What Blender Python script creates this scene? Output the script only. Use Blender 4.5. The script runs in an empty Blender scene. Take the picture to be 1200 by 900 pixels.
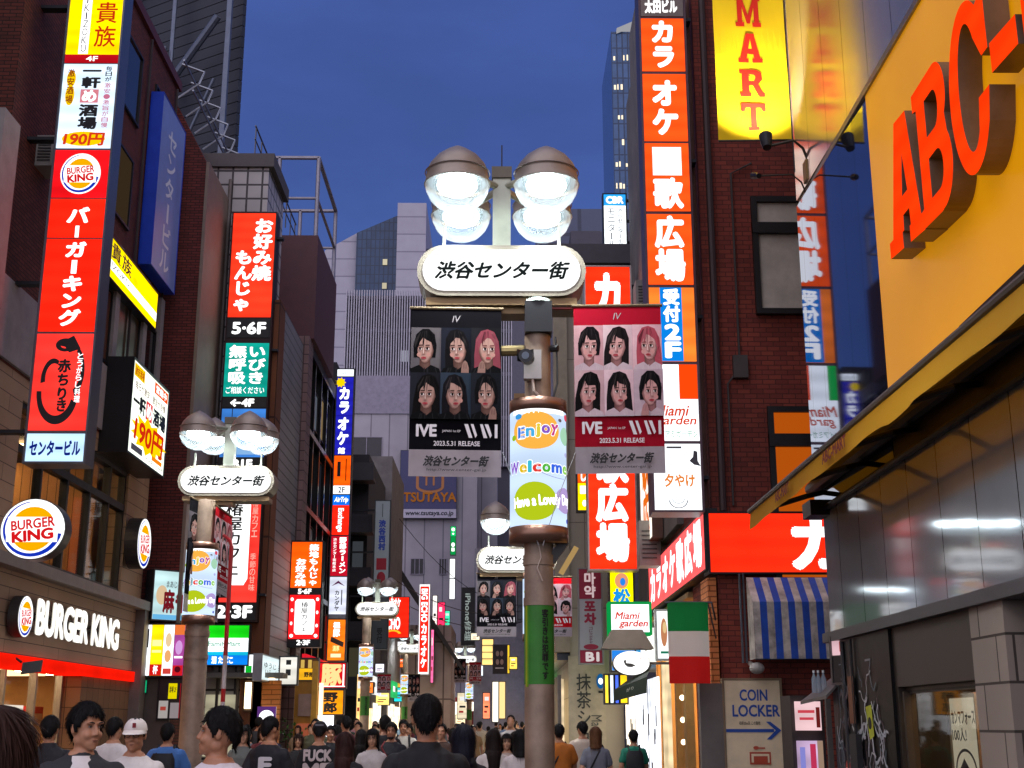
import bpy, bmesh, math, random
from mathutils import Vector, noise, geometry
rnd = random.Random(7)
SC = bpy.context.scene
COL = SC.collection
# ---------------------------------------------------------------- camera
F_PX = 1500.0
PITCH = math.atan(400 / F_PX)
YAW = math.atan(.01 * math.cos(PITCH))
CAM_H = 1.65
cam_data = bpy.data.cameras.new('camera')
cam_data.sensor_width = 36.0
cam_data.lens = 36.0 * F_PX / 1200.0
cam_data.clip_end = 3000.0
cam_data.clip_start = 0.05
cam = bpy.data.objects.new('camera', cam_data)
COL.objects.link(cam)
cam.location = (0, 0, CAM_H)
cam.rotation_euler = (math.pi / 2 + PITCH, 0, -YAW)
SC.camera = cam
# ---------------------------------------------------------------- dusk sky
world = bpy.data.worlds.new('World')
SC.world = world
world.use_nodes = True
_nt = world.node_tree
_bg = _nt.nodes['Background']
_sky = _nt.nodes.new('ShaderNodeTexSky')
_sky.sky_type = 'NISHITA'
_sky.sun_disc = False
_sky.sun_elevation = math.radians(4.0)
_sky.sun_rotation = math.radians(160)
_sky.altitude = 50
_sky.air_density = 1.0
_sky.dust_density = 0.3
_sky.ozone_density = 4.0
_mix = _nt.nodes.new('ShaderNodeMix')
_mix.data_type = 'RGBA'
_mix.inputs[0].default_value = 0.75
_mix.inputs[7].default_value = (0.37, 0.565, 2.12, 1)
_nt.links.new(_sky.outputs[0], _mix.inputs[6])
_tc = _nt.nodes.new('ShaderNodeTexCoord'); _mp = _nt.nodes.new('ShaderNodeMapping'); _mp.inputs['Scale'].default_value = (2.2, 2.2, 6.5)
_cl = _nt.nodes.new('ShaderNodeTexNoise'); _cl.inputs['Scale'].default_value = 1.6; _cl.inputs['Detail'].default_value = 7; _cl.inputs['Roughness'].default_value = .6
_mr = _nt.nodes.new('ShaderNodeMapRange'); _mr.inputs[1].default_value = .35; _mr.inputs[2].default_value = .75; _mr.inputs[3].default_value = .9; _mr.inputs[4].default_value = 1.16
_sc = _nt.nodes.new('ShaderNodeVectorMath'); _sc.operation = 'SCALE'
_nt.links.new(_tc.outputs['Generated'], _mp.inputs[0]); _nt.links.new(_mp.outputs[0], _cl.inputs['Vector']); _nt.links.new(_cl.outputs[0], _mr.inputs[0])
_nt.links.new(_mix.outputs[2], _sc.inputs[0]); _nt.links.new(_mr.outputs[0], _sc.inputs['Scale']); _nt.links.new(_sc.outputs[0], _bg.inputs[0])
_bg.inputs[1].default_value = 0.17
# ---------------------------------------------------------------- fill added to brighten the walls, for the crossing's screens: very broad sun behind the camera
_sd = bpy.data.lights.new('fill_sun', 'SUN'); _sd.energy = 3.1; _sd.angle = math.radians(130); _sd.color = (1.0, .9, .92)
_so = bpy.data.objects.new('fill_sun', _sd); COL.objects.link(_so)
_so.rotation_euler = (math.radians(50), 0, math.radians(-2))
# ---------------------------------------------------------------- exposure
SC.view_settings.view_transform = 'Standard'
SC.view_settings.look = 'None'
SC.view_settings.exposure = 0.0
SC.view_settings.gamma = 1.0
SC.view_settings.use_curve_mapping = False
try:
    SC.cycles.use_denoising = True
    SC.cycles.max_bounces = 6
    SC.cycles.diffuse_bounces = 3
    SC.cycles.glossy_bounces = 3
    SC.cycles.transparent_max_bounces = 10
    SC.cycles.transmission_bounces = 3
    SC.cycles.sample_clamp_indirect = 4.0
    SC.cycles.caustics_reflective = False
    SC.cycles.caustics_refractive = False
except Exception:
    pass
# ---------------------------------------------------------------- photo geometry: where a line of sight meets a wall
_sp, _cp = math.sin(PITCH), math.cos(PITCH)
_ss, _cs = math.sin(YAW), math.cos(YAW)
_R = (_cs, -_ss, 0.0)
_FW = (_ss * _cp, _cs * _cp, _sp)
_U = (-_ss * _sp, -_cs * _sp, _cp)
def ray(x, y):
    a = (x - 600) / F_PX; b = (450 - y) / F_PX
    return [_R[i] * a + _U[i] * b + _FW[i] for i in range(3)]
def onX(x, y, X):
    d = ray(x, y); t = X / d[0]
    return (X, d[1] * t, CAM_H + d[2] * t)
def onY(x, y, Y):
    d = ray(x, y); t = Y / d[1]
    return (d[0] * t, Y, CAM_H + d[2] * t)
# ---------------------------------------------------------------- materials
def lin(h):
    h = h.lstrip('#')
    out = []
    for i in (0, 2, 4):
        c = int(h[i:i + 2], 16) / 255.0
        out.append(c / 12.92 if c <= 0.04045 else ((c + 0.055) / 1.055) ** 2.4)
    return (out[0], out[1], out[2], 1.0)
_mats = {}
def _new(name):
    m = bpy.data.materials.new(name); m.use_nodes = True
    return m, m.node_tree, m.node_tree.nodes['Principled BSDF']
def E(h, s=1.0, var=0.0):
    """something that gives off light: lamp, lit sign face, lit letter"""
    k = ('E', h, s, var)
    if k in _mats: return _mats[k]
    m, nt, b = _new('lit_' + h.lstrip('#'))
    nt.nodes.remove(b)
    e = nt.nodes.new('ShaderNodeEmission')
    e.inputs[0].default_value = lin(h); e.inputs[1].default_value = s
    if var:
        tc = nt.nodes.new('ShaderNodeTexCoord'); n = nt.nodes.new('ShaderNodeTexNoise')
        n.inputs['Scale'].default_value = 1.3; n.inputs['Detail'].default_value = 1.0
        mr = nt.nodes.new('ShaderNodeMapRange')
        mr.inputs[1].default_value = 0.3; mr.inputs[2].default_value = 0.7
        mr.inputs[3].default_value = s * (1 - var); mr.inputs[4].default_value = s * (1 + var)
        nt.links.new(tc.outputs['Object'], n.inputs['Vector'])
        nt.links.new(n.outputs[0], mr.inputs[0])
        # the fluorescent tubes lying behind the face
        sx = nt.nodes.new('ShaderNodeSeparateXYZ'); nt.links.new(tc.outputs['Object'], sx.inputs[0])
        q = nt.nodes.new('ShaderNodeMath'); q.operation = 'MULTIPLY'; q.inputs[1].default_value = 2 * math.pi / .31; nt.links.new(sx.outputs['Z'], q.inputs[0])
        w_ = nt.nodes.new('ShaderNodeMath'); w_.operation = 'SINE'; nt.links.new(q.outputs[0], w_.inputs[0])
        ww = nt.nodes.new('ShaderNodeMath'); ww.operation = 'MULTIPLY_ADD'; ww.inputs[1].default_value = .10; ww.inputs[2].default_value = 1.0; nt.links.new(w_.outputs[0], ww.inputs[0])
        pr = nt.nodes.new('ShaderNodeMath'); pr.operation = 'MULTIPLY'; nt.links.new(mr.outputs[0], pr.inputs[0]); nt.links.new(ww.outputs[0], pr.inputs[1])
        nt.links.new(pr.outputs[0], e.inputs[1])
    nt.links.new(e.outputs[0], nt.nodes['Material Output'].inputs[0])
    _mats[k] = m
    return m
def M(h, rough=0.6, metal=0.0, var=0.18, scale=3.0, bump=0.0, spec=0.5):
    """painted / plain surface with a little wear"""
    k = ('M', h, rough, metal, var, scale, bump, spec)
    if k in _mats: return _mats[k]
    m, nt, b = _new('paint_' + h.lstrip('#'))
    c = lin(h)
    b.inputs['Roughness'].default_value = rough
    b.inputs['Metallic'].default_value = metal
    b.inputs['Specular IOR Level'].default_value = spec
    if var:
        tc = nt.nodes.new('ShaderNodeTexCoord'); n = nt.nodes.new('ShaderNodeTexNoise')
        n.inputs['Scale'].default_value = scale; n.inputs['Detail'].default_value = 6.0
        n.inputs['Roughness'].default_value = 0.65
        r = nt.nodes.new('ShaderNodeMix'); r.data_type = 'RGBA'
        r.inputs[6].default_value = tuple(v * (1 - var) for v in c[:3]) + (1,)
        r.inputs[7].default_value = tuple(min(1, v * (1 + var)) for v in c[:3]) + (1,)
        mr = nt.nodes.new('ShaderNodeMapRange')
        mr.inputs[1].default_value = 0.3; mr.inputs[2].default_value = 0.7
        nt.links.new(tc.outputs['Object'], n.inputs['Vector'])
        nt.links.new(n.outputs[0], mr.inputs[0]); nt.links.new(mr.outputs[0], r.inputs[0])
        nt.links.new(r.outputs[2], b.inputs['Base Color'])
        rr = nt.nodes.new('ShaderNodeMapRange')
        rr.inputs[3].default_value = max(0.02, rough * 0.8); rr.inputs[4].default_value = min(1, rough * 1.2)
        nt.links.new(n.outputs[0], rr.inputs[0]); nt.links.new(rr.outputs[0], b.inputs['Roughness'])
        if bump:
            bp = nt.nodes.new('ShaderNodeBump'); bp.inputs['Strength'].default_value = bump
            bp.inputs['Distance'].default_value = 0.02
            nt.links.new(n.outputs[0], bp.inputs['Height']); nt.links.new(bp.outputs[0], b.inputs['Normal'])
    else:
        b.inputs['Base Color'].default_value = c
    _mats[k] = m
    return m
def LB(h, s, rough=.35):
    """sign board with a glow added to its colour to brighten it"""
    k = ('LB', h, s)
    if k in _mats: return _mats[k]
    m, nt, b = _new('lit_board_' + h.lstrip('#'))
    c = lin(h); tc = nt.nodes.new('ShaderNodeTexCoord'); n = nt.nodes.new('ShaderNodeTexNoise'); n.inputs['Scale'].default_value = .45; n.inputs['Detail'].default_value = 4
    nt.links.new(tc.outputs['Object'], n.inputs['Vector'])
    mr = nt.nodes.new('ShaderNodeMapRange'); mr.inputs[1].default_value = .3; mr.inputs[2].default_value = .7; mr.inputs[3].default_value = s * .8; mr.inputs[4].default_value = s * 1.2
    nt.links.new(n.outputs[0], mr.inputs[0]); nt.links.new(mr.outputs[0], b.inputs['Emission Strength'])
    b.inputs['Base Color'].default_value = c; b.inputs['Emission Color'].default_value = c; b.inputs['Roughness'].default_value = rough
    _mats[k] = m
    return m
def CLOTH(h, k_=.45):
    """awning cloth: light from above shows through it"""
    k = ('CLOTH', h, k_)
    if k in _mats: return _mats[k]
    m, nt, b = _new('cloth_' + h.lstrip('#'))
    b.inputs['Base Color'].default_value = lin(h); b.inputs['Roughness'].default_value = .85
    t = nt.nodes.new('ShaderNodeBsdfTranslucent'); t.inputs[0].default_value = lin(h)
    mx = nt.nodes.new('ShaderNodeMixShader'); mx.inputs[0].default_value = k_
    nt.links.new(b.outputs[0], mx.inputs[1]); nt.links.new(t.outputs[0], mx.inputs[2]); nt.links.new(mx.outputs[0], nt.nodes['Material Output'].inputs[0])
    _mats[k] = m
    return m
def CM(h, var=.1, scale=12):
    return M(h, .9, 0, var, scale, 0, .05)
def BR(h1, h2, hm, bw=0.24, bh=0.075, mortar=0.012, offset=0.5, rough=0.8, metal=0.0, bias=0.0, bump=0.6, dirt=0.5, spec=0.4):
    """bricks, tiles, planks, cladding: courses laid out in metres on the wall"""
    k = ('BR', h1, h2, hm, bw, bh, mortar, offset, rough, metal, bump, dirt, spec)
    if k in _mats: return _mats[k]
    m, nt, b = _new('courses_' + h1.lstrip('#'))
    uv = nt.nodes.new('ShaderNodeUVMap')
    t = nt.nodes.new('ShaderNodeTexBrick')
    t.offset = offset
    t.inputs['Color1'].default_value = lin(h1); t.inputs['Color2'].default_value = lin(h2); t.inputs['Mortar'].default_value = lin(hm)
    t.inputs['Scale'].default_value = 1.0
    t.inputs['Brick Width'].default_value = bw; t.inputs['Row Height'].default_value = bh
    t.inputs['Mortar Size'].default_value = mortar; t.inputs['Mortar Smooth'].default_value = 0.1
    t.inputs['Bias'].default_value = bias
    nt.links.new(uv.outputs[0], t.inputs['Vector'])
    n = nt.nodes.new('ShaderNodeTexNoise'); n.inputs['Scale'].default_value = 0.6; n.inputs['Detail'].default_value = 8
    nt.links.new(uv.outputs[0], n.inputs['Vector'])
    mr = nt.nodes.new('ShaderNodeMapRange'); mr.inputs[1].default_value = .3; mr.inputs[2].default_value = .72
    mr.inputs[3].default_value = 1 - dirt * .6; mr.inputs[4].default_value = 1 + dirt * .4
    nt.links.new(n.outputs[0], mr.inputs[0])
    mx = nt.nodes.new('ShaderNodeVectorMath'); mx.operation = 'SCALE'
    nt.links.new(t.outputs[0], mx.inputs[0]); nt.links.new(mr.outputs[0], mx.inputs['Scale'])
    nt.links.new(mx.outputs[0], b.inputs['Base Color'])
    b.inputs['Roughness'].default_value = rough; b.inputs['Metallic'].default_value = metal
    b.inputs['Specular IOR Level'].default_value = spec
    if bump:
        bp = nt.nodes.new('ShaderNodeBump'); bp.inputs['Strength'].default_value = bump; bp.inputs['Distance'].default_value = 0.01
        inv = nt.nodes.new('ShaderNodeMath'); inv.operation = 'SUBTRACT'; inv.inputs[0].default_value = 1
        nt.links.new(t.outputs[1], inv.inputs[1])
        nt.links.new(inv.outputs[0], bp.inputs['Height']); nt.links.new(bp.outputs[0], b.inputs['Normal'])
    _mats[k] = m
    return m
def GLASS(h='#11161c', alpha=0.35, rough=0.03):
    """window glass: part see-through, part mirror"""
    k = ('G', h, alpha, rough)
    if k in _mats: return _mats[k]
    m, nt, b = _new('glass_' + h.lstrip('#'))
    b.inputs['Base Color'].default_value = lin(h); b.inputs['Roughness'].default_value = rough
    b.inputs['Specular IOR Level'].default_value = 0.6
    tr = nt.nodes.new('ShaderNodeBsdfTransparent'); tr.inputs[0].default_value = (.95, .95, .95, 1)
    mx = nt.nodes.new('ShaderNodeMixShader'); mx.inputs[0].default_value = alpha
    nt.links.new(tr.outputs[0], mx.inputs[1]); nt.links.new(b.outputs[0], mx.inputs[2])
    nt.links.new(mx.outputs[0], nt.nodes['Material Output'].inputs[0])
    _mats[k] = m
    return m
# ---------------------------------------------------------------- objects
def tag(o, label=None, cat=None, group=None, kind=None):
    if label: o['label'] = label
    if cat: o['category'] = cat
    if group: o['group'] = group
    if kind: o['kind'] = kind
    return o
def thing(name, label, cat, loc=(0, 0, 0), group=None):
    o = bpy.data.objects.new(name, None); COL.objects.link(o)
    o.location = loc; o.empty_display_size = 0.2
    return tag(o, label, cat, group)
def world_loc(o):
    v = Vector((0, 0, 0))
    while o is not None:
        v = v + Vector(o.location); o = o.parent
    return v
def copy_tree(o, parent=None):
    c = o.copy(); COL.objects.link(c)
    if parent is not None: c.parent = parent
    for ch in list(o.children): copy_tree(ch, c)
    return c
class MB:
    """collects faces in world space; build() links them as ONE mesh object"""
    def __init__(s, mat=None):
        s.v = []; s.f = []; s.mi = []; s.mats = []; s.cur = mat
    def _m(s, mat):
        mat = mat or s.cur
        if mat not in s.mats: s.mats.append(mat)
        return s.mats.index(mat)
    def poly(s, pts, mat=None):
        n = len(s.v); s.v += [tuple(p) for p in pts]
        s.f.append(tuple(range(n, n + len(pts)))); s.mi.append(s._m(mat))
    def box(s, x0, y0, z0, x1, y1, z1, mat=None):
        x0, x1 = min(x0, x1), max(x0, x1); y0, y1 = min(y0, y1), max(y0, y1); z0, z1 = min(z0, z1), max(z0, z1)
        s.obox((x0, y0, z0), (x1 - x0, 0, 0), (0, y1 - y0, 0), (0, 0, z1 - z0), mat)
    def obox(s, o, a, b, c, mat=None):
        o, a, b, c = Vector(o), Vector(a), Vector(b), Vector(c)
        if a.cross(b).dot(c) < 0: a, b = b, a
        n = len(s.v)
        s.v += [tuple(p) for p in (o, o + a, o + a + b, o + b, o + c, o + a + c, o + a + b + c, o + b + c)]
        for q in ((3, 2, 1, 0), (4, 5, 6, 7), (0, 1, 5, 4), (1, 2, 6, 5), (2, 3, 7, 6), (3, 0, 4, 7)):
            s.f.append(tuple(n + i for i in q)); s.mi.append(s._m(mat))
    def tube(s, pts, r, n=10, mat=None, cap=True):
        pts = [Vector(p) for p in pts]
        rs = r if isinstance(r, (list, tuple)) else [r] * len(pts)
        mi = s._m(mat); base = len(s.v); ref = None
        for i, p in enumerate(pts):
            d = (pts[min(i + 1, len(pts) - 1)] - pts[max(i - 1, 0)]).normalized()
            if ref is None:
                ref = Vector((0, 0, 1)) if abs(d.z) < .9 else Vector((1, 0, 0))
            a = (ref - d * ref.dot(d)).normalized(); b = d.cross(a); ref = a
            for j in range(n):
                t = 2 * math.pi * j / n
                s.v.append(tuple(p + (a * math.cos(t) + b * math.sin(t)) * rs[i]))
        for i in range(len(pts) - 1):
            for j in range(n):
                q = base + i * n + j; q2 = base + i * n + (j + 1) % n
                s.f.append((q, q2, q2 + n, q + n)); s.mi.append(mi)
        if cap:
            s.f.append(tuple(base + j for j in reversed(range(n)))); s.mi.append(mi)
            s.f.append(tuple(base + (len(pts) - 1) * n + j for j in range(n))); s.mi.append(mi)
    def lathe(s, prof, c, n=24, mat=None, sx=1.0, sy=1.0):
        mi = s._m(mat); base = len(s.v)
        for (r, z) in prof:
            for j in range(n):
                t = 2 * math.pi * j / n
                s.v.append((c[0] + r * sx * math.cos(t), c[1] + r * sy * math.sin(t), c[2] + z))
        for i in range(len(prof) - 1):
            for j in range(n):
                q = base + i * n + j; q2 = base + i * n + (j + 1) % n
                s.f.append((q, q2, q2 + n, q + n)); s.mi.append(mi)
    def ball(s, c, rx, ry, rz, nu=16, nv=10, mat=None):
        mi = s._m(mat); base = len(s.v)
        for i in range(nv + 1):
            ph = math.pi * i / nv
            for j in range(nu):
                t = 2 * math.pi * j / nu
                s.v.append((c[0] + rx * math.sin(ph) * math.cos(t), c[1] + ry * math.sin(ph) * math.sin(t), c[2] - rz * math.cos(ph)))
        for i in range(nv):
            for j in range(nu):
                q = base + i * nu + j; q2 = base + i * nu + (j + 1) % nu
                s.f.append((q, q2, q2 + nu, q + nu)); s.mi.append(mi)
    def prism(s, loops, O, U, V, D, mat=None, side=None):
        """2-D outline (first loop) with holes, in the plane O + u U + v V, pushed along D"""
        O, U, V, D = Vector(O), Vector(U), Vector(V), Vector(D)
        flat = [[Vector((p[0], p[1], 0)) for p in l] for l in loops]
        tris = geometry.tessellate_polygon(flat)
        allp = [p for l in flat for p in l]
        base = len(s.v)
        for k in (0, 1):
            for p in allp: s.v.append(tuple(O + U * p.x + V * p.y + D * k))
        n = len(allp); mi = s._m(mat); ms = s._m(side or mat)
        for t in tris:
            s.f.append(tuple(base + i for i in t)); s.mi.append(ms)
            s.f.append(tuple(base + n + i for i in reversed(t))); s.mi.append(mi)
        k = 0
        for l in flat:
            for i in range(len(l)):
                a = base + k + i; b = base + k + (i + 1) % len(l)
                s.f.append((a, b, b + n, a + n)); s.mi.append(ms)
            k += len(l)
    def build(s, name, parent=None, smooth=False, label=None):
        me = bpy.data.meshes.new(name)
        me.from_pydata(s.v, [], s.f)
        for m in s.mats: me.materials.append(m)
        me.polygons.foreach_set('material_index', s.mi)
        uv = me.uv_layers.new(name='UVMap')
        co = s.v
        data = [0.0] * (2 * len(me.loops)); k = 0
        for pl in me.polygons:
            nx, ny, nz = abs(pl.normal.x), abs(pl.normal.y), abs(pl.normal.z)
            for vi in pl.vertices:
                x, y, z = co[vi]
                if nx >= ny and nx >= nz: a, b = y, z
                elif ny >= nz: a, b = x, z
                else: a, b = x, y
                data[k] = a; data[k + 1] = b; k += 2
        uv.data.foreach_set('uv', data)
        if smooth:
            me.polygons.foreach_set('use_smooth', [True] * len(me.polygons))
            try: me.set_sharp_from_angle(angle=0.7)
            except Exception: pass
        me.update()
        o = bpy.data.objects.new(name, me); COL.objects.link(o)
        if parent is not None:
            o.parent = parent
            o.location = -world_loc(parent)
        if label: o['label'] = label
        return o
def bx(name, parent, mat, *boxes, **kw):
    m = MB(mat)
    for b in boxes: m.box(*b)
    return m.build(name, parent, **kw)
# ---------------------------------------------------------------- lettering
_fc = bpy.data.curves.new('type', 'FONT'); _fc.resolution_u = 3
_fo = bpy.data.objects.new('type', _fc); COL.objects.link(_fo)
_glyphs = {}
def glyph(t):
    if t in _glyphs: return _glyphs[t]
    _fc.body = t
    bpy.context.view_layer.update()
    dg = bpy.context.evaluated_depsgraph_get()
    me = bpy.data.meshes.new_from_object(_fo.evaluated_get(dg))
    vs = [(v.co.x, v.co.y) for v in me.vertices]; fs = [tuple(p.vertices) for p in me.polygons]
    bpy.data.meshes.remove(me)
    _glyphs[t] = (vs, fs)
    return vs, fs
def _bbox(vs):
    xs = [v[0] for v in vs]; ys = [v[1] for v in vs]
    return min(xs), min(ys), max(xs), max(ys)
_kb = _bbox(glyph('国')[0])
_EM = (_kb[2] - _kb[0]) / 0.86
_EMC = ((_kb[0] + _kb[2]) / 2, (_kb[1] + _kb[3]) / 2)
class Fr:
    """a flat rectangle in space: corner O (upper left), U to the right, V down, N out of the face; w, h in metres"""
    def __init__(s, O, U, V, w, h):
        s.O = Vector(O); s.U = Vector(U).normalized(); s.V = Vector(V).normalized(); s.w = w; s.h = h
        s.N = (s.V.cross(s.U)).normalized()
    def p(s, u, v, z=0.0):
        return s.O + s.U * (u * s.w) + s.V * (v * s.h) + s.N * z
    def sub(s, u0, v0, u1, v1, z=0.0):
        return Fr(s.p(u0, v0, z), s.U, s.V, (u1 - u0) * s.w, (v1 - v0) * s.h)
def frY(Y, xl, yt, xr, yb):
    """rectangle facing the camera end of the street, from the photo's pixels at distance Y"""
    ym = (yt + yb) / 2; xm = (xl + xr) / 2
    x0 = onY(xl, ym, Y)[0]; x1 = onY(xr, ym, Y)[0]
    z0 = onY(xm, yt, Y)[2]; z1 = onY(xm, yb, Y)[2]
    return Fr((x0, Y, z0), (1, 0, 0), (0, 0, -1), x1 - x0, z0 - z1)
def frL(X, y0, y1, z0, z1):
    """rectangle on a left-hand facade, looking across the street (+X)"""
    return Fr((X, y0, z1), (0, 1, 0), (0, 0, -1), y1 - y0, z1 - z0)
def frR(X, y0, y1, z0, z1):
    """rectangle on a right-hand facade, looking across the street (-X)"""
    return Fr((X, y1, z1), (0, -1, 0), (0, 0, -1), y1 - y0, z1 - z0)
def draw(fr, items, z0=0.004, dz=0.003, warp=None, fine=False):
    """printed / lit marks on a face, as thin raised sheets"""
    m = MB(); z = z0
    W, H = fr.w, fr.h
    def put(pts, faces, mat, zz):
        n = len(m.v)
        for (a, b) in pts:
            w_ = warp(a / W, b / H) if warp else 0.0
            m.v.append(tuple(fr.O + fr.U * a + fr.V * b + fr.N * (zz + w_)))
        mi = m._m(mat)
        for f in faces:
            m.f.append(tuple(n + i for i in f)); m.mi.append(mi)
    def text(body, box, mat, bold, shear, rot, z, fit=True, em=False):
        vs, fs = glyph(body)
        if not vs: return
        u0, v0, u1, v1 = box
        bw, bh = (u1 - u0) * W, (v1 - v0) * H
        if em:
            x0, y0, x1, y1 = _EMC[0] - _EM / 2, _EMC[1] - _EM / 2, _EMC[0] + _EM / 2, _EMC[1] + _EM / 2
        else:
            x0, y0, x1, y1 = _bbox(vs)
        kx = bw / max(1e-6, x1 - x0 + 2 * bold * .6); ky = bh / max(1e-6, y1 - y0 + 2 * bold * .6)
        if len(body) == 1 and not em and kx > 1.7 * ky: kx = 1.2 * ky
        cx, cy = (x0 + x1) / 2, (y0 + y1) / 2
        ox, oy = (u0 + u1) / 2 * W, (v0 + v1) / 2 * H
        cr, sr = math.cos(rot), math.sin(rot)
        offs = [(0, 0)]
        if bold:
            nb = 8 if bold > 0.012 else 4
            offs += [(bold * math.cos(2 * math.pi * i / nb), bold * math.sin(2 * math.pi * i / nb)) for i in range(nb)]
        for i, (dx, dy) in enumerate(offs):
            pts = []
            for (x, y) in vs:
                a = (x + dx - cx) * kx; b = -(y + dy - cy) * ky
                a -= shear * b
                pts.append((ox + a * cr - b * sr, oy + a * sr + b * cr))
            put(pts, fs, mat, z + i * dz * 0.06)
    for it in items:
        k = it[0]
        if k == 'r':
            _, u0, v0, u1, v1, mat = it[:6]
            nx = 12 if (warp or fine) else 1; ny = 6 if warp else 1
            pts = []; fs = []
            for j in range(ny + 1):
                for i in range(nx + 1):
                    pts.append(((u0 + (u1 - u0) * i / nx) * W, (v0 + (v1 - v0) * j / ny) * H))
            for j in range(ny):
                for i in range(nx):
                    q = j * (nx + 1) + i
                    fs.append((q, q + nx + 1, q + nx + 2, q + 1))
            put(pts, fs, mat, z)
        elif k == 'e':       # ellipse
            _, cu, cv, ru, rv, mat = it[:6]
            n = 36; nr = 6 if fine else 1
            pts = [(cu * W, cv * H)]
            for q in range(1, nr + 1):
                pts += [((cu + ru * q / nr * math.cos(2 * math.pi * i / n)) * W, (cv - rv * q / nr * math.sin(2 * math.pi * i / n)) * H) for i in range(n)]
            fs = [(0, 1 + i, 1 + (i + 1) % n) for i in range(n)]
            for q in range(nr - 1):
                fs += [(1 + q * n + i, 1 + q * n + n + i, 1 + q * n + n + (i + 1) % n, 1 + q * n + (i + 1) % n) for i in range(n)]
            put(pts, fs, mat, z)
        elif k == 'a':       # arc band with changing width: cu cv ru rv a0 a1 w0 w1
            _, cu, cv, ru, rv, a0, a1, w0, w1, mat = it
            n = 28; pts = []; fs = []
            for i in range(n + 1):
                t = a0 + (a1 - a0) * i / n; w = w0 + (w1 - w0) * i / n
                c_, s_ = math.cos(math.radians(t)), math.sin(math.radians(t))
                pts.append(((cu + ru * c_) * W, (cv - rv * s_) * H))
                pts.append(((cu + ru * (1 - w) * c_) * W, (cv - rv * (1 - w) * s_) * H))
            for i in range(n): fs.append((2 * i, 2 * i + 1, 2 * i + 3, 2 * i + 2))
            put(pts, fs, mat, z)
        elif k == 'p':       # polygon
            _, pl, mat = it
            tr = geometry.tessellate_polygon([[Vector((a * W, b * H, 0)) for a, b in pl]])
            put([(a * W, b * H) for a, b in pl], [tuple(t) for t in tr], mat, z)
        elif k == 's':       # star burst
            _, cu, cv, ru, rv, n, mat = it
            pl = []
            for i in range(2 * n):
                r = 1.0 if i % 2 == 0 else 0.68
                t = math.pi * i / n
                pl.append(((cu + ru * r * math.cos(t)) * W, (cv + rv * r * math.sin(t)) * H))
            put([(cu * W, cv * H)] + pl, [(0, 1 + i, 1 + (i + 1) % (2 * n)) for i in range(2 * n)], mat, z)
        elif k == 't':
            body, u0, v0, u1, v1, mat = it[1:7]
            bold = it[7] if len(it) > 7 else 0.0; shear = it[8] if len(it) > 8 else 0.0; rot = it[9] if len(it) > 9 else 0.0
            text(body, (u0, v0, u1, v1), mat, bold, shear, math.radians(rot), z)
        elif k in ('v', 'V'):  # one character under the other ('V': each stretched to its cell)
            body, u0, v0, u1, v1, mat = it[1:7]
            bold = it[7] if len(it) > 7 else 0.0
            n = len(body); c = (v1 - v0) / n
            for i, ch in enumerate(body):
                if ch == ' ': continue
                cell = (u0, v0 + c * i, u1, v0 + c * (i + 1))
                if ch in 'ー-':
                    cw = u1 - u0; m_ = (u0 + u1) / 2
                    wd = cw * (0.07 + bold)
                    put([((m_ - wd) * W, (cell[1] + c * .1) * H), ((m_ + wd) * W, (cell[1] + c * .1) * H), ((m_ + wd) * W, (cell[3] - c * .1) * H), ((m_ - wd) * W, (cell[3] - c * .1) * H)], [(0, 3, 2, 1)], mat, z)
                elif k == 'V':
                    text(ch, (u0, cell[1] + c * .06, u1, cell[3] - c * .06), mat, bold, 0, 0, z)
                else:
                    text(ch, cell, mat, bold, 0, 0, z, em=True)
        z += dz
    return m
def face(name, parent, fr, mat, t=0.02):
    m = MB(mat); m.obox(fr.p(0, 0), fr.U * fr.w, fr.V * fr.h, fr.N * t)
    return m.build(name, parent)
def board(name, label, fr, panels, depth=0.3, frame=None, cat='sign', group=None, rim=0.03, gap=0.012, far=1.0, ret=False):
    """a lit sign: housing box behind the face rectangle; panels = [(u0,v0,u1,v1,material,items)]"""
    frame = frame or M('#3a3d42', .45, .5)
    base = fr.p(.5, 1, -depth / 2)
    root = thing(name, label, cat, base, group)
    h = MB(frame)
    h.obox(fr.p(0, 0, -depth) - fr.U * rim - fr.V * rim, fr.U * (fr.w + 2 * rim), fr.V * (fr.h + 2 * rim), fr.N * depth)
    # raised lips round the face
    for a, b, c in ((-rim, -rim, 0), ):
        t = 0.03
        h.obox(fr.p(0, 0) - fr.U * rim - fr.V * rim, fr.U * (fr.w + 2 * rim), fr.V * (rim * .9), fr.N * t)
        h.obox(fr.p(0, 1) - fr.U * rim + fr.V * (rim * .1), fr.U * (fr.w + 2 * rim), fr.V * (rim * .9), fr.N * t)
        h.obox(fr.p(0, 0) - fr.U * rim - fr.V * (rim * .1), fr.U * (rim * .9), fr.V * (fr.h + rim * .2), fr.N * t)
        h.obox(fr.p(1, 0) + fr.U * (rim * .1) - fr.V * (rim * .1), fr.U * (rim * .9), fr.V * (fr.h + rim * .2), fr.N * t)
    h.build('housing', root)
    for (u0, v0, u1, v1, mat, items) in panels:
        s = fr.sub(u0, v0, u1, v1)
        g = gap * .5
        s2 = Fr(s.O + s.U * g + s.V * g, s.U, s.V, s.w - 2 * g, s.h - 2 * g)
        pn = face('panel', root, s2, mat, 0.018)
        if items:
            s3 = Fr(s2.O + s2.N * 0.018, s2.U, s2.V, s2.w, s2.h)
            draw(s3, items, 0.002 * far, 0.0025 * far).build('lettering', pn)
    return root
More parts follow.
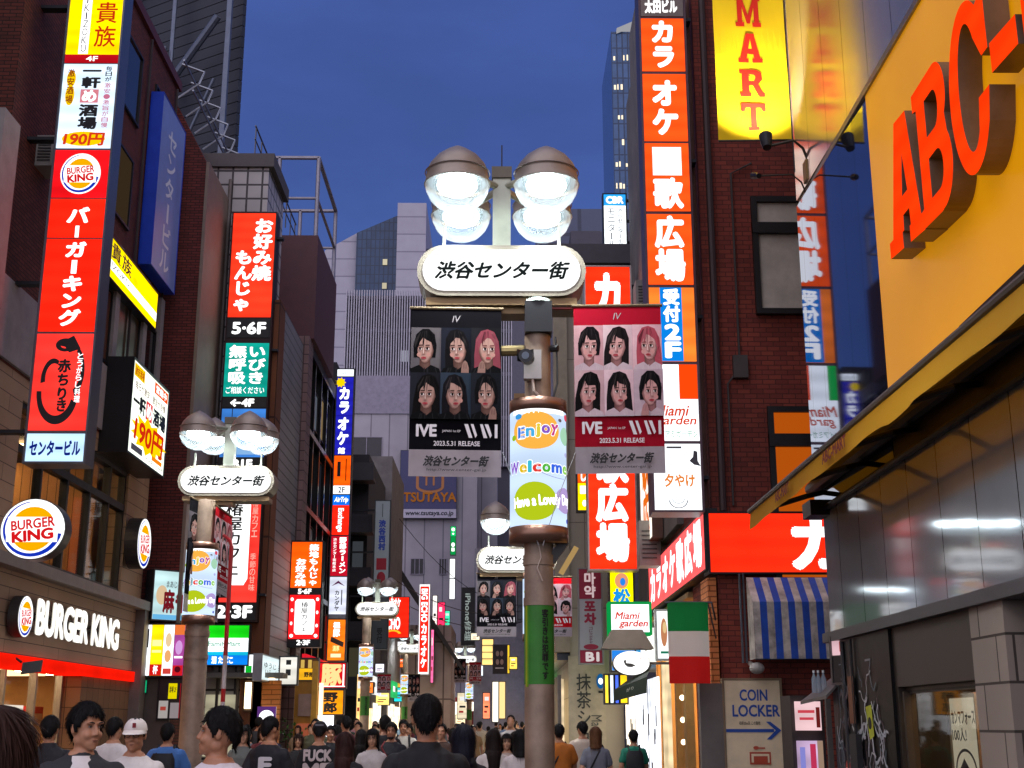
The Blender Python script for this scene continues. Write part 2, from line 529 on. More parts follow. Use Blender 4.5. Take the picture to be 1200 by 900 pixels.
def tower(name, label, Y, xl, xr, yref, panels, depth=0.4, frame=None, group=None, rim=0.035, cat='sign', bracket=None, far=1.0):
    """a tall lit column sign facing the camera end of the street; panels = [(ytop,ybottom,material,items)] in photo rows"""
    x0 = onY(xl, yref, Y)[0]; x1 = onY(xr, yref, Y)[0]; xm = (xl + xr) / 2
    zt = onY(xm, panels[0][0], Y)[2]; zb = onY(xm, panels[-1][1], Y)[2]
    fr = Fr((x0, Y, zt), (1, 0, 0), (0, 0, -1), x1 - x0, zt - zb)
    out = []
    for (a, b, mat, items) in panels:
        va = (zt - onY(xm, a, Y)[2]) / (zt - zb); vb = (zt - onY(xm, b, Y)[2]) / (zt - zb)
        out.append((0, va, 1, vb, mat, items))
    root = board(name, label, fr, out, depth, frame, cat, group, rim, far=far)
    if bracket is not None:     # steel arms back to the facade
        m = MB(M('#2b2d31', .5, .6))
        xe = x0 - rim if bracket < x0 else x1 + rim
        for f in (.06, .35, .65, .94):
            z = zb + (zt - zb) * f
            m.box(min(xe, bracket), Y + depth * .3, z - .03, max(xe, bracket), Y + depth * .7, z + .03)
        m.build('bracket', root)
    return root
def hull(fn):
    return fn
WHITE = E('#ffffff', 1.5)
WH1 = E('#fdfbf6', 1.15)
BLACK = M('#0c0c0d', .5, 0, 0)
STEEL = M('#5d6168', .38, .8)
DARK = M('#17181b', .5, .2)
# ================================================================ ground
BRICK = BR('#74382c', '#5c2a20', '#2e1a15', .23, .072, .009, dirt=.6)
BRICK2 = BR('#74302a', '#5e241e', '#301815', .23, .075, .010, dirt=.5)
BRICKR = BR('#90402f', '#743026', '#56291f', .22, .085, .008, dirt=.5)
PLANK = BR('#c4a482', '#b49474', '#5c4a38', 2.4, .3, .008, offset=.37, rough=.55, dirt=.3)
PLANKD = BR('#a88c72', '#9a8068', '#4c3e32', 2.8, .22, .008, offset=.31, rough=.55, dirt=.3)
TILE = BR('#b9b4b2', '#aaa6a6', '#3c3838', .42, .42, .03, offset=0, rough=.4, dirt=.25)
CLAD = BR('#a29da6', '#9c97a0', '#76727c', 1.4, 60, .05, offset=0, rough=.5, dirt=.2)
SIDING = BR('#8d8b8c', '#868486', '#4d4b4d', 30, .28, .02, offset=0, rough=.5, dirt=.35)
CONC = M('#6f6a68', .85, 0, .3, 1.5, .3)
CONCD = M('#3d3a3b', .85, 0, .3, 1.5, .2)
BEIGE = BR('#b3a893', '#aba08c', '#7d7464', 1.2, 2.4, .012, offset=0, rough=.6, dirt=.25)
WARM = M('#c09a68', .7)
GREYF = M('#6a655f', .5, .3)

g = MB(M('#3b3b3d', .9, 0, .25, .5)); g.poly([(-900, -300, 0), (900, -300, 0), (900, 1500, 0), (-900, 1500, 0)])
tag(g.build('ground'), kind='structure')
g = MB(BR('#4a4746', '#403d3d', '#2a2828', .6, .3, .008, rough=.55, dirt=.4))
g.poly([(-6.0, -20, .004), (3.4, -20, .004), (3.4, 95, .004), (-6.0, 95, .004)])
tag(g.build('street_paving'), kind='structure')

def windows(parent, plane, X, rects, frame=None, pane=None, t=.05, proud=.05, mull=0, lit=None):
    """framed windows on a street facade (plane 'L' or 'R') or on a wall facing the camera end ('Y')"""
    frame = frame or M('#1d1b1b', .5, .3); pane = pane or M('#141619', .08, 0, 0)
    for i, (a0, a1, z0, z1) in enumerate(rects):
        if plane == 'L': fr = frL(X, a0, a1, z0, z1)
        elif plane == 'R': fr = frR(X, a0, a1, z0, z1)
        else: fr = Fr((a0, X, z1), (1, 0, 0), (0, 0, -1), a1 - a0, z1 - z0)
        m = MB(frame); W, H = fr.w, fr.h
        m.obox(fr.p(0, 0), fr.U * W, fr.V * t, fr.N * proud); m.obox(fr.p(0, 1) - fr.V * t, fr.U * W, fr.V * t, fr.N * proud * 1.3)
        m.obox(fr.p(0, 0) + fr.V * t, fr.U * t, fr.V * (H - 2 * t), fr.N * proud); m.obox(fr.p(1, 0) - fr.U * t + fr.V * t, fr.U * t, fr.V * (H - 2 * t), fr.N * proud)
        for k in range(mull):
            u = (k + 1) / (mull + 1)
            m.obox(fr.p(u, 0) - fr.U * t * .5 + fr.V * t, fr.U * t, fr.V * (H - 2 * t), fr.N * proud * .9)
        w = m.build('window', parent)
        pm = (lit[i] if lit else None) or pane
        face('pane', w, Fr(fr.p(0, 0) + fr.U * t + fr.V * t, fr.U, fr.V, W - 2 * t, H - 2 * t), pm, .012)

# ================================================================ left: burger restaurant in a brick block
XF = -8.5
bld = thing('restaurant_building', 'brown brick building with a timber clad burger restaurant on its lowest two floors', 'building', (-12, 22, 0))
m = MB(BRICK)
m.box(-22, 20.4, 7.65, XF, 30.7, 17.8)
m.box(-22, 6, 7.65, XF - 1.6, 20.4, 19.5)
m.build('upper_wall', bld)
bx('parapet', bld, M('#54231c', .6), (-22, 20.35, 17.8, XF + .08, 30.75, 18.05))
m = MB(PLANK)       # first floor front round the big window
m.box(-9.0, 6, 4.45, XF, 22.2, 7.65)
m.box(-9.0, 22.2, 7.25, XF, 29.0, 7.65)
m.box(-9.0, 29.0, 4.45, XF, 30.7, 7.65)
m.box(-9.0, 30.3, 0, XF - .02, 30.7, 4.3)
m.build('timber_wall', bld)
bx('ledge', bld, M('#8b8680', .5, .2), (-9.0, 6, 4.25, XF + .28, 30.75, 4.45))
bx('fascia', bld, PLANKD, (-9.0, 6, 2.84, XF + .02, 30.3, 4.25))
bx('corner_trim', bld, M('#77726c', .5, .2), (-9.0, 30.3, 0, XF + .24, 30.75, 4.25))
bx('red_band', bld, E('#ff1a08', 1.0, .1), (-8.9, 6, 2.62, XF + .1, 30.3, 2.84))
bx('spandrel', bld, M('#a39d9c', .6), (XF - .1, 20.5, 7.7, XF + .06, 30.7, 9.1))
bx('ground_wall', bld, BR('#8a6a4c', '#7d5f44', '#3f2f22', .4, .4, .008, offset=0, dirt=.2), (-9.0, 26.8, 0, XF, 30.3, 2.62))
room = MB(WARM)      # interior, open to the street
room.box(-13.5, 6, 0, -13.3, 30.6, 7.6); room.box(-13.3, 30.4, 0, -9.0, 30.6, 7.6); room.box(-13.3, 6, -.02, -9.0, 30.4, .02, M('#6d5a48', .4))
room.box(-13.3, 6, 2.75, XF - .5, 30.4, 2.85, M('#cbb08a', .7)); room.box(-13.3, 6, 4.3, -9.0, 30.4, 4.4, M('#8a6844', .5)); room.box(-13.3, 6, 7.5, -9.0, 30.4, 7.6, M('#55473c', .8))
room.box(-12.9, 23.2, 4.4, -12.4, 26.0, 7.1, BR('#c88e4a', '#bd8544', '#7a5428', .5, .25, .01))
room.box(-11.6, 28.6, 4.4, -9.1, 28.7, 7.4, BR('#b98652', '#ad7c4b', '#70502f', .2, 4, .01))
room.build('interior', bld)
for (y, x) in ((22.9, -10.0), (24.6, -10.6), (26.9, -10.2), (23.4, -11.8), (28.0, -11.6), (25.6, -12.0)):
    bx('ceiling_lamp', bld, E('#ffd79a', 16), (x - .6, y - .2, 7.38, x + .6, y + .2, 7.44))
for i in range(8):
    y = 15 + i * 1.75
    m = MB(E('#ffe0b0', 60)); m.lathe([(0, 0), (.13, 0), (.13, .05), (0, .05)], (XF - .75, y, 2.66), 12); m.build('downlight', bld)
bx('ceiling_panel', bld, E('#ffcf90', 4), (-12.6, 12, 2.70, -10.0, 29, 2.735))
m = MB(M('#8f8a84', .35, .6))
for y in (12, 14.4, 16.8, 19.0, 20.8, 22.3, 23.6, 25.2, 26.7): m.box(-9.0, y, 0, -8.86, y + .09, 2.62)
m.build('shopfront_mullion', bld)
bx('shopfront_glass', bld, GLASS('#1a1612', .14), (-8.95, 6, .05, -8.93, 26.75, 2.62))
m = MB(M('#c81e14', .5)); m.box(-10.25, 28.5, 0, -10.15, 29.5, 2.05); m.box(-10.15, 28.6, .2, -10.13, 29.4, 1.9, M('#d8c4a8', .5)); m.build('red_door', bld)
m = MB(M('#d8d2c6', .5)); m.box(-10.6, 25.6, 0, -9.9, 28.0, 1.05); m.build('counter', bld)
fr = frL(-9.9, 26.3, 27.5, 1.35, 2.05); f_ = face('menu_panel', bld, fr, E('#fff3df', 1.3)); draw(Fr(fr.p(0, 0, .02), fr.U, fr.V, fr.w, fr.h), [('r', .1, .15, .45, .5, E('#b5642e', .7)), ('r', .55, .15, .9, .5, E('#c23a22', .7)), ('r', .1, .6, .9, .68, E('#5b3b22', .5))]).build('lettering', f_)
m = MB(M('#121213', .5))    # first floor window frame
for y in (22.2, 23.6, 25.1, 26.5, 27.8, 28.92): m.box(-8.72, y, 4.45, -8.56, y + .09, 7.25)
m.box(-8.73, 22.2, 6.35, -8.55, 29.0, 6.5); m.box(-8.73, 22.2, 4.45, -8.55, 29.0, 4.6); m.box(-8.73, 22.2, 7.15, -8.55, 29.0, 7.25)
w = m.build('window', bld); bx('pane', w, GLASS('#15130f', .2), (-8.65, 22.2, 4.5, -8.63, 29.0, 7.2))
WT = M('#8d8886', .6)
for y in (24.6, 26.6, 28.8, 30.2): bx('pilaster', bld, WT, (XF, y, 9.1, XF + .12, y + .3, 11.9))
windows(bld, 'L', XF, [(24.9, 26.6, 9.15, 10.8), (26.9, 28.8, 9.15, 11.0), (29.1, 30.2, 9.15, 11.0),
    (26.0, 27.3, 12.5, 14.2), (28.3, 29.5, 12.2, 13.9), (24.0, 25.3, 12.5, 14.2),
    (26.2, 27.4, 15.1, 16.9), (28.6, 29.7, 15.1, 16.9)], lit=[M('#5a3420', .3), M('#4a3a22', .3), None, E('#4a3a28', .5), E('#8a8a62', .35), None, None, None])
bx('balcony', bld, M('#2d1512', .7), (-10.2, 15.5, 10.5, XF - .2, 18.4, 12.0))
bx('pilaster', bld, M('#96918f', .6), (XF - .1, 19.5, 8.3, XF + .25, 20.2, 11.6))
windows(bld, 'L', XF - 1.6, [(17.6, 19.6, 11.0, 12.6), (16.0, 18.6, 13.8, 15.6), (16.0, 18.6, 8.6, 10.2)])

# ================================================================ left: the next blocks down the street
b = thing('brick_building', 'narrow dark red brick building standing forward of the burger restaurant', 'building', (-9, 32, 0))
m = MB(BRICK2); m.prism([[(-8.6, 0), (-7.7, 0), (-7.7, 15.9), (-8.6, 17.6)]], (0, 31.0, 0), (1, 0, 0), (0, 0, 1), (0, 2.4, 0)); m.box(-20, 31.01, 0, -8.6, 33.4, 17.6)
m.build('wall', b)
bx('corner_strip', b, M('#7c6a5c', .6), (-7.7, 30.96, 3.6, -7.62, 33.4, 15.9))
bx('shop_recess', b, M('#5b5049', .7), (-8.6, 30.9, 0, -7.7, 31.0, 3.6))
b = thing('tiled_building', 'pale square tiled building with a brown panel edge beside the tall red sign column', 'building', (-9, 34, 0))
bx('wall', b, TILE, (-16, 33.5, 0, -6.55, 36, 16.9))
bx('edge_panel', b, BR('#7a4a2c', '#70442a', '#3d2416', 3, 3.2, .03, offset=0), (-6.55, 33.3, 0, -6.0, 34.1, 12.9))
bx('roof_edge', b, M('#4f4a4a', .7), (-16, 33.4, 16.9, -6.4, 36, 17.3))
m = MB(M('#5f5c5c', .4, .6))
for i in range(9):
    y = 33.6 + i * .9; m.tube([(-7.0, y, 17.3), (-7.0, y, 18.2)], .02, 5)
m.tube([(-7.0, 33.5, 18.2), (-7.0, 41, 18.2)], .025, 5); m.tube([(-7.0, 33.5, 17.8), (-7.0, 41, 17.8)], .02, 5)
m.build('railing', b)
b = thing('siding_building', 'grey ribbed metal fronted building with a maroon roof house on top', 'building', (-8, 36, 0))
m = MB(SIDING); m.box(-16, 34.1, 2.9, -6.02, 37.6, 12.9); m.build('wall', b)
bx('ground_wall', b, BR('#5e564f', '#57504a', '#3a342f', .6, .3, .01, dirt=.3), (-16, 34.1, 0, -6.25, 37.6, 2.9))
bx('pilaster', b, BR('#8a6f6d', '#806866', '#4c3e3d', .3, .3, .015, offset=0), (-6.4, 37.6, 0, -5.85, 38.5, 13.2))
bx('roof_house', b, M('#553438', .75, 0, .15), (-9.5, 37.9, 13.2, -5.75, 42.6, 16.6))
m = MB(M('#8b8790', .4, .4))
for x in (-8.4, -7.1, -5.85):
    for y in (38, 42.4): m.tube([(x, y, 16.6), (x, y, 19.3)], .07, 6)
for y in (38, 42.4): m.tube([(-8.4, y, 19.3), (-5.85, y, 19.3)], .07, 6); m.tube([(-8.4, y, 17.9), (-5.85, y, 17.9)], .05, 6)
for x in (-8.4, -5.85): m.tube([(x, 38, 19.3), (x, 42.4, 19.3)], .07, 6); m.tube([(x, 38, 17.9), (x, 42.4, 17.9)], .05, 6)
m.build('roof_frame', b)
b = thing('black_glass_building', 'black framed glass fronted building beyond the grey ribbed one', 'building', (-8, 42, 0))
bx('wall', b, M('#0d0d10', .25), (-16, 38.5, 0, -6.1, 47.5, 13.0))
m = MB(M('#08080a', .3, .4))
for i in range(7): m.box(-6.1, 38.5 + i * 1.45, 0, -5.95, 38.62 + i * 1.45, 13.1)
for z in (3.2, 5.6, 8.0, 10.4, 12.9): m.box(-6.1, 38.5, z, -5.9, 47.5, z + .16)
m.build('frame', b)
windows(b, 'L', -6.08, [(38.9, 40.0, 8.3, 10.2), (40.5, 41.4, 5.9, 7.8), (42.0, 43.0, 8.3, 10.2), (43.2, 44.2, 10.7, 12.6), (41.8, 42.8, 10.9, 12.4), (44.8, 45.8, 3.5, 5.4), (40.3, 41.3, 10.9, 12.2)],
    lit=[M('#7f7d80', .3), M('#b3b1b0', .4), E('#2c2c34', .5), None, E('#c8a878', .35), E('#a02820', .4), E('#8f98a8', .3)])
bx('roof_edge', b, M('#56555c', .7), (-16, 38.4, 13.0, -5.9, 47.6, 13.4))
b = thing('dark_balcony_building', 'dark narrow building with stacked steel balconies beyond the karaoke column', 'building', (-9, 53, 0))
bx('wall', b, M('#252327', .8, 0, .3, 1), (-18, 47.6, 0, -6.3, 54, 15.2))
bx('end_wall', b, M('#2a282b', .8, 0, .3, 1), (-18, 54.0, 0, -5.6, 62, 12.9))
m = MB(M('#3b393d', .6, .3))
for z in (2.8, 5.0, 7.2, 9.4, 11.6):
    m.box(-6.3, 53.0, z, -5.3, 54.0, z + .12); m.box(-6.3, 53.0, z + .12, -5.3, 53.06, z + .75)
m.build('balcony', b)
windows(b, 'Y', 53.99, [(-6.25, -5.7, 3.1, 4.8), (-6.25, -5.7, 5.3, 7.0), (-6.25, -5.7, 7.5, 9.2)], lit=[E('#5c5640', .4), None, E('#6a7078', .25)])
b = thing('grey_slab_building', 'grey rendered building behind the unlit pale grey column sign', 'building', (-9, 66, 0))
bx('wall', b, CONC, (-20, 62.1, 0, -5.3, 70, 14.5))
m = MB(M('#2d2726', .6)); m.prism([[(-5.3, 9.8), (-1.9, 4.6), (-1.9, 4.3), (-5.3, 9.2)]], (0, 69.9, 0), (1, 0, 0), (0, 0, 1), (0, .5, 0)); m.build('sloping_eave', b)
bx('lower_wing', b, BR('#a08d85', '#988680', '#5a4c48', 1.5, 3, .04, offset=0), (-5.3, 70.4, 0, -2.6, 78, 6.9))
windows(b, 'Y', 62.09, [(-6.9, -6.2, 6, 8), (-6.9, -6.2, 9, 11)], lit=[E('#5c6068', .3), None])

# ================================================================ end of the street
b = thing('lilac_clad_building', 'windowless lilac metal clad block closing the street with a book shop board', 'building', (-8, 97, 0))
bx('wall', b, CLAD, (-26, 95, 0, -1.7, 112, 24.6))
bx('side_wall', b, CLAD, (-1.7, 97, 0, -.2, 112, 22))
bx('roof_band', b, M('#858090', .6), (-26, 94.9, 24.6, -1.6, 112, 27.6))
windows(b, 'Y', 94.98, [(-12.5, -8.9, 19.4, 22.8), (-6.6, -5.6, 12.4, 13.6), (-4.5, -3.9, 12.4, 13.6)], pane=M('#2d2a30', .4), mull=2, frame=M('#8d8796', .5))
b = thing('louvred_tower', 'grey tower screened with vertical louvres behind the lilac block', 'building', (-7, 122, 0))
bx('wall', b, M('#34313f', .6, 0, .3, .2), (-15.2, 120.6, 0, 1.2, 135, 42.6))
m = MB(M('#9d9aa6', .5, .2))
for i in range(66): m.box(-15.2 + i * .25, 119.9, 25.5, -15.09 + i * .25, 120.3, 43.2)
for z in (25.5, 30.2, 34.6, 39.0, 42.4): m.box(-15.2, 120.3, z, 1.2, 120.55, z + .35, M('#6a6478', .5))
m.build('louvre', b)
windows(b, 'Y', 120.55, [(-9.8, -9.0, 36, 37.2), (-6.2, -5.0, 38, 39.4)], lit=[E('#b8bccb', .6), E('#b8bccb', .5)], t=.02)
b = thing('high_rise_tower', 'pale high rise tower with a dark glass strip far beyond the street', 'building', (-20, 205, 0))
PALE = BR('#a29fae', '#9c99a8', '#7a7788', 60, 3.1, .12, offset=0, rough=.5, dirt=.1)
m = MB(PALE); m.prism([[(-24.2, 0), (-24.2, 82.2), (-29.6, 79.0), (-29.6, 0)]], (0, 203, 0), (1, 0, 0), (0, 0, 1), (0, 20, 0)); m.box(-17.2, 199.5, 0, -12.4, 222, 86.2)
m.build('wall', b)
m = MB(BR('#2b4566', '#243c5c', '#1a2c46', .75, 1.55, .09, offset=0, rough=.15, dirt=.3)); m.prism([[(-24.2, 0), (-16.9, 0), (-16.9, 85.2), (-24.2, 81.8)]], (0, 202, 0), (1, 0, 0), (0, 0, 1), (0, 20, 0)); m.box(-12.4, 202, 0, 12, 222, 79, M('#3a3a4c', .3))
m.build('glass_wall', b)
rects = [(-19.7, -18.9, 55 + 4.2 * i, 56.1 + 4.2 * i) for i in range(6)] + [(-23.6, -20.8, 62 + 4 * i, 62.8 + 4 * i) for i in range(3)]
windows(b, 'Y', 201.9, rects, lit=[E('#f4e8c8', .55 + .08 * (i % 3)) if i < 6 else E('#5d7fa6', .5) for i in range(9)], t=.02)
b = thing('glass_skyscraper', 'tall glass skyscraper with lit office floors between the karaoke columns', 'building', (28, 255, 0))
bx('glass_wall', b, BR('#3d5c86', '#34527a', '#1e3250', 1.2, 3.6, .16, offset=0, rough=.12, dirt=.3), (24.0, 250, 0, 31.2, 275, 148))
bx('side_wall', b, M('#3a3548', .6), (31.2, 249.5, 0, 40, 275, 148))
m = MB(M('#9a98a8', .5)); m.prism([[(25.2, 147.5), (30.9, 150.2), (30.9, 151), (25.2, 148.3)]], (0, 249, 0), (1, 0, 0), (0, 0, 1), (0, 4, 0), E('#c8c8d0', .6)); m.build('roof_fin', b)
lr = random.Random(3)
m = MB(E('#ffeccb', 1.4))
for z in [141, 134, 127, 121, 116, 111, 106, 101, 96, 91]:
    n = 0
    for i in range(9):
        if lr.random() < .55: x = 24.4 + i * .72; m.box(x, 249.8, z, x + lr.uniform(.25, .5), 249.9, z + lr.uniform(.7, 1.3))
m.build('lit_window', b)

# ================================================================ right: middle distance
b = thing('beige_building', 'beige panelled building with a green tea shop wall', 'building', (3, 40, 0))
bx('wall', b, BEIGE, (1.95, 36, 0, 3.4, 60, 14.9))
bx('corner_post', b, M('#a1967f', .6), (1.55, 35.8, 3.6, 1.95, 36.3, 15.0))
bx('side_glass', b, BR('#3f4a66', '#39435e', '#232a40', 1.2, 1.6, .06, offset=0, rough=.2, dirt=.2), (1.6, 36.3, 3.4, 1.95, 60, 15.4))
bx('roof_edge', b, M('#4a474d', .7), (1.4, 35.7, 14.9, 4.2, 60, 15.5))
bx('shop_window', b, E('#ffe2b4', .9, .35), (1.72, 36.6, .2, 1.8, 44, 2.9))
m = MB(M('#8b8378', .5))
for i in range(6): m.box(1.62, 36.5 + i * 1.5, 0, 1.72, 36.6 + i * 1.5, 3.0)
m.build('shopfront_mullion', b)
b = thing('slate_glass_building', 'slate blue office front running back behind the main lamp pole', 'building', (4, 70, 0))
bx('wall', b, BR('#454d68', '#3e4660', '#2a3148', 2.0, 3.2, .1, offset=0, rough=.25, dirt=.2), (1.9, 60.5, 0, 9, 92, 27))
bx('canopy', b, M('#8d6a40', .6), (.7, 62, 17.2, 1.9, 80, 17.7))
bx('canopy_light', b, E('#ffd49a', 2.2), (.9, 62.5, 17.0, 1.7, 79, 17.18))
bx('warm_frontage', b, E('#d9a86a', .55, .4), (1.75, 62, 13.0, 1.89, 79, 17.0))
b = thing('glass_corner_building', 'low grey building with tall window bays left of the second lamp sign', 'building', (-.5, 84, 0))
bx('wall', b, M('#82818c', .6), (-1.6, 82, 0, 3.6, 92, 12.6))
m = MB(M('#a5a4ac', .5))
for i in range(6): m.box(-1.5 + i * .62, 81.8, 8, -1.38 + i * .62, 82, 12.2)
m.build('mullion', b)
windows(b, 'Y', 81.99, [(-1.35 + i * .62, -.92 + i * .62, 8.1, 12.1) for i in range(5)], pane=M('#39424f', .15), t=.02)
b = thing('grey_office_building', 'plain grey building rising behind the white roof line column sign', 'building', (6, 64, 0))
bx('wall', b, M('#4c4954', .8), (3.4, 58, 0, 12, 92, 24.8)); bx('roof_plant', b, M('#3a383f', .8), (4.2, 60, 24.8, 6.0, 63, 25.6))

# ================================================================ right: karaoke block in red brick
b = thing('karaoke_building', 'dark red brick karaoke building on the corner of the alley', 'building', (8, 26, 0))
m = MB(BRICKR); m.box(3.55, 21.2, 5.0, 16, 30, 20.4); m.build('upper_wall', b)
bx('side_wall', b, M('#77726c', .8, 0, .3, .8), (3.42, 24.5, 5.4, 3.55, 30.6, 19.4))
bx('rear_wall', b, M('#6f6a64', .8, 0, .3, .8), (3.72, 30, 3.0, 10, 34.5, 19.4))
bx('ground_wall', b, BRICKR, (3.6, 21.22, 0, 16, 24, 5.0))
m = MB(M('#3d2a26', .6)); m.tube([(3.72, 21.1, 5.1), (3.72, 21.1, 20)], .06, 8); m.tube([(3.48, 21.35, 5.1), (3.48, 21.35, 20)], .05, 8, M('#7a5a50', .5)); m.build('drain_pipe', b)
windows(b, 'Y', 21.18, [(4.45, 6.2, 8.55, 10.75), (4.55, 6.4, 3.9, 6.9)], frame=M('#17120f', .5), lit=[M('#c4bba8', .6), E('#c4580f', .8)], t=.1, proud=.08)
m = MB(M('#17120f', .5)); m.box(4.45, 21.08, 10.05, 6.2, 21.18, 10.25); m.box(4.55, 21.08, 6.2, 6.4, 21.18, 6.42); m.build('window_bar', b)
# shop under the karaoke: timber lit interior open to the street
SHOPW = BR('#c58f4d', '#b98546', '#6d4a24', .22, 6, .008, rough=.5)
m = MB(SHOPW); m.box(6.2, 24, 0, 6.4, 36, 4.0); m.box(3.6, 30.0, 0, 6.2, 30.1, 4.0); m.box(3.5, 24, 3.95, 6.4, 36, 4.05, M('#a88a5e', .6)); m.box(3.7, 24.0, 0, 6.2, 24.06, 3.95)
m.build('shop_interior', b)
bx('shop_ceiling_light', b, E('#ffd08a', 12), (4.2, 25, 3.8, 5.6, 33, 3.9))
m = MB(E('#ffe9c2', 6))
for z in (1.35, 1.75, 2.15, 2.55): m.ball((3.42, 24.6, z), .05, .05, .05, 8, 6)
m.build('string_light', b)
m = MB(M('#d7a95c', .5)); m.box(3.4, 24.0, 0, 3.55, 24.3, 3.6); m.box(3.4, 25.3, 0, 3.55, 25.5, 3.6); m.box(3.4, 27.4, 0, 3.55, 27.6, 3.4); m.build('shop_post', b)
bx('lit_panel', b, E('#ffe4b4', 1.0, .3), (3.38, 26.3, .4, 3.44, 27.3, 2.9)); m = MB(M('#e8b464', .5))
for k in range(9): y = 24.4 + k * .1; m.box(3.5 + .03 * (k % 2), y, 0, 3.58 + .03 * (k % 2), y + .09, 3.3)
m.build('curtain', b)
bx('side_post', b, M('#6e6660', .6), (3.2, 21.0, 0, 3.6, 21.2, 2.3))
m = MB(BR('#e08a50', '#d67f45', '#8d4d24', .3, .09, .01)); m.box(3.42, 21.15, 0, 3.56, 21.9, 4.0); m.build('corner_brick', b)

# ================================================================ right: shoe shop building
XR = 4.3
MIRROR = BR('#666d86', '#616880', '#343848', .62, 40, .008, offset=0, rough=.035, metal=.9, bump=0, dirt=.1)
CREAM = BR('#cfc3b0', '#c9bdab', '#4a443c', .9, 40, .012, offset=0, rough=.17, metal=.7, bump=0, dirt=.15)
ZINC = BR('#aeb4bc', '#a4aab2', '#34373c', .95, 40, .01, offset=0, rough=.07, metal=.35, bump=0, dirt=.3)
YELL = LB('#ea9e0a', .5)  # glow put into the board's colour in place of floodlight on it
b = thing('shoe_shop_building', 'shoe shop building clad in yellow board and polished metal panels', 'building', (8, 10, 0))
bx('core', b, CONCD, (XR + .25, 2, 2.77, 16, 16.9, 24))
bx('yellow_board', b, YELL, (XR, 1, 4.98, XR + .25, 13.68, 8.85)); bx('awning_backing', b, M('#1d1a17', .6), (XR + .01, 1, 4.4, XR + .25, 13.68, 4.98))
m = MB(MIRROR); m.obox((XR + .004, 13.69, 4.4), (-.075, 3.29, 0), (.25, 0, 0), (0, 0, 4.41)); m.build('polished_panel', b)
m = MB(CREAM); m.obox((XR + .2, 1, 8.91), (-.26, 16.0, 0), (.2, 0, 0), (.0, 0, 13)); m.build('upper_panel', b)
bx('board_edge', b, M('#8d8678', .4, .5), (XR - .03, 1, 8.82, XR + .1, 17.0, 8.9))
bx('zinc_panel', b, ZINC, (XR, 1, 2.8, XR + .25, 16.85, 4.4))
bx('lower_rail', b, M('#57585c', .45, .6), (XR - .1, 1, 2.68, XR + .25, 16.9, 2.8))
m = MB(M('#15110c', .7))
m.prism([[(9.85, 4.92), (12.35, 5.02), (11.35, 5.25), (9.6, 5.3)]], (XR - .02, 0, 0), (0, 1, 0), (0, 0, 1), (.02, 0, 0), M('#6a4708', .6), M('#30200a', .6)); m.build('hatch', b)
# ground floor: black end panel, shutter case, shop window, stone pier
BLK = M('#0b0b0c', .4, 0, .2, 3, 0, .2)
m = MB(BLK); m.box(XR - .02, 14.3, 0, XR + .25, 16.85, 2.68); m.box(XR + .25, 1, 0, XR + .3, 11.4, 2.77); m.build('black_panel', b)
m = MB(M('#4c443d', .5, .4)); m.box(XR + .02, 11.75, 2.05, XR + .25, 14.3, 2.68); m.build('shutter_case', b)
m = MB(BR('#5a534b', '#544d46', '#2c2824', 9, .05, .012, offset=0, rough=.45, metal=.5)); m.box(XR + .1, 11.75, 1.98, XR + .16, 14.2, 2.36); m.build('shutter', b)
m = MB(M('#3f3831', .45, .5)); m.box(XR + .02, 14.2, 0, XR + .2, 14.3, 2.05); m.box(XR + .04, 14.08, 0, XR + .16, 14.14, 2.0); m.box(XR + .06, 11.75, 0, XR + .16, 11.83, 2.0); m.build('window_frame', b)
bx('stone_pier', b, BR('#a89a8c', '#9c8f82', '#4d453d', .62, .4, .012, offset=.4, rough=.7, dirt=.35), (XR - .03, 10.95, 0, XR + .25, 11.75, 2.68))
m = MB(BLK); m.box(XR + 2.6, 10.5, 0, XR + 2.7, 16, 2.7); m.box(XR + .3, 16.0, 0, XR + 2.6, 16.1, 2.7); m.box(XR + .3, 10.9, 0, XR + 2.6, 11.0, 2.7, M('#b06a28', .6)); m.box(XR + .3, 11, 2.62, XR + 2.6, 16, 2.7, M('#6d5236', .6)); m.build('display_room', b)
bx('display_light', b, E('#ffcf8a', 16), (XR + .5, 11.6, 2.54, XR + 1.8, 15.4, 2.6))
bx('shop_glass', b, GLASS('#0c0c0e', .22), (XR + .105, 11.83, .1, XR + .115, 14.1, 1.98))

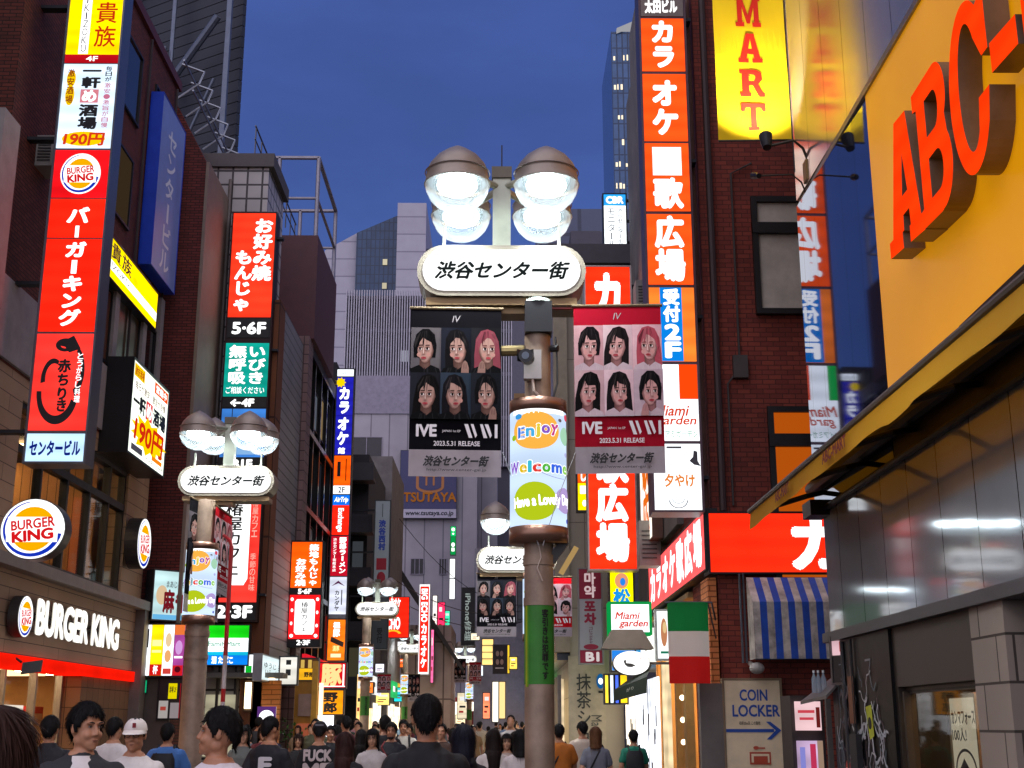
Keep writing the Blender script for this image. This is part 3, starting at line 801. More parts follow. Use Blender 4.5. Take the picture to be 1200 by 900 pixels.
# lit shop fronts at street level further down both sides
def shopfronts(parent, X, side, spans, seed):
    r = random.Random(seed)
    for (y0, y1) in spans:
        col = r.choice(['#ffd9a0', '#fff0d8', '#ffe2b8', '#f2f6ff', '#ffc890'])
        fr = frL(X, y0, y1, .3, r.uniform(2.3, 2.9)) if side == 'L' else frR(X, y0, y1, .3, r.uniform(2.3, 2.9))
        w = face('shop_window', parent, fr, E(col, r.uniform(1.4, 2.6), .35), .03)
        f2 = Fr(fr.p(0, 0, .03), fr.U, fr.V, fr.w, fr.h); it = []
        for k in range(r.randint(4, 8)):
            u = r.random() * .85; v = r.uniform(.25, .8); it.append(('r', u, v, u + r.uniform(.04, .14), v + r.uniform(.08, .2), M(r.choice(['#3a2a20', '#7a2a22', '#22384a', '#c8b090', '#40502c']), .6)))
        for k in range(3): it.append(('r', k / 3 + .32, 0, k / 3 + .34, 1, M('#4a4540', .5)))
        draw(f2, it, .01, .004).build('display', w)
        fr3 = frL(X + .05, y0, y1, 2.95, 3.7) if side == 'L' else frR(X - .05, y0, y1, 2.95, 3.7)
        sg = face('shop_fascia', parent, fr3, E(r.choice(['#ff5030', '#f8f8f0', '#ffd040', '#30a0e0', '#f0f4ff', '#e02030', '#30b060']), r.uniform(.9, 1.5), .15), .12)
        draw(Fr(fr3.p(0, 0, .12), fr3.U, fr3.V, fr3.w, fr3.h), [('r', .12, .3, .5, .65, E('#ffffff', 1.2)), ('r', .55, .35, .8, .6, M('#303030', .5))], .01, .004).build('lettering', sg)
_by = {o['label'][:9]: o for o in list(COL.objects) if o.get('category') == 'building'}
def bld_by(start): return next(o for o in COL.objects if o.get('category') == 'building' and o['label'].startswith(start))
shopfronts(bld_by('black framed'), -5.9, 'L', [(38.8, 42.5), (43, 47)], 1)
shopfronts(bld_by('dark narrow'), -5.55, 'L', [(54.3, 57.6), (58, 61.7)], 2)
shopfronts(bld_by('grey rendered'), -5.25, 'L', [(62.4, 65.8), (66.3, 69.6)], 3)
shopfronts(bld_by('beige panelled'), 1.55, 'R', [(44.5, 48), (48.6, 53), (53.6, 59)], 4)
shopfronts(bld_by('dark red brick karaoke'), 3.44, 'R', [(28.2, 30.2), (30.6, 33.0), (33.4, 35.6)], 9)
shopfronts(bld_by('slate blue'), 1.85, 'R', [(61, 65), (65.6, 70), (70.6, 75), (76, 81)], 5)
b = bld_by('windowless'); fr = Fr((-9, 94.9, 3.6), (1, 0, 0), (0, 0, -1), 8.5, 3.2); w = face('shop_window', b, fr, E('#fff2da', 2.0, .3), .05)
draw(Fr(fr.p(0, 0, .05), fr.U, fr.V, fr.w, fr.h), [('r', .0, .0, 1, .1, M('#b02a2a', .5)), ('r', .2, .3, .3, .7, M('#4a4038', .5)), ('r', .5, .35, .56, .8, M('#403a38', .5)), ('r', .75, .3, .85, .6, M('#7a2a22', .5))], .02, .01).build('display', w)
# wall mounted machines and pipes
for i, (px, py, Y, w_, d_, lab) in enumerate([(762, 636, 27.0, .45, .95, 'off white air conditioner on the brick block above the karaoke fascia'), (53, 176, 21.6, .34, .6, 'tall pale metal box beside the tallest column sign'), (757, 345, 27.5, .45, .7, 'small grey duct box on the concrete side wall')]):
    q = onY(px, py, Y); t = thing('air_conditioner', lab, 'air conditioner', q, 'machines fixed to the walls')
    m = MB(M('#8e8a84', .55, .1, .2)); m.box(q[0] - w_ / 2, Y, q[2] - d_ / 2, q[0] + w_ / 2, Y + .6, q[2] + d_ / 2); m.build('case', t)
    m = MB(M('#3a3836', .5)); 
    for k in range(7): z = q[2] - d_ * .35 + k * d_ * .1; m.box(q[0] - w_ * .38, Y - .02, z, q[0] + w_ * .3, Y, z + .025)
    m.build('grille', t)

# conduits, junction boxes and stains of use on the bare walls
m = MB(M('#4a423e', .6, .2))
for x in (5.9, 6.3): m.tube([(x, 21.14, 5.2), (x, 21.14, 8.3), (x + .15, 21.14, 8.5), (x + .15, 21.14, 14)], .025, 6)
m.box(4.0, 21.08, 7.4, 4.25, 21.18, 7.8); m.tube([(4.12, 21.14, 7.8), (4.12, 21.14, 11.2), (4.5, 21.14, 11.4)], .02, 6); m.tube([(3.9, 21.14, 5.2), (3.9, 21.14, 7.3), (4.05, 21.14, 7.5)], .018, 6)
m.build('conduit', bld_by('dark red brick karaoke'))
m = MB(M('#3a3230', .6, .2))
for y in (25.8, 27.9, 30.4): m.tube([(-8.44, y, 9.2), (-8.44, y, 17.7)], .03, 6)
m.build('conduit', bld_by('brown brick building'))
m = MB(M('#6c6560', .6, .2)); m.tube([(-7.6, 33.42, 3), (-7.6, 33.42, 16.5)], .05, 8); m.tube([(-7.3, 33.42, 3), (-7.3, 33.42, 12)], .03, 8); m.build('conduit', bld_by('pale square tiled'))
m = MB(M('#2a2a2c', .5, .3)); m.box(4.2, 15.6, 1.15, 4.27, 15.9, 1.55); m.tube([(4.25, 15.75, 1.55), (4.25, 15.75, 2.66)], .018, 6); m.tube([(4.26, 16.2, .2), (4.26, 16.2, 2.66)], .022, 6, M('#4c4c4e', .5, .4)); m.build('meter_box', bld_by('shoe shop'))
# ================================================================ lit signs
def L(h, s=1.1, v=.15): return E(h, s * 1.28, v)
RED = L('#ff2410', 1.0); RED2 = L('#e8141a', .9); ORNG = L('#ff5a0a', 1.05, .12); ORN2 = L('#ff7a18', 1.0)
WPAN = L('#f6fbff', 1.25, .06); WCOL = L('#d8ecff', 1.1, .08); YEL = L('#ffd800', 1.15); BLU = L('#1478e0', 1.0)
INK = M('#101114', .6, 0, 0); INKR = E('#e0281e', .75); INKB = E('#1440c0', .8); WTX = E('#ffffff', 1.6); NAVY = E('#0e2a9a', .6)
def burger_logo(cu, cv, ru, rv):
    o = [('e', cu, cv, ru, rv, E('#ffffff', 1.35)),
         ('a', cu, cv, ru * .93, rv * .93, 100, 350, .03, .17, E('#1136c8', .9)),
         ('e', cu, cv, ru * .70, rv * .74, E('#ffb400', 1.0)),
         ('r', cu - ru * .8, cv - rv * .40, cu + ru * .8, cv + rv * .44, E('#ffffff', 1.35)),
         ('t', 'BURGER', cu - ru * .68, cv - rv * .34, cu + ru * .68, cv - rv * .01, E('#e0161c', .95), .03, 0, -7),
         ('t', 'KING', cu - ru * .62, cv + rv * .03, cu + ru * .66, cv + rv * .40, E('#e0161c', .95), .05, 0, -7)]
    return o
def gaicho(u0, v0, u1, v1, ink, bold=.03):
    return [('t', '渋谷センター街', u0, v0, u1, v1, ink, bold, .28)]

# --- left: column of signs on the burger building
tower('column_sign', 'tall lit column sign stacked with yellow, white and red panels on the burger building', 21, 33, 101, 500, [
    (-28, 64, YEL, [('r', .24, 0, .42, 1, WTX), ('V', 'TORIKIZOKU', .28, -.05, .38, .98, M('#777777'), .0), ('V', '鳥貴族', .52, .02, .92, .93, E('#e03a10', .8), .012)]),
    (64, 74, L('#c4101c', .8), [('t', '4F', .40, .2, .62, .82, WTX, .02)]),
    (75, 174, WCOL, [('e', .16, .18, .085, .10, E('#ffcf00', 1)), ('e', .16, .38, .085, .12, E('#ffcf00', 1)),
        ('V', '激安酒場', .09, .06, .22, .48, E('#c63a1a', .5), .02), ('v', '一軒', .36, .02, .72, .30, INK, .05), ('r', .36, .31, .70, .47, E('#e88a98', .9)), ('t', 'め', .40, .32, .66, .46, WTX, .05),
        ('v', '酒場', .36, .49, .72, .79, INK, .05), ('V', '毎日が', .80, .03, .92, .22, INK, .02), ('V', '激安・激旨が自慢', .80, .23, .92, .77, E('#d87a9a', .9), .015),
        ('e', .5, .90, .4, .085, E('#ffd000', 1.1)), ('t', '190円', .14, .83, .88, .98, E('#e8401a', .9), .035, .1)]),
    (176, 232, L('#f4141c', .95, .2), burger_logo(.5, .5, .37, .43)),
    (233, 279, RED, [('t', 'バ', .33, .22, .73, .62, WTX, .05), ('r', .5, .70, .57, 1.0, WTX)]),
    (280, 389, RED, [('v', 'ガーキング', .34, .03, .74, .95, WTX, .055)]),
    (391, 505, L('#ff3830', .95, .15), [('a', .46, .60, .37, .34, 180, 340, .22, .30, INK), ('a', .34, .48, .20, .22, 60, 190, .2, .4, INK), ('a', .62, .40, .28, .30, -60, 60, .3, .2, INK), ('a', .52, .12, .17, .07, 0, 360, .5, .5, INK), ('p', [(.36, .12), (.66, .02), (.80, .16), (.6, .20), (.52, .14)], INK),
        ('v', '赤ちり', .42, .27, .66, .70, INK, .05), ('v', 'き', .44, .68, .66, .82, INK, .05), ('V', 'とうがらし料理', .76, .20, .86, .72, WTX, .02)]),
    (508, 541, L('#bfe2ff', 1.0, .1), [('t', 'センタービル', .06, .25, .94, .8, NAVY, .045)]),
], depth=.45, frame=M('#6a6f78', .3, .7, .1), bracket=-8.5)

# --- left: burger restaurant's own signs
def disc(name, label, fr, thick=.35):
    r = thing(name, label, 'sign', fr.p(.5, .5))
    def ring(z, k=1.0): return [fr.p(.5 + .5 * k * math.cos(2 * math.pi * i / 40), .5 + .5 * k * math.sin(2 * math.pi * i / 40), z) for i in range(40)]
    m = MB(M('#3c3a3a', .4, .3)); A, B = ring(0, 1.03), ring(-thick, 1.03); n0 = len(m.v)
    m.v += [tuple(p) for p in A + B]; mi = m._m(None)
    for i in range(40): j = (i + 1) % 40; m.f.append((i, j, 40 + j, 40 + i)); m.mi.append(mi)
    m.f.append(tuple(range(40))); m.mi.append(mi); m.f.append(tuple(range(79, 39, -1))); m.mi.append(mi)
    m.tube([fr.p(.5, .3, -thick), fr.p(.5, .3, -thick - .25)], .05, 8); m.tube([fr.p(.5, .7, -thick), fr.p(.5, .7, -thick - .25)], .05, 8)
    m.build('housing', r)
    draw(fr, burger_logo(.5, .5, .5, .5), .006, .003).build('lettering', r)
    return r
disc('round_sign', 'large round lit burger sign facing down the street under the column sign', frY(20.2, 1, 585, 76, 655), .3)
y0 = onX(160, 640, -8.1)[1]; zc = onX(171, 638, -8.1)[2]
disc('round_sign', 'round lit burger sign on the timber corner above the mahjong sign', frL(-8.1, y0 + .05, y0 + 1.15, zc - .56, zc + .56), .3)
y0 = onX(22, 722, -8.2)[1]; zc = onX(31, 722, -8.2)[2]
disc('round_sign', 'round lit burger sign left of the white burger lettering', frL(-8.25, y0 + .1, y0 + .80, zc - .35, zc + .35), .18)
ya = onX(42, 720, -8.4)[1]; yb = onX(138, 742, -8.4)[1]; z1 = onX(90, 714, -8.4)[2]; z0 = onX(90, 753, -8.4)[2]
fr = frL(-8.4, ya, yb, z0, z1)
r = thing('letter_sign', 'white lit burger restaurant lettering on the dark timber fascia', 'sign', fr.p(.5, .5))
bx('rail', r, M('#3a322c', .5), (-8.47, ya, z0 + .25, -8.43, yb, z0 + .3), (-8.47, ya, z1 - .3, -8.43, yb, z1 - .25))
draw(fr, [('t', 'BURGER KING', 0, 0, 1, 1, E('#fffdf6', 1.5) if i == 4 else M('#cfcac0', .5), .06)], -.03 + i * .01, 0)
draw(fr, [('t', 'BURGER KING', 0, 0, 1, 1, E('#fffdf6', 1.5), .038)], .03, .002).build('lettering', r)
draw(Fr(fr.p(0, 0, -.01), fr.U, fr.V, fr.w, fr.h), [('t', 'BURGER KING', 0, 0, 1, 1, M('#cfcac0', .5), .05)], .02, .002).build('letter_return', r)
m = MB(M('#161617', .5)); p = onX(24, 790, -8.3); m.obox((p[0], p[1], p[2]), (.3, .12, .05), (-.06, .2, 0), (0, .05, .2)); m.tube([(p[0], p[1], p[2] + .2), (-8.45, p[1], p[2] + .3)], .02, 6)
tag(m.build('floodlight'), 'small black floodlight under the red band of the restaurant', 'lamp')

# --- left: boards on the brick facade
fr = frL(-8.2, 28.3, 30.5, 12.1, 16.5)
board('wall_sign', 'unlit long blue upright board high on the brick wall, parapet beside it', fr, [(0, 0, 1, 1, M('#7f93d0', .4, 0, .1), [('v', 'センタービル', .3, .12, .7, .97, M('#e0e4f0', .5, 0, 0), .02)])], .28, M('#0f3fc0', .4, 0, .1), rim=.02)
fr = frL(-8.3, 24.3, 29.45, 10.85, 11.72)
board('wall_sign', 'wide plain yellow lit sign with a white stripe on the brick wall', fr, [(0, 0, 1, 1, L('#ffdc00', 1.2), [('r', 0, .55, 1, .8, WTX), ('v', '鳥', .12, .05, .26, .5, M('#6b2a12', .5), .02), ('v', '貴', .27, .05, .41, .5, M('#6b2a12', .5), .02), ('v', '族', .42, .05, .56, .5, M('#6b2a12', .5), .02), ('t', 'TORIKIZOKU.', .02, .60, .56, .75, M('#444444', .5), .0)])], .2, DARK)
ya = onX(153, 470, -7.9)[1]; yb = onX(194, 500, -7.9)[1]; z1 = onX(156, 420, -7.9)[2]; z0 = onX(152, 530, -7.9)[2]
fr = frL(-7.9, ya, yb, z0, z1)
board('wall_sign', 'white lit price board reading 190円 on a deep black case', fr, [(0, 0, 1, 1, L('#f8fff0', 1.25, .05), [('r', .02, .02, .30, .16, E('#ffd000', 1)), ('t', '激安酒場', .04, .05, .28, .14, E('#d0401a', .8), .02), ('r', .58, .02, .98, .15, E('#ff5a10', 1)), ('t', '営業中', .62, .04, .94, .13, WTX, .03),
    ('t', '毎日が激安・激旨が自慢', .06, .20, .92, .29, E('#9a4a3a', .5), .015), ('t', '一軒', .03, .33, .36, .52, INK, .05), ('r', .37, .32, .55, .53, E('#f04a50', .95)), ('t', 'め', .39, .34, .53, .51, WTX, .05), ('t', '酒場', .57, .33, .94, .52, INK, .05),
    ('s', .5, .72, .52, .22, 11, E('#ffd000', 1.15)), ('t', '190円', .10, .58, .90, .86, E('#e03010', .9), .035, .15), ('r', .04, .9, .34, .97, M('#8a8f9a', .5)), ('r', .6, .88, .9, .93, E('#ff8a10', 1)), ('t', 'センタービル3F', .42, .94, .94, .98, INK, .01)])], .65, M('#0b0b0c', .4), rim=.05)
fr = Fr((onY(180, 690, 30.6)[0], 30.6, onY(180, 668, 30.6)[2]), (.75, .66, 0), (0, 0, -1), 1.05, 1.15)
board('wall_sign', 'pale blue lit mahjong sign with dark red characters by the brick corner', fr, [(0, 0, 1, 1, L('#b7d6d8', .95, .15), [('e', .2, .5, .14, .2, E('#e8c8a0', .9)), ('t', '麻', .24, .38, .52, .86, E('#a02230', .5), .05), ('t', '雀', .54, .38, .82, .86, E('#a02230', .5), .05), ('t', 'まあじゃん', .3, .2, .76, .34, E('#8a9aa0', .6), .02), ('r', .0, .9, 1, 1, E('#6ab8e8', 1))])], .35, M('#4a4c50', .5, .5))

# --- left: lit menu panels and doorway under the brick building
fr = frY(30.7, 159, 732, 216, 792)
board('menu_board', 'row of bright white, yellow and purple menu panels beside the restaurant corner', fr, [
    (0, 0, .31, 1, WPAN, [('r', .2, .08, .85, .45, M('#30405a', .5)), ('e', .5, .25, .22, .12, WTX), ('a', .5, .25, .16, .08, 20, 300, .4, .3, M('#30405a', .5))]),
    (.31, 0, .56, 1, L('#ffd40a', 1.1), [('r', 0, .78, 1, 1, E('#e01a14', .95)), ('r', .1, .3, .9, .42, E('#fff0a0', 1.2)), ('r', .1, .5, .9, .55, E('#fff0a0', 1.2)), ('t', '杯', .3, .8, .7, .97, WTX, .04)]),
    (.56, 0, .78, 1, WPAN, [('e', .5, .3, .3, .14, E('#f0d0a0', 1)), ('e', .5, .62, .32, .12, E('#f4b070', 1)), ('r', .1, .86, .9, .97, E('#e04a40', .9))]),
    (.78, 0, 1, 1, L('#b04aa0', .9, .3), [('r', 0, 0, 1, .2, E('#f07a3a', 1)), ('e', .5, .45, .35, .14, E('#d8a0e0', 1)), ('r', .1, .62, .9, .66, WTX), ('r', 0, .8, 1, 1, E('#e0202a', .9)), ('e', .5, .88, .3, .06, E('#6a1020', .6))])], .25, M('#2e3236', .5, .5))
fr = frY(30.75, 215, 738, 232, 848)
board('poster_panel', 'tall lit photo panel between the menu boards and the lamp pole', fr, [(0, 0, 1, .74, L('#f8e8e0', 1.1), [('e', .5, .2, .45, .12, E('#d87a6a', .9)), ('e', .5, .5, .45, .1, E('#b04a48', .8)), ('e', .45, .75, .4, .1, E('#a8c060', .9)), ('r', .1, .92, .9, .96, E('#1a5a4a', .5))]), (0, .75, 1, 1, L('#ffb84a', 1.1), [('e', .5, .5, .4, .3, E('#e07a28', 1))])], .12)
fr = frY(30.9, 161, 797, 172, 812)
board('exit_sign', 'small green lit exit sign below the menu panels', fr, [(0, 0, 1, 1, E('#0fae74', 1.0), [('r', .42, .2, .62, .8, WTX), ('e', .55, .18, .1, .1, WTX)])], .1)
fr = frY(30.95, 162, 812, 185, 842)
board('patterned_panel', 'pale shop front with patterned panel under the exit sign', fr, [(0, 0, 1, .45, E('#8d8878', .6), [('r', .5, .4, .6, .7, INK)]), (.0, .46, .3, 1, E('#4a4a4c', .5), None), (.3, .46, 1, 1, E('#d0a878', .7, .3), [('r', .05, .1, .95, .9, E('#a07850', .7, .3))])], .1)
fr = frY(30.85, 186, 796, 212, 842)
board('poster_panel', 'black notice panel with a small yellow square beside the shop front', fr, [(0, 0, 1, 1, M('#17181c', .4), [('r', .42, .10, .82, .5, E('#f0dc00', .9)), ('t', '酒場 2F', .46, .18, .78, .34, INK, .02), ('r', .02, .55, .45, 1, E('#c0b8b4', .7)), ('r', .55, .6, .95, 1, E('#b0a4a8', .6)), ('r', .1, .7, .36, .8, E('#c04a40', .7)), ('r', .96, .1, 1, 1, E('#a01420', .7))])], .1, BLACK)

# --- left: red column of okonomiyaki signs
DK = M('#2a1614', .5, .3)
tower('column_sign', 'lit column sign with a red top panel and a teal panel beside the tiled wall', 33, 265, 316, 400, [
    (250, 372, L('#ff3a20', 1.0), [('v', 'お好み焼', .50, .05, .96, .66, WTX, .05), ('v', 'もんじゃ', .08, .36, .52, .95, WTX, .05)]),
    (373, 396, M('#161617', .5, 0, .05), [('t', '5·6F', .12, .2, .9, .82, WTX, .04)]),
    (402, 465, L('#0fa090', .85), [('v', 'いびき', .52, .04, .94, .78, WTX, .04), ('v', '無呼吸', .08, .04, .50, .78, WTX, .04), ('t', 'ご相談ください', .06, .82, .94, .95, WTX, .01)]),
    (466, 478, M('#161617', .5, 0, .05), [('t', '←4F', .18, .1, .72, .9, WTX, .05)]),
    (479, 536, L('#3a78c8', .9, .3), [('e', .5, .3, .2, .18, E('#9cc8f0', 1)), ('r', .1, .75, .9, .95, E('#8ab8e8', 1))]),
    (537, 551, M('#161617', .5, 0, .05), [('t', 'B1F', .3, .1, .75, .9, WTX, .05)]),
    (552, 582, M('#1b1516', .5, 0, .05), None),
    (583, 706, L('#ff3a30', .95), [('p', [(.0, 0), (.78, 0), (.78, .78), (.70, .84), (.0, .84)], WTX), ('v', '椿屋カフェ', .22, .04, .62, .76, INK, .02), ('V', '椿屋カフェ  季節の甘味', .82, .02, .95, .9, E('#ffb8a8', 1), .01), ('r', .0, .60, .36, .96, M('#2a2426', .5)), ('r', .05, .64, .18, .9, WTX)]),
    (707, 727, M('#161617', .5, 0, .05), [('t', '2·3F', .12, .12, .92, .88, WTX, .05)]),
], depth=.5, frame=DK, bracket=-6.0)
fr = frY(33.1, 241, 733, 291, 779)
board('shop_sign', 'green, white and blue convenience store sign behind the striped pole', fr, [(0, 0, 1, .32, L('#14c414', 1.1), None), (0, .32, 1, .67, WPAN, [('t', 'FamilyMart', .06, .25, .82, .72, E('#8ac8a8', .9), .02)]), (0, .67, 1, .76, L('#10a8c8', 1.1), None), (0, .76, 1, 1, L('#0a78e0', 1.1), [('t', '酒 たばこ', .16, .12, .66, .9, WTX, .05)])], .3, gap=.002)
fr = frY(33.2, 287, 767, 306, 791)
board('fascia_sign', 'low green and white lit fascia running behind the white notice board', fr, [(0, 0, .5, 1, WPAN, [('r', .1, .55, .9, .9, E('#10b830', 1)), ('r', .2, .1, .5, .4, E('#10b830', 1))]), (.5, 0, 1, 1, WPAN, [('r', .0, .1, 1, .35, E('#10b830', 1)), ('r', .3, .6, .9, .9, E('#1060e0', 1))])], .2)
ya = onX(306, 780, -5.85)[1]; yb = onX(336, 785, -5.85)[1]; z1 = onX(320, 771, -5.85)[2]; z0 = onX(320, 799, -5.85)[2]
fr = frL(-5.85, ya, yb, z0, z1)
board('wall_sign', 'pale white notice board with brush writing above the brick cafe front', fr, [(0, 0, 1, 1, L('#d8e8ea', .95, .06), [('t', 'ゆうじ 茶屋', .08, .25, .92, .5, INK, .01, .2), ('t', 'いらっしゃい', .12, .55, .85, .78, INK, .01, .2)])], .2, M('#8a8e92', .4, .6))

tower('box_sign', 'double box sign with an orange panel over a red bordered white panel', 37, 340, 376, 690, [
    (635, 689, ORNG, [('v', '築地もんじゃ', .58, .05, .9, .96, WTX, .04), ('v', 'お好み焼', .14, .36, .50, .97, WTX, .05)]),
    (689, 697, M('#161617', .5, 0, .05), [('t', '5·6F', .26, .1, .7, .9, WTX, .05)]),
    (697, 749, L('#ff1c20', 1.0), [('p', [(.24, .1), (.78, .1), (.84, .16), (.84, .84), (.78, .9), (.24, .9), (.18, .84), (.18, .16)], WTX), ('v', '椿屋カフェ', .38, .16, .62, .84, INK, .01), ('e', .08, .1, .05, .04, WTX), ('e', .09, .35, .04, .04, WTX), ('e', .08, .65, .04, .04, WTX), ('e', .1, .93, .06, .04, WTX), ('e', .92, .1, .05, .04, WTX), ('e', .92, .4, .04, .04, WTX), ('e', .92, .7, .04, .04, WTX), ('e', .9, .93, .06, .04, WTX)]),
    (749, 757, M('#161617', .5, 0, .05), [('t', '2·3F', .28, .1, .72, .9, WTX, .05)])], depth=.4, bracket=-6.0, frame=DARK)
tower('column_sign', 'narrow lit column sign topped by a deep blue karaoke panel', 44.6, 388, 408, 640, [
    (433, 441, WPAN, [('t', 'グルメビル', .1, .2, .9, .8, E('#4a8a5a', .6), .01)]),
    (442, 487, L('#2222b0', .85), [('s', .22, .14, .34, .14, 9, E('#ffd800', 1.1)), ('v', 'カラ', .12, .25, .86, .98, WTX, .06)]),
    (487, 533, L('#2222b0', .85), [('v', 'オケ', .10, .03, .84, .78, WTX, .06), ('t', '館', .2, .82, .62, .98, WTX, .04)]),
    (534, 569, ORNG, [('r', .2, .2, .4, .7, INK), ('r', .7, .1, .76, .85, E('#7a2a08', .6))]),
    (569, 579, WPAN, [('t', '2F', .3, .15, .7, .85, INK, .02)]),
    (580, 592, L('#0a6ae0', 1.1), [('t', 'AirTrip', .1, .2, .92, .85, WTX, .03, .2)]),
    (592, 627, RED, [('t', 'Exchange', -.25, .38, 1.18, .62, WTX, .03, 0, 90)]),
    (628, 675, L('#c8102a', .9), [('v', '野郎ラーメン', .48, .03, .92, .95, WTX, .05), ('V', '渋谷センター街総本店', .12, .05, .32, .9, WTX, .01)]),
    (676, 720, L('#d8dcec', 1.0), [('p', [(.1, .25), (.5, .1), (.9, .25), (.5, .17)], E('#7a2a6a', .5)), ('v', 'カンダヤ', .3, .36, .6, .92, INK, .03), ('r', .7, .35, .76, .75, M('#555566', .5))]),
    (720, 725, M('#9a9aa2', .4, .5), None),
    (726, 774, ORN2, [('t', '極', .3, .06, .7, .22, WTX, .05), ('t', '豚', .3, .24, .7, .42, WTX, .05), ('p', [(.2, .42), (.95, .56), (.9, .68), (.15, .54)], M('#3a2012', .5)), ('t', '濃厚', .3, .64, .7, .78, E('#ffe890', 1.2), .04), ('r', .2, .84, .8, .93, E('#fff0c0', 1.2))]),
], depth=.35, bracket=-6.0, far=2)
fr = frY(41.3, 374, 777, 405, 806)
board('shop_sign', 'red ramen sign with one large cream character for pork', fr, [(0, 0, 1, 1, L('#d8141c', .95), [('t', '豚', .08, .04, .86, .94, E('#ffd890', 1.2), .05), ('r', .9, .05, .96, .95, WTX), ('r', 0, .93, 1, .97, WTX)])], .3, far=2)
fr = frY(41.3, 372, 809, 402, 837)
board('shop_sign', 'amber ramen sign with two black characters under the red one', fr, [(0, 0, 1, 1, L('#ff9a12', 1.05), [('v', '野郎', .22, .06, .8, .96, INK, .05)])], .3, far=2)
fr = frY(37, 350, 772, 372, 797)
board('shop_sign', 'yellow wooden ramen lantern sign with black characters', fr, [(0, 0, 1, .45, M('#7a4a1c', .6), [('r', .1, .1, .3, 1, E('#e8c060', .8)), ('r', .5, .1, .7, 1, E('#e8c060', .8))]), (0, .45, 1, 1, L('#e8a81c', .95), [('t', '野郎', .3, .3, .8, .75, INK, .04)])], .3, far=2)
fr = frY(34.6, 328, 770, 348, 802)
board('wall_sign', 'small white panel with dark squares left of the ramen lantern sign', fr, [(0, 0, 1, 1, L('#e8e4da', .9), [('r', .35, .1, .65, .28, INK), ('r', .35, .45, .65, .68, INK)])], .2, far=2)

# --- left: farther signs
tower('column_sign', 'unlit pale grey column sign with blue characters over red ones', 52.4, 439, 456, 640, [
    (587, 700, M('#a9b6b8', .5, 0, .05), [('v', '渋谷西村', .25, .20, .75, .52, M('#2a4ab0', .5, 0, 0), .06), ('r', .15, .60, .85, .72, M('#a8142a', .5, 0, 0)), ('e', .5, .80, .3, .06, M('#a8142a', .5, 0, 0)), ('v', '館', .2, .86, .8, .98, M('#a8142a', .5, 0, 0), .05), ('r', .48, .03, .52, .17, INK)]),
    (700, 760, M('#4d5557', .5, 0, .1), [('v', '受付', .3, .6, .7, .9, INK, .02)])], depth=.4, bracket=-6.3, frame=M('#3c4244', .5, .4), far=2)
fr = frY(61.4, 453, 700, 479, 747)
board('shop_sign', 'large red karaoke sign with white capitals CHO and a yellow swoosh', fr, [(0, 0, 1, 1, RED, [('t', 'カラオケ', .0, .02, .62, .26, WTX, .05), ('t', 'ECHO', -.12, .5, .62, .8, WTX, .05), ('a', .3, .95, .4, .14, 20, 170, .3, .3, E('#ffc02a', 1.1))])], .3, far=3)
fr = frY(64, 491, 685, 503, 790)
board('column_sign', 'tall thin red karaoke column sign with a white rim', fr, [(0, 0, 1, 1, WTX, [('r', .06, .02, .94, .98, RED), ('t', 'BIG ECHO', -1.15, .20, 2.15, .27, WTX, .04, 0, 90), ('v', 'カラオケ', .18, .44, .82, .94, WTX, .05)])], .4, M('#d8d8d8', .4, .2), far=3)
fr = frY(94.6, 469, 528, 535, 607)
board('wall_sign', 'dark blue book shop board with orange capitals on the lilac block', fr, [(0, 0, 1, .87, M('#3a3a66', .5, 0, .05), [('r', .28, .42, .78, .62, M('#b0703a', .5, 0, 0)), ('e', .53, .62, .25, .11, M('#b0703a', .5, 0, 0)), ('r', .33, .42, .73, .6, M('#3a3a66', .5, 0, .05)), ('e', .53, .61, .2, .075, M('#3a3a66', .5, 0, .05)), ('t', 'TT', .40, .42, .66, .6, M('#b0703a', .5, 0, 0), .03), ('t', 'TSUTAYA', .06, .72, 1.0, .88, E('#b06a2c', .55), .03)]), (0, .87, 1, 1, M('#b7b2c4', .5, 0, .05), [('t', 'www.tsutaya.co.jp', .1, .2, .95, .85, M('#1c1c30', .5, 0, 0), .03, .15)])], .3, gap=.01, far=4)
m = fr = frY(92, 528, 617, 534, 650)
board('column_sign', 'slim green lit pharmacy column with white discs', fr, [(0, 0, 1, .35, E('#0fd070', 1.1), [('e', .5, .3, .35, .18, WTX), ('e', .5, .75, .2, .1, WTX)]), (0, .36, 1, 1, E('#0a9a48', 1), [('e', .5, .45, .35, .12, WTX), ('r', .2, .62, .8, .82, WTX)])], .3, far=4)
fr = frY(92, 527, 655, 533, 702)
board('column_sign', 'slim white lit column under the green pharmacy one', fr, [(0, 0, 1, .48, WTX, None), (0, .5, 1, 1, WTX, None)], .3, far=4)
fr = frY(75, 541, 689, 556, 756)
board('column_sign', 'black upright phone repair sign with pale lettering', fr, [(0, 0, 1, 1, M('#1a1b1c', .5, 0, .05), [('t', 'iPhone修理', -1.35, .45, 2.35, .57, E('#a8b4b0', .7), .02, 0, 90)])], .3, M('#3a3c3e', .5, .4), far=3)
fr = frY(60, 565, 749, 578, 779)
board('column_sign', 'pale yellow lit stacked panels below the black lamp banner', fr, [(0, .26 * i, 1, .26 * i + .24, L('#ffd880', 1.1), None) for i in range(4)], .3, far=2)
fr = frY(60, 578, 756, 597, 789)
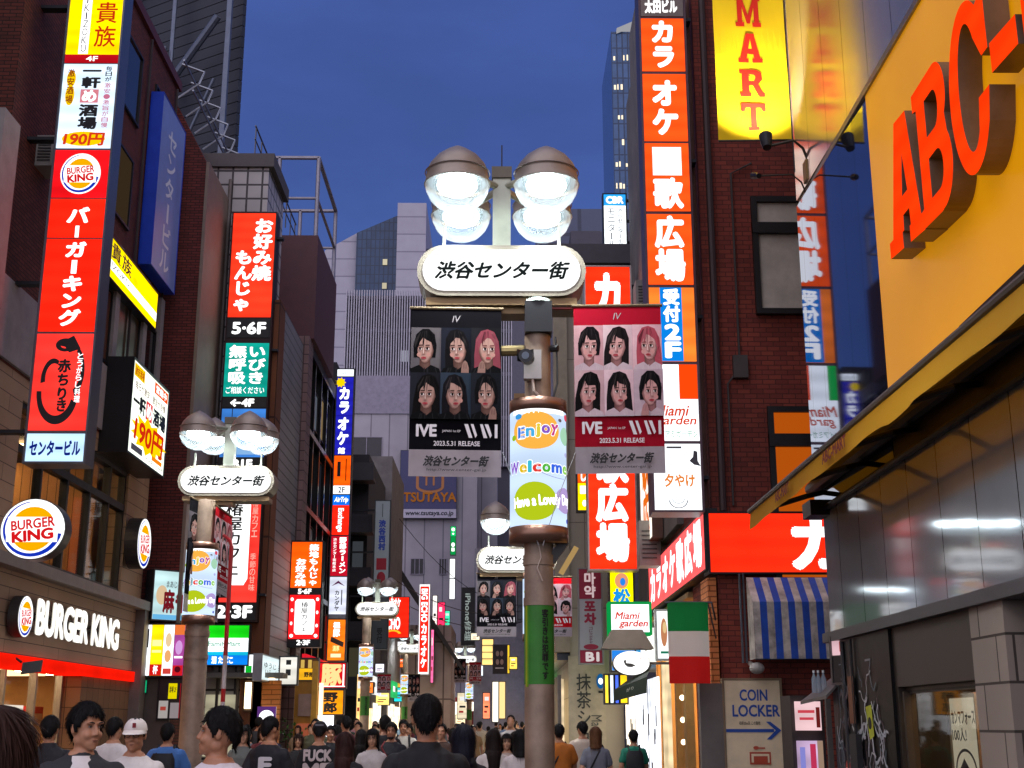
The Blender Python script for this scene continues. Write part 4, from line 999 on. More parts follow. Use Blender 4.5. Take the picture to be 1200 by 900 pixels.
board('shop_sign', 'black poster sign with a row of tiny portraits and yellow edge light', fr, [(0, 0, .86, 1, M('#1a1518', .5), [('e', .3, .3, .12, .1, M('#a08a80', .6)), ('e', .6, .3, .12, .1, M('#a08a80', .6)), ('e', .3, .6, .12, .1, M('#a08a80', .6)), ('e', .62, .6, .12, .1, M('#a08a80', .6)), ('r', .15, .8, .75, .84, M('#c8c8c8', .6))]), (.88, 0, 1, 1, E('#ffcf30', 1.2), None)], .3, far=2)
fr = frY(58, 577, 799, 584, 846)
board('column_sign', 'tall glowing white panel at street level right of the crowd', fr, [(0, 0, 1, 1, E('#fff6e0', 1.6), None)], .3, far=2)
fr = frY(60, 585, 799, 592, 842)
board('column_sign', 'tall glowing cream panel at street level beside the white one', fr, [(0, 0, 1, 1, E('#ffd890', 1.3), None)], .3, far=2)
# far shop fronts along both sides, small lit boxes
fs = random.Random(11)
far_specs = [(507, 698, 512, 740, 78, '#fff6ee', 'thin white dotted upright edge above the pink lit one'), (534, 838, 545, 848, 92, '#ffe8b8', 'small warm doorway light behind the far crowd'), (545, 806, 552, 822, 80, '#e8f0ff', 'pale box sign under the farthest lamp drum'), (466, 752, 476, 762, 68, '#ffffff', 'bright white box sign just under the fifth lamp'), (486, 742, 492, 764, 76, '#ff4040', 'slim red sign behind the tall thin karaoke column'), (440, 778, 450, 788, 56, '#f0f0ff', 'little white sign over the dull red banner'), (552, 742, 562, 750, 70, '#fff2d0', 'short cream strip right of the phone repair sign'), (430, 800, 437, 812, 52, '#ff7a2a', 'little orange sign on the dark balcony building'), (520, 716, 527, 734, 84, '#40d0a0', 'small mint green sign down the street'), (498, 812, 508, 826, 88, '#ff5a7a', 'small pink sign over the distant heads'),
    (505, 738, 508, 800, 70, '#ff6aa0', 'slim pink lit edge of the far left row'), (513, 706, 521, 742, 82, '#ff3060', 'small red and white sign beside the dotted edge'), (520, 745, 530, 790, 82, '#d8f0ff', 'small white stacked sign under the red one'),
    (424, 758, 437, 776, 50, '#e8f4ff', 'small white box sign left of the fourth lamp'), (460, 772, 476, 782, 70, '#ff6a20', 'long orange lit strip above the far crowd'), (484, 766, 498, 776, 72, '#ff2a2a', 'small red lit strip by the fifth lamp'),
    (500, 790, 512, 806, 85, '#bfe0ff', 'pale blue lit box far down the street'), (462, 806, 474, 822, 66, '#20c8d0', 'turquoise flag like sign above the far crowd'), (440, 812, 456, 826, 60, '#ffe07a', 'yellow lit shop window left of the far crowd'),
    (514, 808, 524, 826, 95, '#fff0b0', 'cream lit doorway at the end of the street'), (450, 830, 480, 842, 90, '#fff8ea', 'broad white lit shop front at the end of the street'), (484, 822, 500, 838, 90, '#ffd8a0', 'warm lit shop front beside the broad white one'),
    (556, 778, 566, 792, 80, '#f0f8ff', 'small pale sign under the far right lamp'), (536, 812, 548, 842, 88, '#d8c8a8', 'beige lit pillar panel near the far right lamp'), (566, 812, 574, 842, 62, '#ff8a60', 'narrow salmon lit panel beside the glowing white one'),
    (418, 790, 424, 846, 50, '#ffcf80', 'narrow amber lit doorway edge by the left poles'), (597, 770, 606, 784, 55, '#ffe060', 'small yellow sign tucked behind the main pole'), (470, 786, 484, 800, 75, '#8a1a2a', 'dark red poster sign over the far crowd'), (486, 778, 499, 792, 80, '#1a1a20', 'dark poster sign over the far crowd')]
for (a, b_, c, d, Y, h, lab) in far_specs:
    fr = frY(Y, a, b_, c, d)
    it = [('r', .1 + .15 * fs.random(), .15, .6 + .3 * fs.random(), .3, E('#ffffff', .9)), ('r', .2, .5, .8, .58, M('#333333', .5)), ('r', .15, .7, .6, .78, E('#c03030', .7))]
    board('shop_sign', lab, fr, [(0, 0, 1, 1, L(h, 1.15), it)], .3, far=4)

# --- right: karaoke column and its neighbours
OR3 = L('#ff5418', .98, .12)
tower('column_sign', 'very tall orange karaoke column sign on the red brick corner', 20.9, 767, 823, 590, [
    (-16, 20, M('#8a7d74', .5, 0, .1), [('t', '太田ビル', .1, .46, .86, .9, WTX, .05)]),
    (22, 84, OR3, [('v', 'カラ', .2, .03, .8, .97, WTX, .06)]),
    (87, 166, OR3, [('v', 'オケ', .18, .08, .82, .94, WTX, .06)]),
    (168, 248, OR3, [('r', .17, .06, .83, .48, L('#fff4ee', 1.2)), ('v', '歌', .16, .52, .84, .98, WTX, .05)]),
    (251, 334, OR3, [('v', '広場', .16, .03, .84, .97, WTX, .055)]),
    (337, 424, L('#ff7e2c', .98), [('r', .24, 0, .72, 1, E('#0a86e8', 1.05)), ('v', '受付', .3, .02, .68, .48, WTX, .05), ('V', '2F', .33, .49, .66, .97, WTX, .05)]),
    (427, 517, WPAN, [('r', 0, 0, .19, .46, E('#0fbe50', 1.05)), ('r', .60, 0, 1, .46, E('#ff4a0c', 1.05)), ('t', 'Miami', .06, .54, .78, .68, E('#e8481c', .9), .02, .25), ('t', 'garden', .1, .68, .94, .83, E('#e8481c', .9), .02, .25), ('t', 'マイアミガーデン', .02, .87, .96, .96, E('#20a870', .8), .005)]),
    (520, 598, WPAN, [('r', .28, .04, .6, .07, M('#666666')), ('p', [(.06, .12), (.14, .10), (.16, .2), (.24, .26), (.14, .32), (.0, .34), (.06, .26)], M('#5a5a60', .6)), ('p', [(.94, .12), (.86, .10), (.84, .2), (.76, .26), (.86, .32), (1, .34), (.94, .26)], M('#5a5a60', .6)), ('e', .5, .58, .42, .22, E('#ffffff', 1.5)),
        ('t', '夕やけ', .22, .46, .86, .66, E('#f08a38', .95), .04), ('a', .5, .86, .2, .12, 180, 360, .1, .1, M('#888888')), ('a', .5, .84, .13, .07, 180, 360, .1, .1, M('#888888'))]),
], depth=.55, frame=M('#57434a', .4, .5), bracket=3.5)
fr = Fr((3.47, 21.1, 5.06), (1, 0, 0), (0, 0, -1), 3.2, .98)
board('fascia_sign', 'long red karaoke fascia over the alley, one white character showing', fr, [(0, 0, 1, 1, L('#ff2a10', 1.0, .12), [('t', 'カラオケ', .43, .08, 1.6, .95, WTX, .05)][:0] + [('t', 'カ', .425, .06, .70, .95, WTX, .05), ('t', 'ラ', .74, .06, .98, .95, WTX, .05)])], .5, DARK, rim=.03)
fr = frR(3.42, 21.15, 29.3, 4.15, 5.12)
board('fascia_sign', 'red and white karaoke fascia running along the street side of the brick block', fr, [(0, 0, 1, 1, L('#ff5a5a', 1.15, .1), [('t', 'カラオケ歌広場', -.0, .06, .97, .96, WTX, .05)][:0] + [('v', c, .03 + .137 * i, .08, .15 + .137 * i, .94, WTX, .06) for i, c in enumerate('場広歌ケオラカ'[::-1])])], .2, DARK, rim=.03)
tower('column_sign', 'red karaoke column sign half hidden by the red banner', 30, 690, 745, 600, [
    (313, 438, L('#ff3414', 1.0), [('v', 'カラ', .14, .04, .86, .98, WTX, .06)]),
    (438, 552, L('#ff3414', 1.0), [('v', 'オケ', .14, .03, .86, .98, WTX, .06)]),
    (553, 667, L('#ff3414', 1.0), [('v', '歌広場', .14, -.28, .86, .94, WTX, .06)]),
], depth=.4, frame=M('#b8b0a8', .35, .5), bracket=3.4)
tower('column_sign', 'white lit monitor room column sign with a blue cap on the roof line', 36, 708, 734, 270, [
    (228, 241, L('#2a9ae8', 1.05), [('t', 'CBR', .1, .18, .9, .84, WTX, .06)]),
    (241, 312, WPAN, [('v', 'モニタールーム', .14, .03, .52, .99, M('#33363c', .6), .0), ('V', '渋谷センター街', .62, .04, .84, .64, M('#70747c', .6), .0)])], depth=.3, frame=DARK, bracket=3.9)
tower('column_sign', 'orange and yellow lit column peeping out between the two banners', 34, 677, 690, 575, [
    (548, 566, ORNG, [('t', 'し', .3, .1, .8, .9, WTX, .05)]), (566, 598, YEL, [('r', .2, .1, .8, .4, WTX), ('e', .6, .75, .2, .12, WTX)])], depth=.3)
fr = frR(3.2, 26.5, 28.6, 5.45, 7.7)
board('wall_sign', 'white and orange lit board edge beside the lower red karaoke column', fr, [(0, 0, 1, 1, L('#fff0e0', 1.2), [('v', '歌広', .2, .05, .8, .95, E('#f0721c', 1), .06), ])], .2, M('#6a4a3a', .5))
tower('column_sign', 'bright yellow lit column sign with a blue brush character', 31, 715, 742, 690, [
    (669, 786, L('#fff000', 1.15), [('e', .5, .10, .3, .08, E('#f0a070', 1)), ('e', .55, .11, .12, .04, E('#2a8af0', 1)), ('t', '松', .12, .18, .86, .34, E('#1a9af0', 1), .05), ('v', '本', .2, .58, .8, .72, E('#1a6af0', 1), .03), ('r', 0, .8, 1, 1, E('#2a8af0', 1))])], depth=.3)
tower('column_sign', 'white and maroon Korean food column sign marked B1', 34.5, 679, 705, 720, [
    (667, 702, M('#a8203c', .5, 0, .05), [('v', '마약', .2, .1, .8, .98, E('#e8c8cc', .7), .04)]),
    (702, 762, M('#b8b4b4', .5, 0, .05), [('v', '포차', .2, .02, .8, .52, M('#a8203c', .5, 0, 0), .06), ('V', 'コレクポチャ', .42, .55, .58, .88, M('#7a3a4a', .5), .01), ('e', .5, .94, .34, .055, M('#a8203c', .5))]),
    (762, 777, M('#a8203c', .5, 0, .05), [('t', 'B1', .26, .14, .86, .88, E('#e8dada', .8), .05)])], depth=.25, frame=M('#9a9690', .5, .3))
fr = frY(35.95, 671, 782, 706, 910)
draw_items = [('v', '抹茶ショ', .14, .06, .64, .72, M('#33352f', .6, 0, 0), .01), ('t', 'Matcha', .36, .52, 1.25, .62, M('#4a4c44', .6, 0, 0), .0, 0, 90), ('e', .96, .13, .14, .07, E('#1a6aa8', .7)), ('e', .96, .13, .08, .03, WTX), ('r', .88, .22, 1.06, .24, INK)]
r = thing('wall_lettering', 'dark green tea shop characters painted on the beige wall', 'lettering', fr.p(.5, .9)); draw(fr, draw_items, .01, .004).build('lettering', r)
bx('backing', r, M('#b5a98f', .6), (fr.p(0, 0).x - .1, 35.955, .5, fr.p(1, 0).x + .1, 35.99, 3.5))
fr = frY(27, 716, 708, 761, 741)
board('shop_sign', 'green rimmed white box sign reading Miami Garden', fr, [(0, 0, 1, 1, WPAN, [('t', 'Miami', .12, .28, .74, .54, E('#e8381c', .9), .025, .25), ('t', 'garden', .22, .56, .96, .88, E('#e8381c', .9), .025, .25)])], .5, E('#10a850', .8), rim=.05)
# oval sign
fr = frY(24, 719, 763, 761, 791)
r = thing('oval_sign', 'white oval lit sign with a small grey goose above the green awning', 'sign', fr.p(.5, .5))
m = MB(M('#6f6558', .5)); n = 32
A = [fr.p(.5 + .51 * math.cos(2 * math.pi * i / n), .5 + .51 * math.sin(2 * math.pi * i / n), 0) for i in range(n)]; B = [p - fr.N * .3 for p in A]
m.v += [tuple(p) for p in A + B]; mi = m._m(None)
for i in range(n): j = (i + 1) % n; m.f.append((i, j, n + j, n + i)); m.mi.append(mi)
m.f.append(tuple(range(n))); m.mi.append(mi); m.f.append(tuple(reversed(range(n, 2 * n)))); m.mi.append(mi)
m.box(fr.p(1, 0).x, 24.05, fr.p(0, .45).z, 3.45, 24.15, fr.p(0, .55).z)
m.build('housing', r)
draw(fr, [('e', .5, .5, .5, .5, WTX), ('p', [(.28, .42), (.32, .36), (.36, .40), (.35, .5), (.5, .52), (.62, .6), (.5, .68), (.38, .66), (.31, .56)], M('#55564f', .6)), ('V', 'がり', .72, .25, .8, .6, E('#d8806a', .9), .01)], .006, .004).build('lettering', r)
a0 = onY(705, 757, 24.4); m = MB(M('#8f8574', .6)); x0, x1 = a0[0], onY(766, 757, 24.4)[0]; z = a0[2]; xm = (x0 + x1) / 2
m.prism([[(x0, z - .05), (x1, z - .05), (xm + .28, z + .3), (xm - .28, z + .3)]], (0, 24.35, 0), (1, 0, 0), (0, 0, 1), (0, .5, 0)); m.build('hood', r)
# green shop awning
r = thing('shop_awning', 'dark green shop awning below the oval goose sign', 'awning', (2.8, 25, 2.3))
p0, p1, p2, p3 = onY(719, 809, 24), onY(758, 793, 23.2), onY(758, 812, 23.2), onY(719, 822, 24)
m = MB(M('#2c382c', .7)); m.poly([p0, p3, p2, p1]); m.poly([p0, p1, (p1[0] + .35, 25.2, p1[2] + .35), (p0[0] + .9, 27, p0[2] + .3)]); m.build('canopy', r)
fr = Fr(p0, Vector(p1) - Vector(p0), (0, 0, -1), (Vector(p1) - Vector(p0)).length, p0[2] - p3[2])
draw(fr, [('t', 'がり', .4, .35, .62, .65, M('#c8c8b8', .5), .02)], .01, .004).build('lettering', r)
fr = frY(22.2, 770, 716, 786, 772)
board('menu_board', 'white lit food photo board left of the tricolour flag', fr, [(0, 0, 1, 1, WPAN, [('r', .06, .03, .94, .97, E('#ffffff', 1.3)), ('e', .5, .45, .25, .3, E('#d08a60', .9)), ('e', .55, .35, .14, .12, E('#e8c890', 1)), ('r', .2, .85, .8, .9, E('#208a6a', .8))])], .15, M('#b8c0b8', .4, .3))
for i, (a, c, h) in enumerate([(709, 713, '#ffe040'), (715, 719, '#e8f4ff'), (721, 725, '#4a6ae8'), (727, 735, '#ffd020')]):
    fr = frY(29.5, a, 791, c, 824)
    board('shop_sign', ['thin yellow lit strip', 'thin white lit strip', 'thin blue lit strip', 'wider golden lit strip'][i] + ' among the narrow signs left of the green awning', fr, [(0, 0, 1, 1, L(h, 1.2), None)], .2)

# --- right: shoe shop lettering, banner and valance
r = thing('letter_sign', 'giant orange lit capitals ABC on the yellow board', 'sign', (4.2, 11, 6.3))
FACE = E('#ff3a08', 1.15, .06); SIDE = M('#7a6452', .45, .3)
def yz(pts): return [[(-y, z) for (y, z) in l] for l in pts]
O_, U_, V_, D_ = (XR - .02, 0, 0), (0, -1, 0), (0, 0, 1), (-.22, 0, 0)
A_ = [[(12.48, 6.33), (12.05, 6.29), (12.05, 6.46), (12.00, 6.46), (11.99, 6.62), (11.80, 6.62), (11.79, 6.44), (11.83, 6.44), (11.83, 6.27), (11.40, 6.23), (11.40, 6.42), (11.47, 6.42), (11.70, 7.63), (12.06, 7.66), (12.36, 6.50), (12.48, 6.50)], [(11.98, 6.82), (11.89, 7.25), (11.81, 6.82)]]
B_ = [[(11.48, 6.24), (10.72, 6.20), (10.58, 6.34), (10.55, 6.75), (10.66, 6.96), (10.58, 7.12), (10.60, 7.50), (10.74, 7.68), (11.48, 7.66), (11.48, 7.48), (11.38, 7.46), (11.38, 6.42), (11.48, 6.40)], [(11.14, 6.44), (11.14, 6.84), (10.86, 6.84), (10.80, 6.76), (10.80, 6.50), (10.86, 6.44)], [(11.14, 7.06), (11.14, 7.44), (10.88, 7.44), (10.82, 7.38), (10.82, 7.12), (10.88, 7.06)]]
def _arc(yc, zc, ry, rz, a0, a1, n=22): return [(yc + ry * math.cos(math.radians(a0 + (a1 - a0) * i / n)), zc + rz * math.sin(math.radians(a0 + (a1 - a0) * i / n))) for i in range(n + 1)]
C_ = [_arc(10.03, 7.0, .46, .80, -142, 128, 40) + [(9.66, 7.66), (9.66, 7.80), (9.56, 7.80), (9.56, 7.12), (9.70, 7.12)] + _arc(10.03, 7.0, .23, .60, 142, -128, 34) + [(9.84, 6.80), (9.60, 6.80)]]
B_ = [[(11.48, 6.24), (11.48, 6.41), (11.38, 6.43), (11.38, 7.46), (11.48, 7.48), (11.48, 7.66)] + _arc(10.86, 7.32, .28, .355, 90, 222, 14) + _arc(10.86, 6.62, .32, .40, 138, 270, 14) + [(10.9, 6.21)], [(11.14, 6.44), (11.14, 6.84)] + _arc(10.92, 6.64, .14, .20, 90, 270, 10), [(11.14, 7.06), (11.14, 7.44)] + _arc(10.92, 7.25, .12, .19, 90, 270, 10)]
H_ = [[(9.52, 6.86), (8.98, 6.82), (8.98, 7.08), (9.52, 7.13)]]
M_ = [[(8.86, 6.2), (8.62, 6.2), (8.62, 7.1), (8.4, 6.5), (8.15, 7.1), (8.15, 6.2), (7.85, 6.2), (7.85, 7.75), (8.2, 7.75), (8.4, 7.1), (8.6, 7.75), (8.86, 7.75)]]
for nm, lp in (('letter', A_), ('letter', B_), ('letter', C_), ('letter', H_), ('letter', M_)):
    m = MB(FACE); m.prism(yz(lp), O_, U_, V_, D_, FACE, SIDE); m.build(nm, r)
# hanging cloth banner MART
X0, X1 = 3.16, 4.22; zt, zb = 12.6, 9.86
fr = Fr((X0, 17.0, zt), (1, 0, 0), (0, 0, -1), X1 - X0, zt - zb)
r = thing('cloth_banner', 'yellow floodlit cloth banner with red slab capitals MART', 'banner', (3.7, 17, 9.9))
wv = lambda u, v: .02 * math.sin(5 * u + 3 * v) + .012 * math.sin(17 * v + 4 * u)
CLY = M('#ffd400', .8, 0, .03); CLR = M('#e02408', .8, 0, 0)
draw(fr, [('r', 0, 0, 1, 1, CLY)], 0, .003, wv).build('cloth', r)
def slab(ch, cu, v0, v1, w):
    u0, u1 = cu - w / 2, cu + w / 2
    g = {'M': [(0, .0), (.26, 0), (.5, .62), (.74, 0), (1, 0), (1, .14), (.93, .14), (.93, .86), (1, .86), (1, 1), (.66, 1), (.66, .86), (.73, .86), (.73, .36), (.56, .9), (.44, .9), (.27, .36), (.27, .86), (.34, .86), (.34, 1), (0, 1), (0, .86), (.08, .86), (.08, .14), (0, .14)],
         'A': [(.34, 0), (.66, 0), (.92, .86), (1, .86), (1, 1), (.58, 1), (.58, .86), (.66, .86), (.62, .70), (.38, .70), (.34, .86), (.42, .86), (.42, 1), (0, 1), (0, .86), (.08, .86)],
         'R': [(0, 0), (.7, 0), (.9, .12), (.92, .38), (.74, .54), (.92, .84), (1, .86), (1, 1), (.76, 1), (.52, .58), (.38, .58), (.38, .86), (.46, .86), (.46, 1), (0, 1), (0, .86), (.1, .86), (.1, .14), (0, .14)],
         'T': [(0, 0), (1, 0), (1, .3), (.86, .3), (.8, .16), (.62, .16), (.62, .86), (.72, .86), (.72, 1), (.28, 1), (.28, .86), (.38, .86), (.38, .16), (.2, .16), (.14, .3), (0, .3)]}[ch]
    o = [('p', [(u0 + (u1 - u0) * a, v0 + (v1 - v0) * b) for a, b in g], CLR)]
    hole = {'A': [(.5, .2), (.57, .52), (.43, .52)], 'R': [(.38, .16), (.58, .16), (.64, .28), (.58, .42), (.38, .42)]}.get(ch)
    if hole: o.append(('p', [(u0 + (u1 - u0) * a, v0 + (v1 - v0) * b) for a, b in hole], CLY))
    return o
it = []
def vrow(px): return (zt - onY(898, px, 17)[2]) / (zt - zb)
for ch, a, b_ in (('M', -4, 32), ('A', 40, 73), ('R', 82, 114), ('T', 122, 153)): it += slab(ch, .5 if ch != 'M' else .49, vrow(a), vrow(b_), .34 if ch != 'M' else .36)
draw(fr, it, .012, .004, wv).build('lettering', r)
m = MB(M('#3c3a38', .5, .5)); m.tube([(X0, 17, zb - .02), (X1 + .1, 17, zb + .0)], .015, 6); m.tube([(X1 + .02, 17, zb - .5), (X1 + .02, 17, zt + .2)], .012, 6); m.build('rope', r)
def flood(px, py, Y, label, aim, power):
    p = Vector(onY(px, py, Y))
    r = thing('floodlight', label, 'lamp', p)
    m = MB(M('#141414', .5, .3)); d = (Vector(aim) - p).normalized(); m.tube([p - d * .12, p - d * .02, p + d * .12], [.06, .08, .095] if power else [.035, .045, .05], 12)
    m.build('head', r)
    a = MB(M('#4a463e', .4, .6)); a.tube([p - d * .1, Vector((XR - .25, Y + .0, p.z + .02)), Vector((XR - .1, Y + .1, p.z - .05)), Vector((XR + .02, Y + .2, p.z - .3))], .02 if power else .012, 8)
    if power: a.box(XR - .07, Y + .12, p.z - .5, XR + .02, Y + .3, p.z - .2, M('#8a6a30', .5))
    a.build('arm', r)
    if power:
        ld = bpy.data.lights.new('flood', 'SPOT'); ld.energy = power; ld.color = (1, .93, .75); ld.spot_size = math.radians(95); ld.spot_blend = .6; ld.shadow_soft_size = .08
        lo = bpy.data.objects.new('flood', ld); COL.objects.link(lo); lo.location = p + d * .16
        lo.rotation_euler = (Vector(aim) - p).to_track_quat('-Z', 'Y').to_euler()
        lo.parent = r; lo.location = lo.location - world_loc(r)
flood(898, 166, 16.2, 'black floodlight on a bent arm lighting the yellow banner', (3.75, 17.0, 11.4), 420)
flood(886, 206, 16.4, 'small floodlight on a thin arm below the yellow banner', (3.2, 18.5, 10.0), 0)
# retractable awning with valance
r = thing('shop_awning', 'long yellow retractable awning of the shoe shop with small dark lettering', 'awning', (3.8, 12, 4.2))
VAL = BR('#f0ac18', '#e8a416', '#c8860c', .09, 9, .006, offset=0, rough=.75, dirt=.4)
m = MB(CLOTH('#f0ae1c', .3)); nseg = 60
for i in range(nseg):
    ya, yb = 6 + (17.2 - 6) * i / nseg, 6 + (17.2 - 6) * (i + 1) / nseg
    za = 4.21 + .006 * math.sin(ya * 5.1) + (-.02 if 10.2 < ya < 11 else 0); zb2 = 4.21 + .006 * math.sin(yb * 5.1) + (-.02 if 10.2 < yb < 11 else 0)
    dx = .01 * math.sin(ya * 3.1); dx2 = .01 * math.sin(yb * 3.1)
    m.poly([(3.4, ya, 4.43), (3.4, yb, 4.43), (3.38 + dx2, yb, zb2), (3.38 + dx, ya, za)])
m.build('valance', r)
m = MB(CLOTH('#d8920e', .5)); m.poly([(3.42, 6, 4.44), (3.42, 17.2, 4.44), (4.3, 17.0, 5.0), (4.3, 6, 5.0)]); m.build('cloth', r)
m = MB(M('#5c5348', .5, .4)); m.tube([(3.40, 6, 4.46), (3.40, 17.25, 4.46)], .035, 8); m.tube([(3.44, 6, 4.42), (3.44, 17.2, 4.42)], .03, 8, M('#3a3630', .5)); m.build('front_rail', r)
m = MB(M('#151412', .5, .3))
for y in (7.5, 9.3, 11.1, 12.9, 14.7, 16.6): m.tube([(3.45, y, 4.38), (3.95, y - .35, 4.5), (4.3, y, 4.62)], .035, 8)
m.tube([(4.2, 6, 4.72), (4.2, 17.0, 4.72)], .09, 10); m.tube([(4.26, 6, 4.4), (4.26, 16.9, 4.4)], .04, 8); m.box(4.05, 16.5, 4.3, 4.3, 16.95, 4.5)
m.build('arm', r)
for (pa, pb, t) in ((910, 926, 'ABC-MART'), (968, 997, 'ABC-MART')):
    y0, y1 = onX(pa, 590, 3.36)[1], onX(pb, 560, 3.36)[1]
    fr = frR(3.345, y1, y0, 4.25, 4.385)
    draw(fr, [('t', t, .02, .05, .98, .95, M('#8a2a20', .7, 0, 0), .04)], .004, .002).build('lettering', r)

# --- right: alley
fr = frY(21.0, 850, 797, 916, 905)
board('locker_sign', 'cream coin locker panel with blue capitals and an arrow pointing right', fr, [(0, 0, 1, 1, M('#e6d2ac', .6, 0, .12), [('t', 'COIN', .27, .10, .77, .225, M('#1c4aa0', .5, 0, 0), .025), ('t', 'LOCKER', .13, .27, .98, .40, M('#1c4aa0', .5, 0, 0), .025), ('t', '右折20m先 この路地', .24, .45, .62, .49, INK, .01),
    ('r', .0, .535, .86, .57, M('#1c4aa0', .5, 0, 0)), ('p', [(.72, .455), (.80, .455), (.99, .55), (.80, .65), (.72, .65), (.89, .55)], M('#1c4aa0', .5, 0, 0)), ('r', .40, .785, .78, .92, M('#b8482c', .5, 0, 0)), ('r', .43, .805, .75, .90, M('#e6d2ac', .6, 0, .12)), ('r', .47, .83, .72, .9, M('#b8482c', .5, 0, 0)), ('e', .52, .74, .05, .02, M('#b8482c', .5, 0, 0)), ('r', .55, .735, .68, .75, M('#b8482c', .5, 0, 0))])], .12, M('#8a7458', .6), rim=.03)
# striped awning
r = thing('striped_awning', 'weathered blue and white striped awning over the alley', 'awning', (4.7, 20.6, 3.2))
xa, xb = 4.02, 5.7; n = 15; BLUE = M('#1c4aa8', .8, 0, .25, 6); OFFW = M('#b0a89c', .85, 0, .55, 4)
m = MB(BLUE)
zt, zm, zb = 3.98, 3.55, 2.66
for i in range(n):
    a, c = xa + (xb - xa) * i / n, xa + (xb - xa) * (i + 1) / n
    mt = OFFW if i % 2 == 0 else BLUE
    m.poly([(a, 20.95, zt), (c, 20.95, zt), (c, 20.5, zm), (a, 20.5, zm)], mt)
    w1, w2 = .02 * math.sin(a * 9), .02 * math.sin(c * 9)
    m.poly([(a, 20.5, zm), (c, 20.5, zm), (c, 20.46 + w2, zb), (a, 20.46 + w1, zb)], mt)
m.poly([(xa, 20.95, zt), (xa, 20.5, zm), (xa, 20.46, zb), (xa, 20.95, zb)], OFFW)
m.build('canopy', r)
m = MB(STEEL); m.tube([(xa - .04, 21.0, 4.05), (xa - .04, 21.0, 2.62)], .02, 6); m.tube([(xa - .1, 21.0, 4.05), (xa - .1, 21.0, 2.62)], .02, 6); m.tube([(xa, 20.5, zb), (xb, 20.5, zb)], .015, 6); m.build('frame', r)
m = MB(M('#aaa59c', .5)); p = onY(887, 783, 20.6); m.ball(p, .12, .12, .09, 12, 8); m.tube([p, (p[0], 21.15, p[2] + .1)], .04, 8)
tag(m.build('security_camera'), 'small pale dome camera under the striped awning', 'camera')
# vending cabinet, lean-to and bottles by the alley mouth
r = thing('vending_cabinet', 'dark vending cabinet with two pink lit windows in the alley mouth', 'vending machine', (4.6, 18.4, 0))
xa, xb = onY(932, 850, 18.2)[0], onY(962, 850, 18.2)[0]
bx('body', r, M('#3b3431', .5, .3), (xa - .04, 18.25, 0, xb + .06, 18.9, 2.05))
za, zb, zc, zd = onY(945, 822, 18.2)[2], onY(945, 856, 18.2)[2], onY(945, 868, 18.2)[2], .6
fr = Fr((xa, 18.2, za), (1, 0, 0), (0, 0, -1), xb - xa, za - zb); f_ = face('window', r, fr, E('#f0c8cc', .85, .3), .04); draw(Fr(fr.p(0, 0, .04), fr.U, fr.V, fr.w, fr.h), [('r', .1, .3, .75, .4, E('#e04a58', .8)), ('r', .15, .55, .7, .64, E('#e04a58', .8)), ('r', .8, .2, .95, .9, E('#8a2a28', .5))]).build('lettering', f_)
fr = Fr((xa, 18.2, zc), (1, 0, 0), (0, 0, -1), xb - xa, zc - zd); f_ = face('window', r, fr, E('#d8b8e0', .8, .4), .04); draw(Fr(fr.p(0, 0, .04), fr.U, fr.V, fr.w, fr.h), [('r', .5, .05, .72, .5, E('#d03a60', .8)), ('r', .1, .1, .3, .8, E('#8a8ad8', .9)), ('r', .78, 0, 1, .9, E('#c0a088', .6))]).build('lettering', f_)
r = thing('lean_to_roof', 'slanting metal lean-to roof beside the black graffiti panel', 'roof', (4.2, 16.8, 2.4))
m = MB(M('#6e6a66', .5, .4)); p1, p2, p3, p4 = onX(985, 800, 4.22), onX(990, 782, 4.26), onY(928, 800, 18.3), onY(934, 818, 18.3)
q = [onY(938, 822, 17.6), onY(968, 815, 16.6), onY(1002, 778, 16.6), onY(985, 786, 17.6)]
m.poly(q); m.poly([(a[0], a[1], a[2] - .04) for a in reversed(q)])
for i in range(4): a, c = q[i], q[(i + 1) % 4]; m.poly([a, (a[0], a[1], a[2] - .04), (c[0], c[1], c[2] - .04), c])
m.build('sheet', r)
m = MB(M('#4a4440', .5)); m.box(q[1][0] - .02, 16.55, 0, q[1][0] + .04, 16.62, q[1][2] - .04); m.build('post', r)
for i, px in enumerate((955, 960, 966)):
    p = onY(px, 812, 17.0); m = MB(GLASS('#c8d8e0', .35, .1)); m.lathe([(.0, 0), (.036, 0), (.038, .02), (.038, .17), (.014, .23), (.014, .26), (0, .26)], (p[0], p[1], p[2]), 12, GLASS('#b8ccd8', .4, .1)); m.lathe([(.016, .255), (.016, .285), (0, .285)], p, 10, M('#d8d8d8'))
    tag(m.build('plastic_bottle', smooth=True), ['clear plastic bottle nearest the awning on the lean-to roof', 'clear plastic bottle between the other two on the lean-to roof', 'clear plastic bottle nearest the black panel on the lean-to roof'][i], 'bottle', 'bottles on the lean-to roof')
fr = Fr(onX(975, 748, 4.22), (.55, -.83, 0), (0, 0, -1), .42, .55)
board('wall_sign', 'small dark framed sign with red blocks at the end of the zinc panel', fr, [(0, 0, 1, .4, L('#d8b0b8', .8), [('r', .3, .2, .45, .8, E('#c02a30', .7)), ('r', .5, .2, .65, .8, E('#c02a30', .7)), ('r', .72, .2, .9, .8, E('#e8e0e0', 1))]), (0, .4, 1, 1, M('#2e2a2a', .5), [('e', .6, .4, .15, .2, M('#b0a890', .6)), ('r', .35, .75, .85, .85, M('#b0a890', .6))])], .1, M('#6a6a6c', .4, .6))
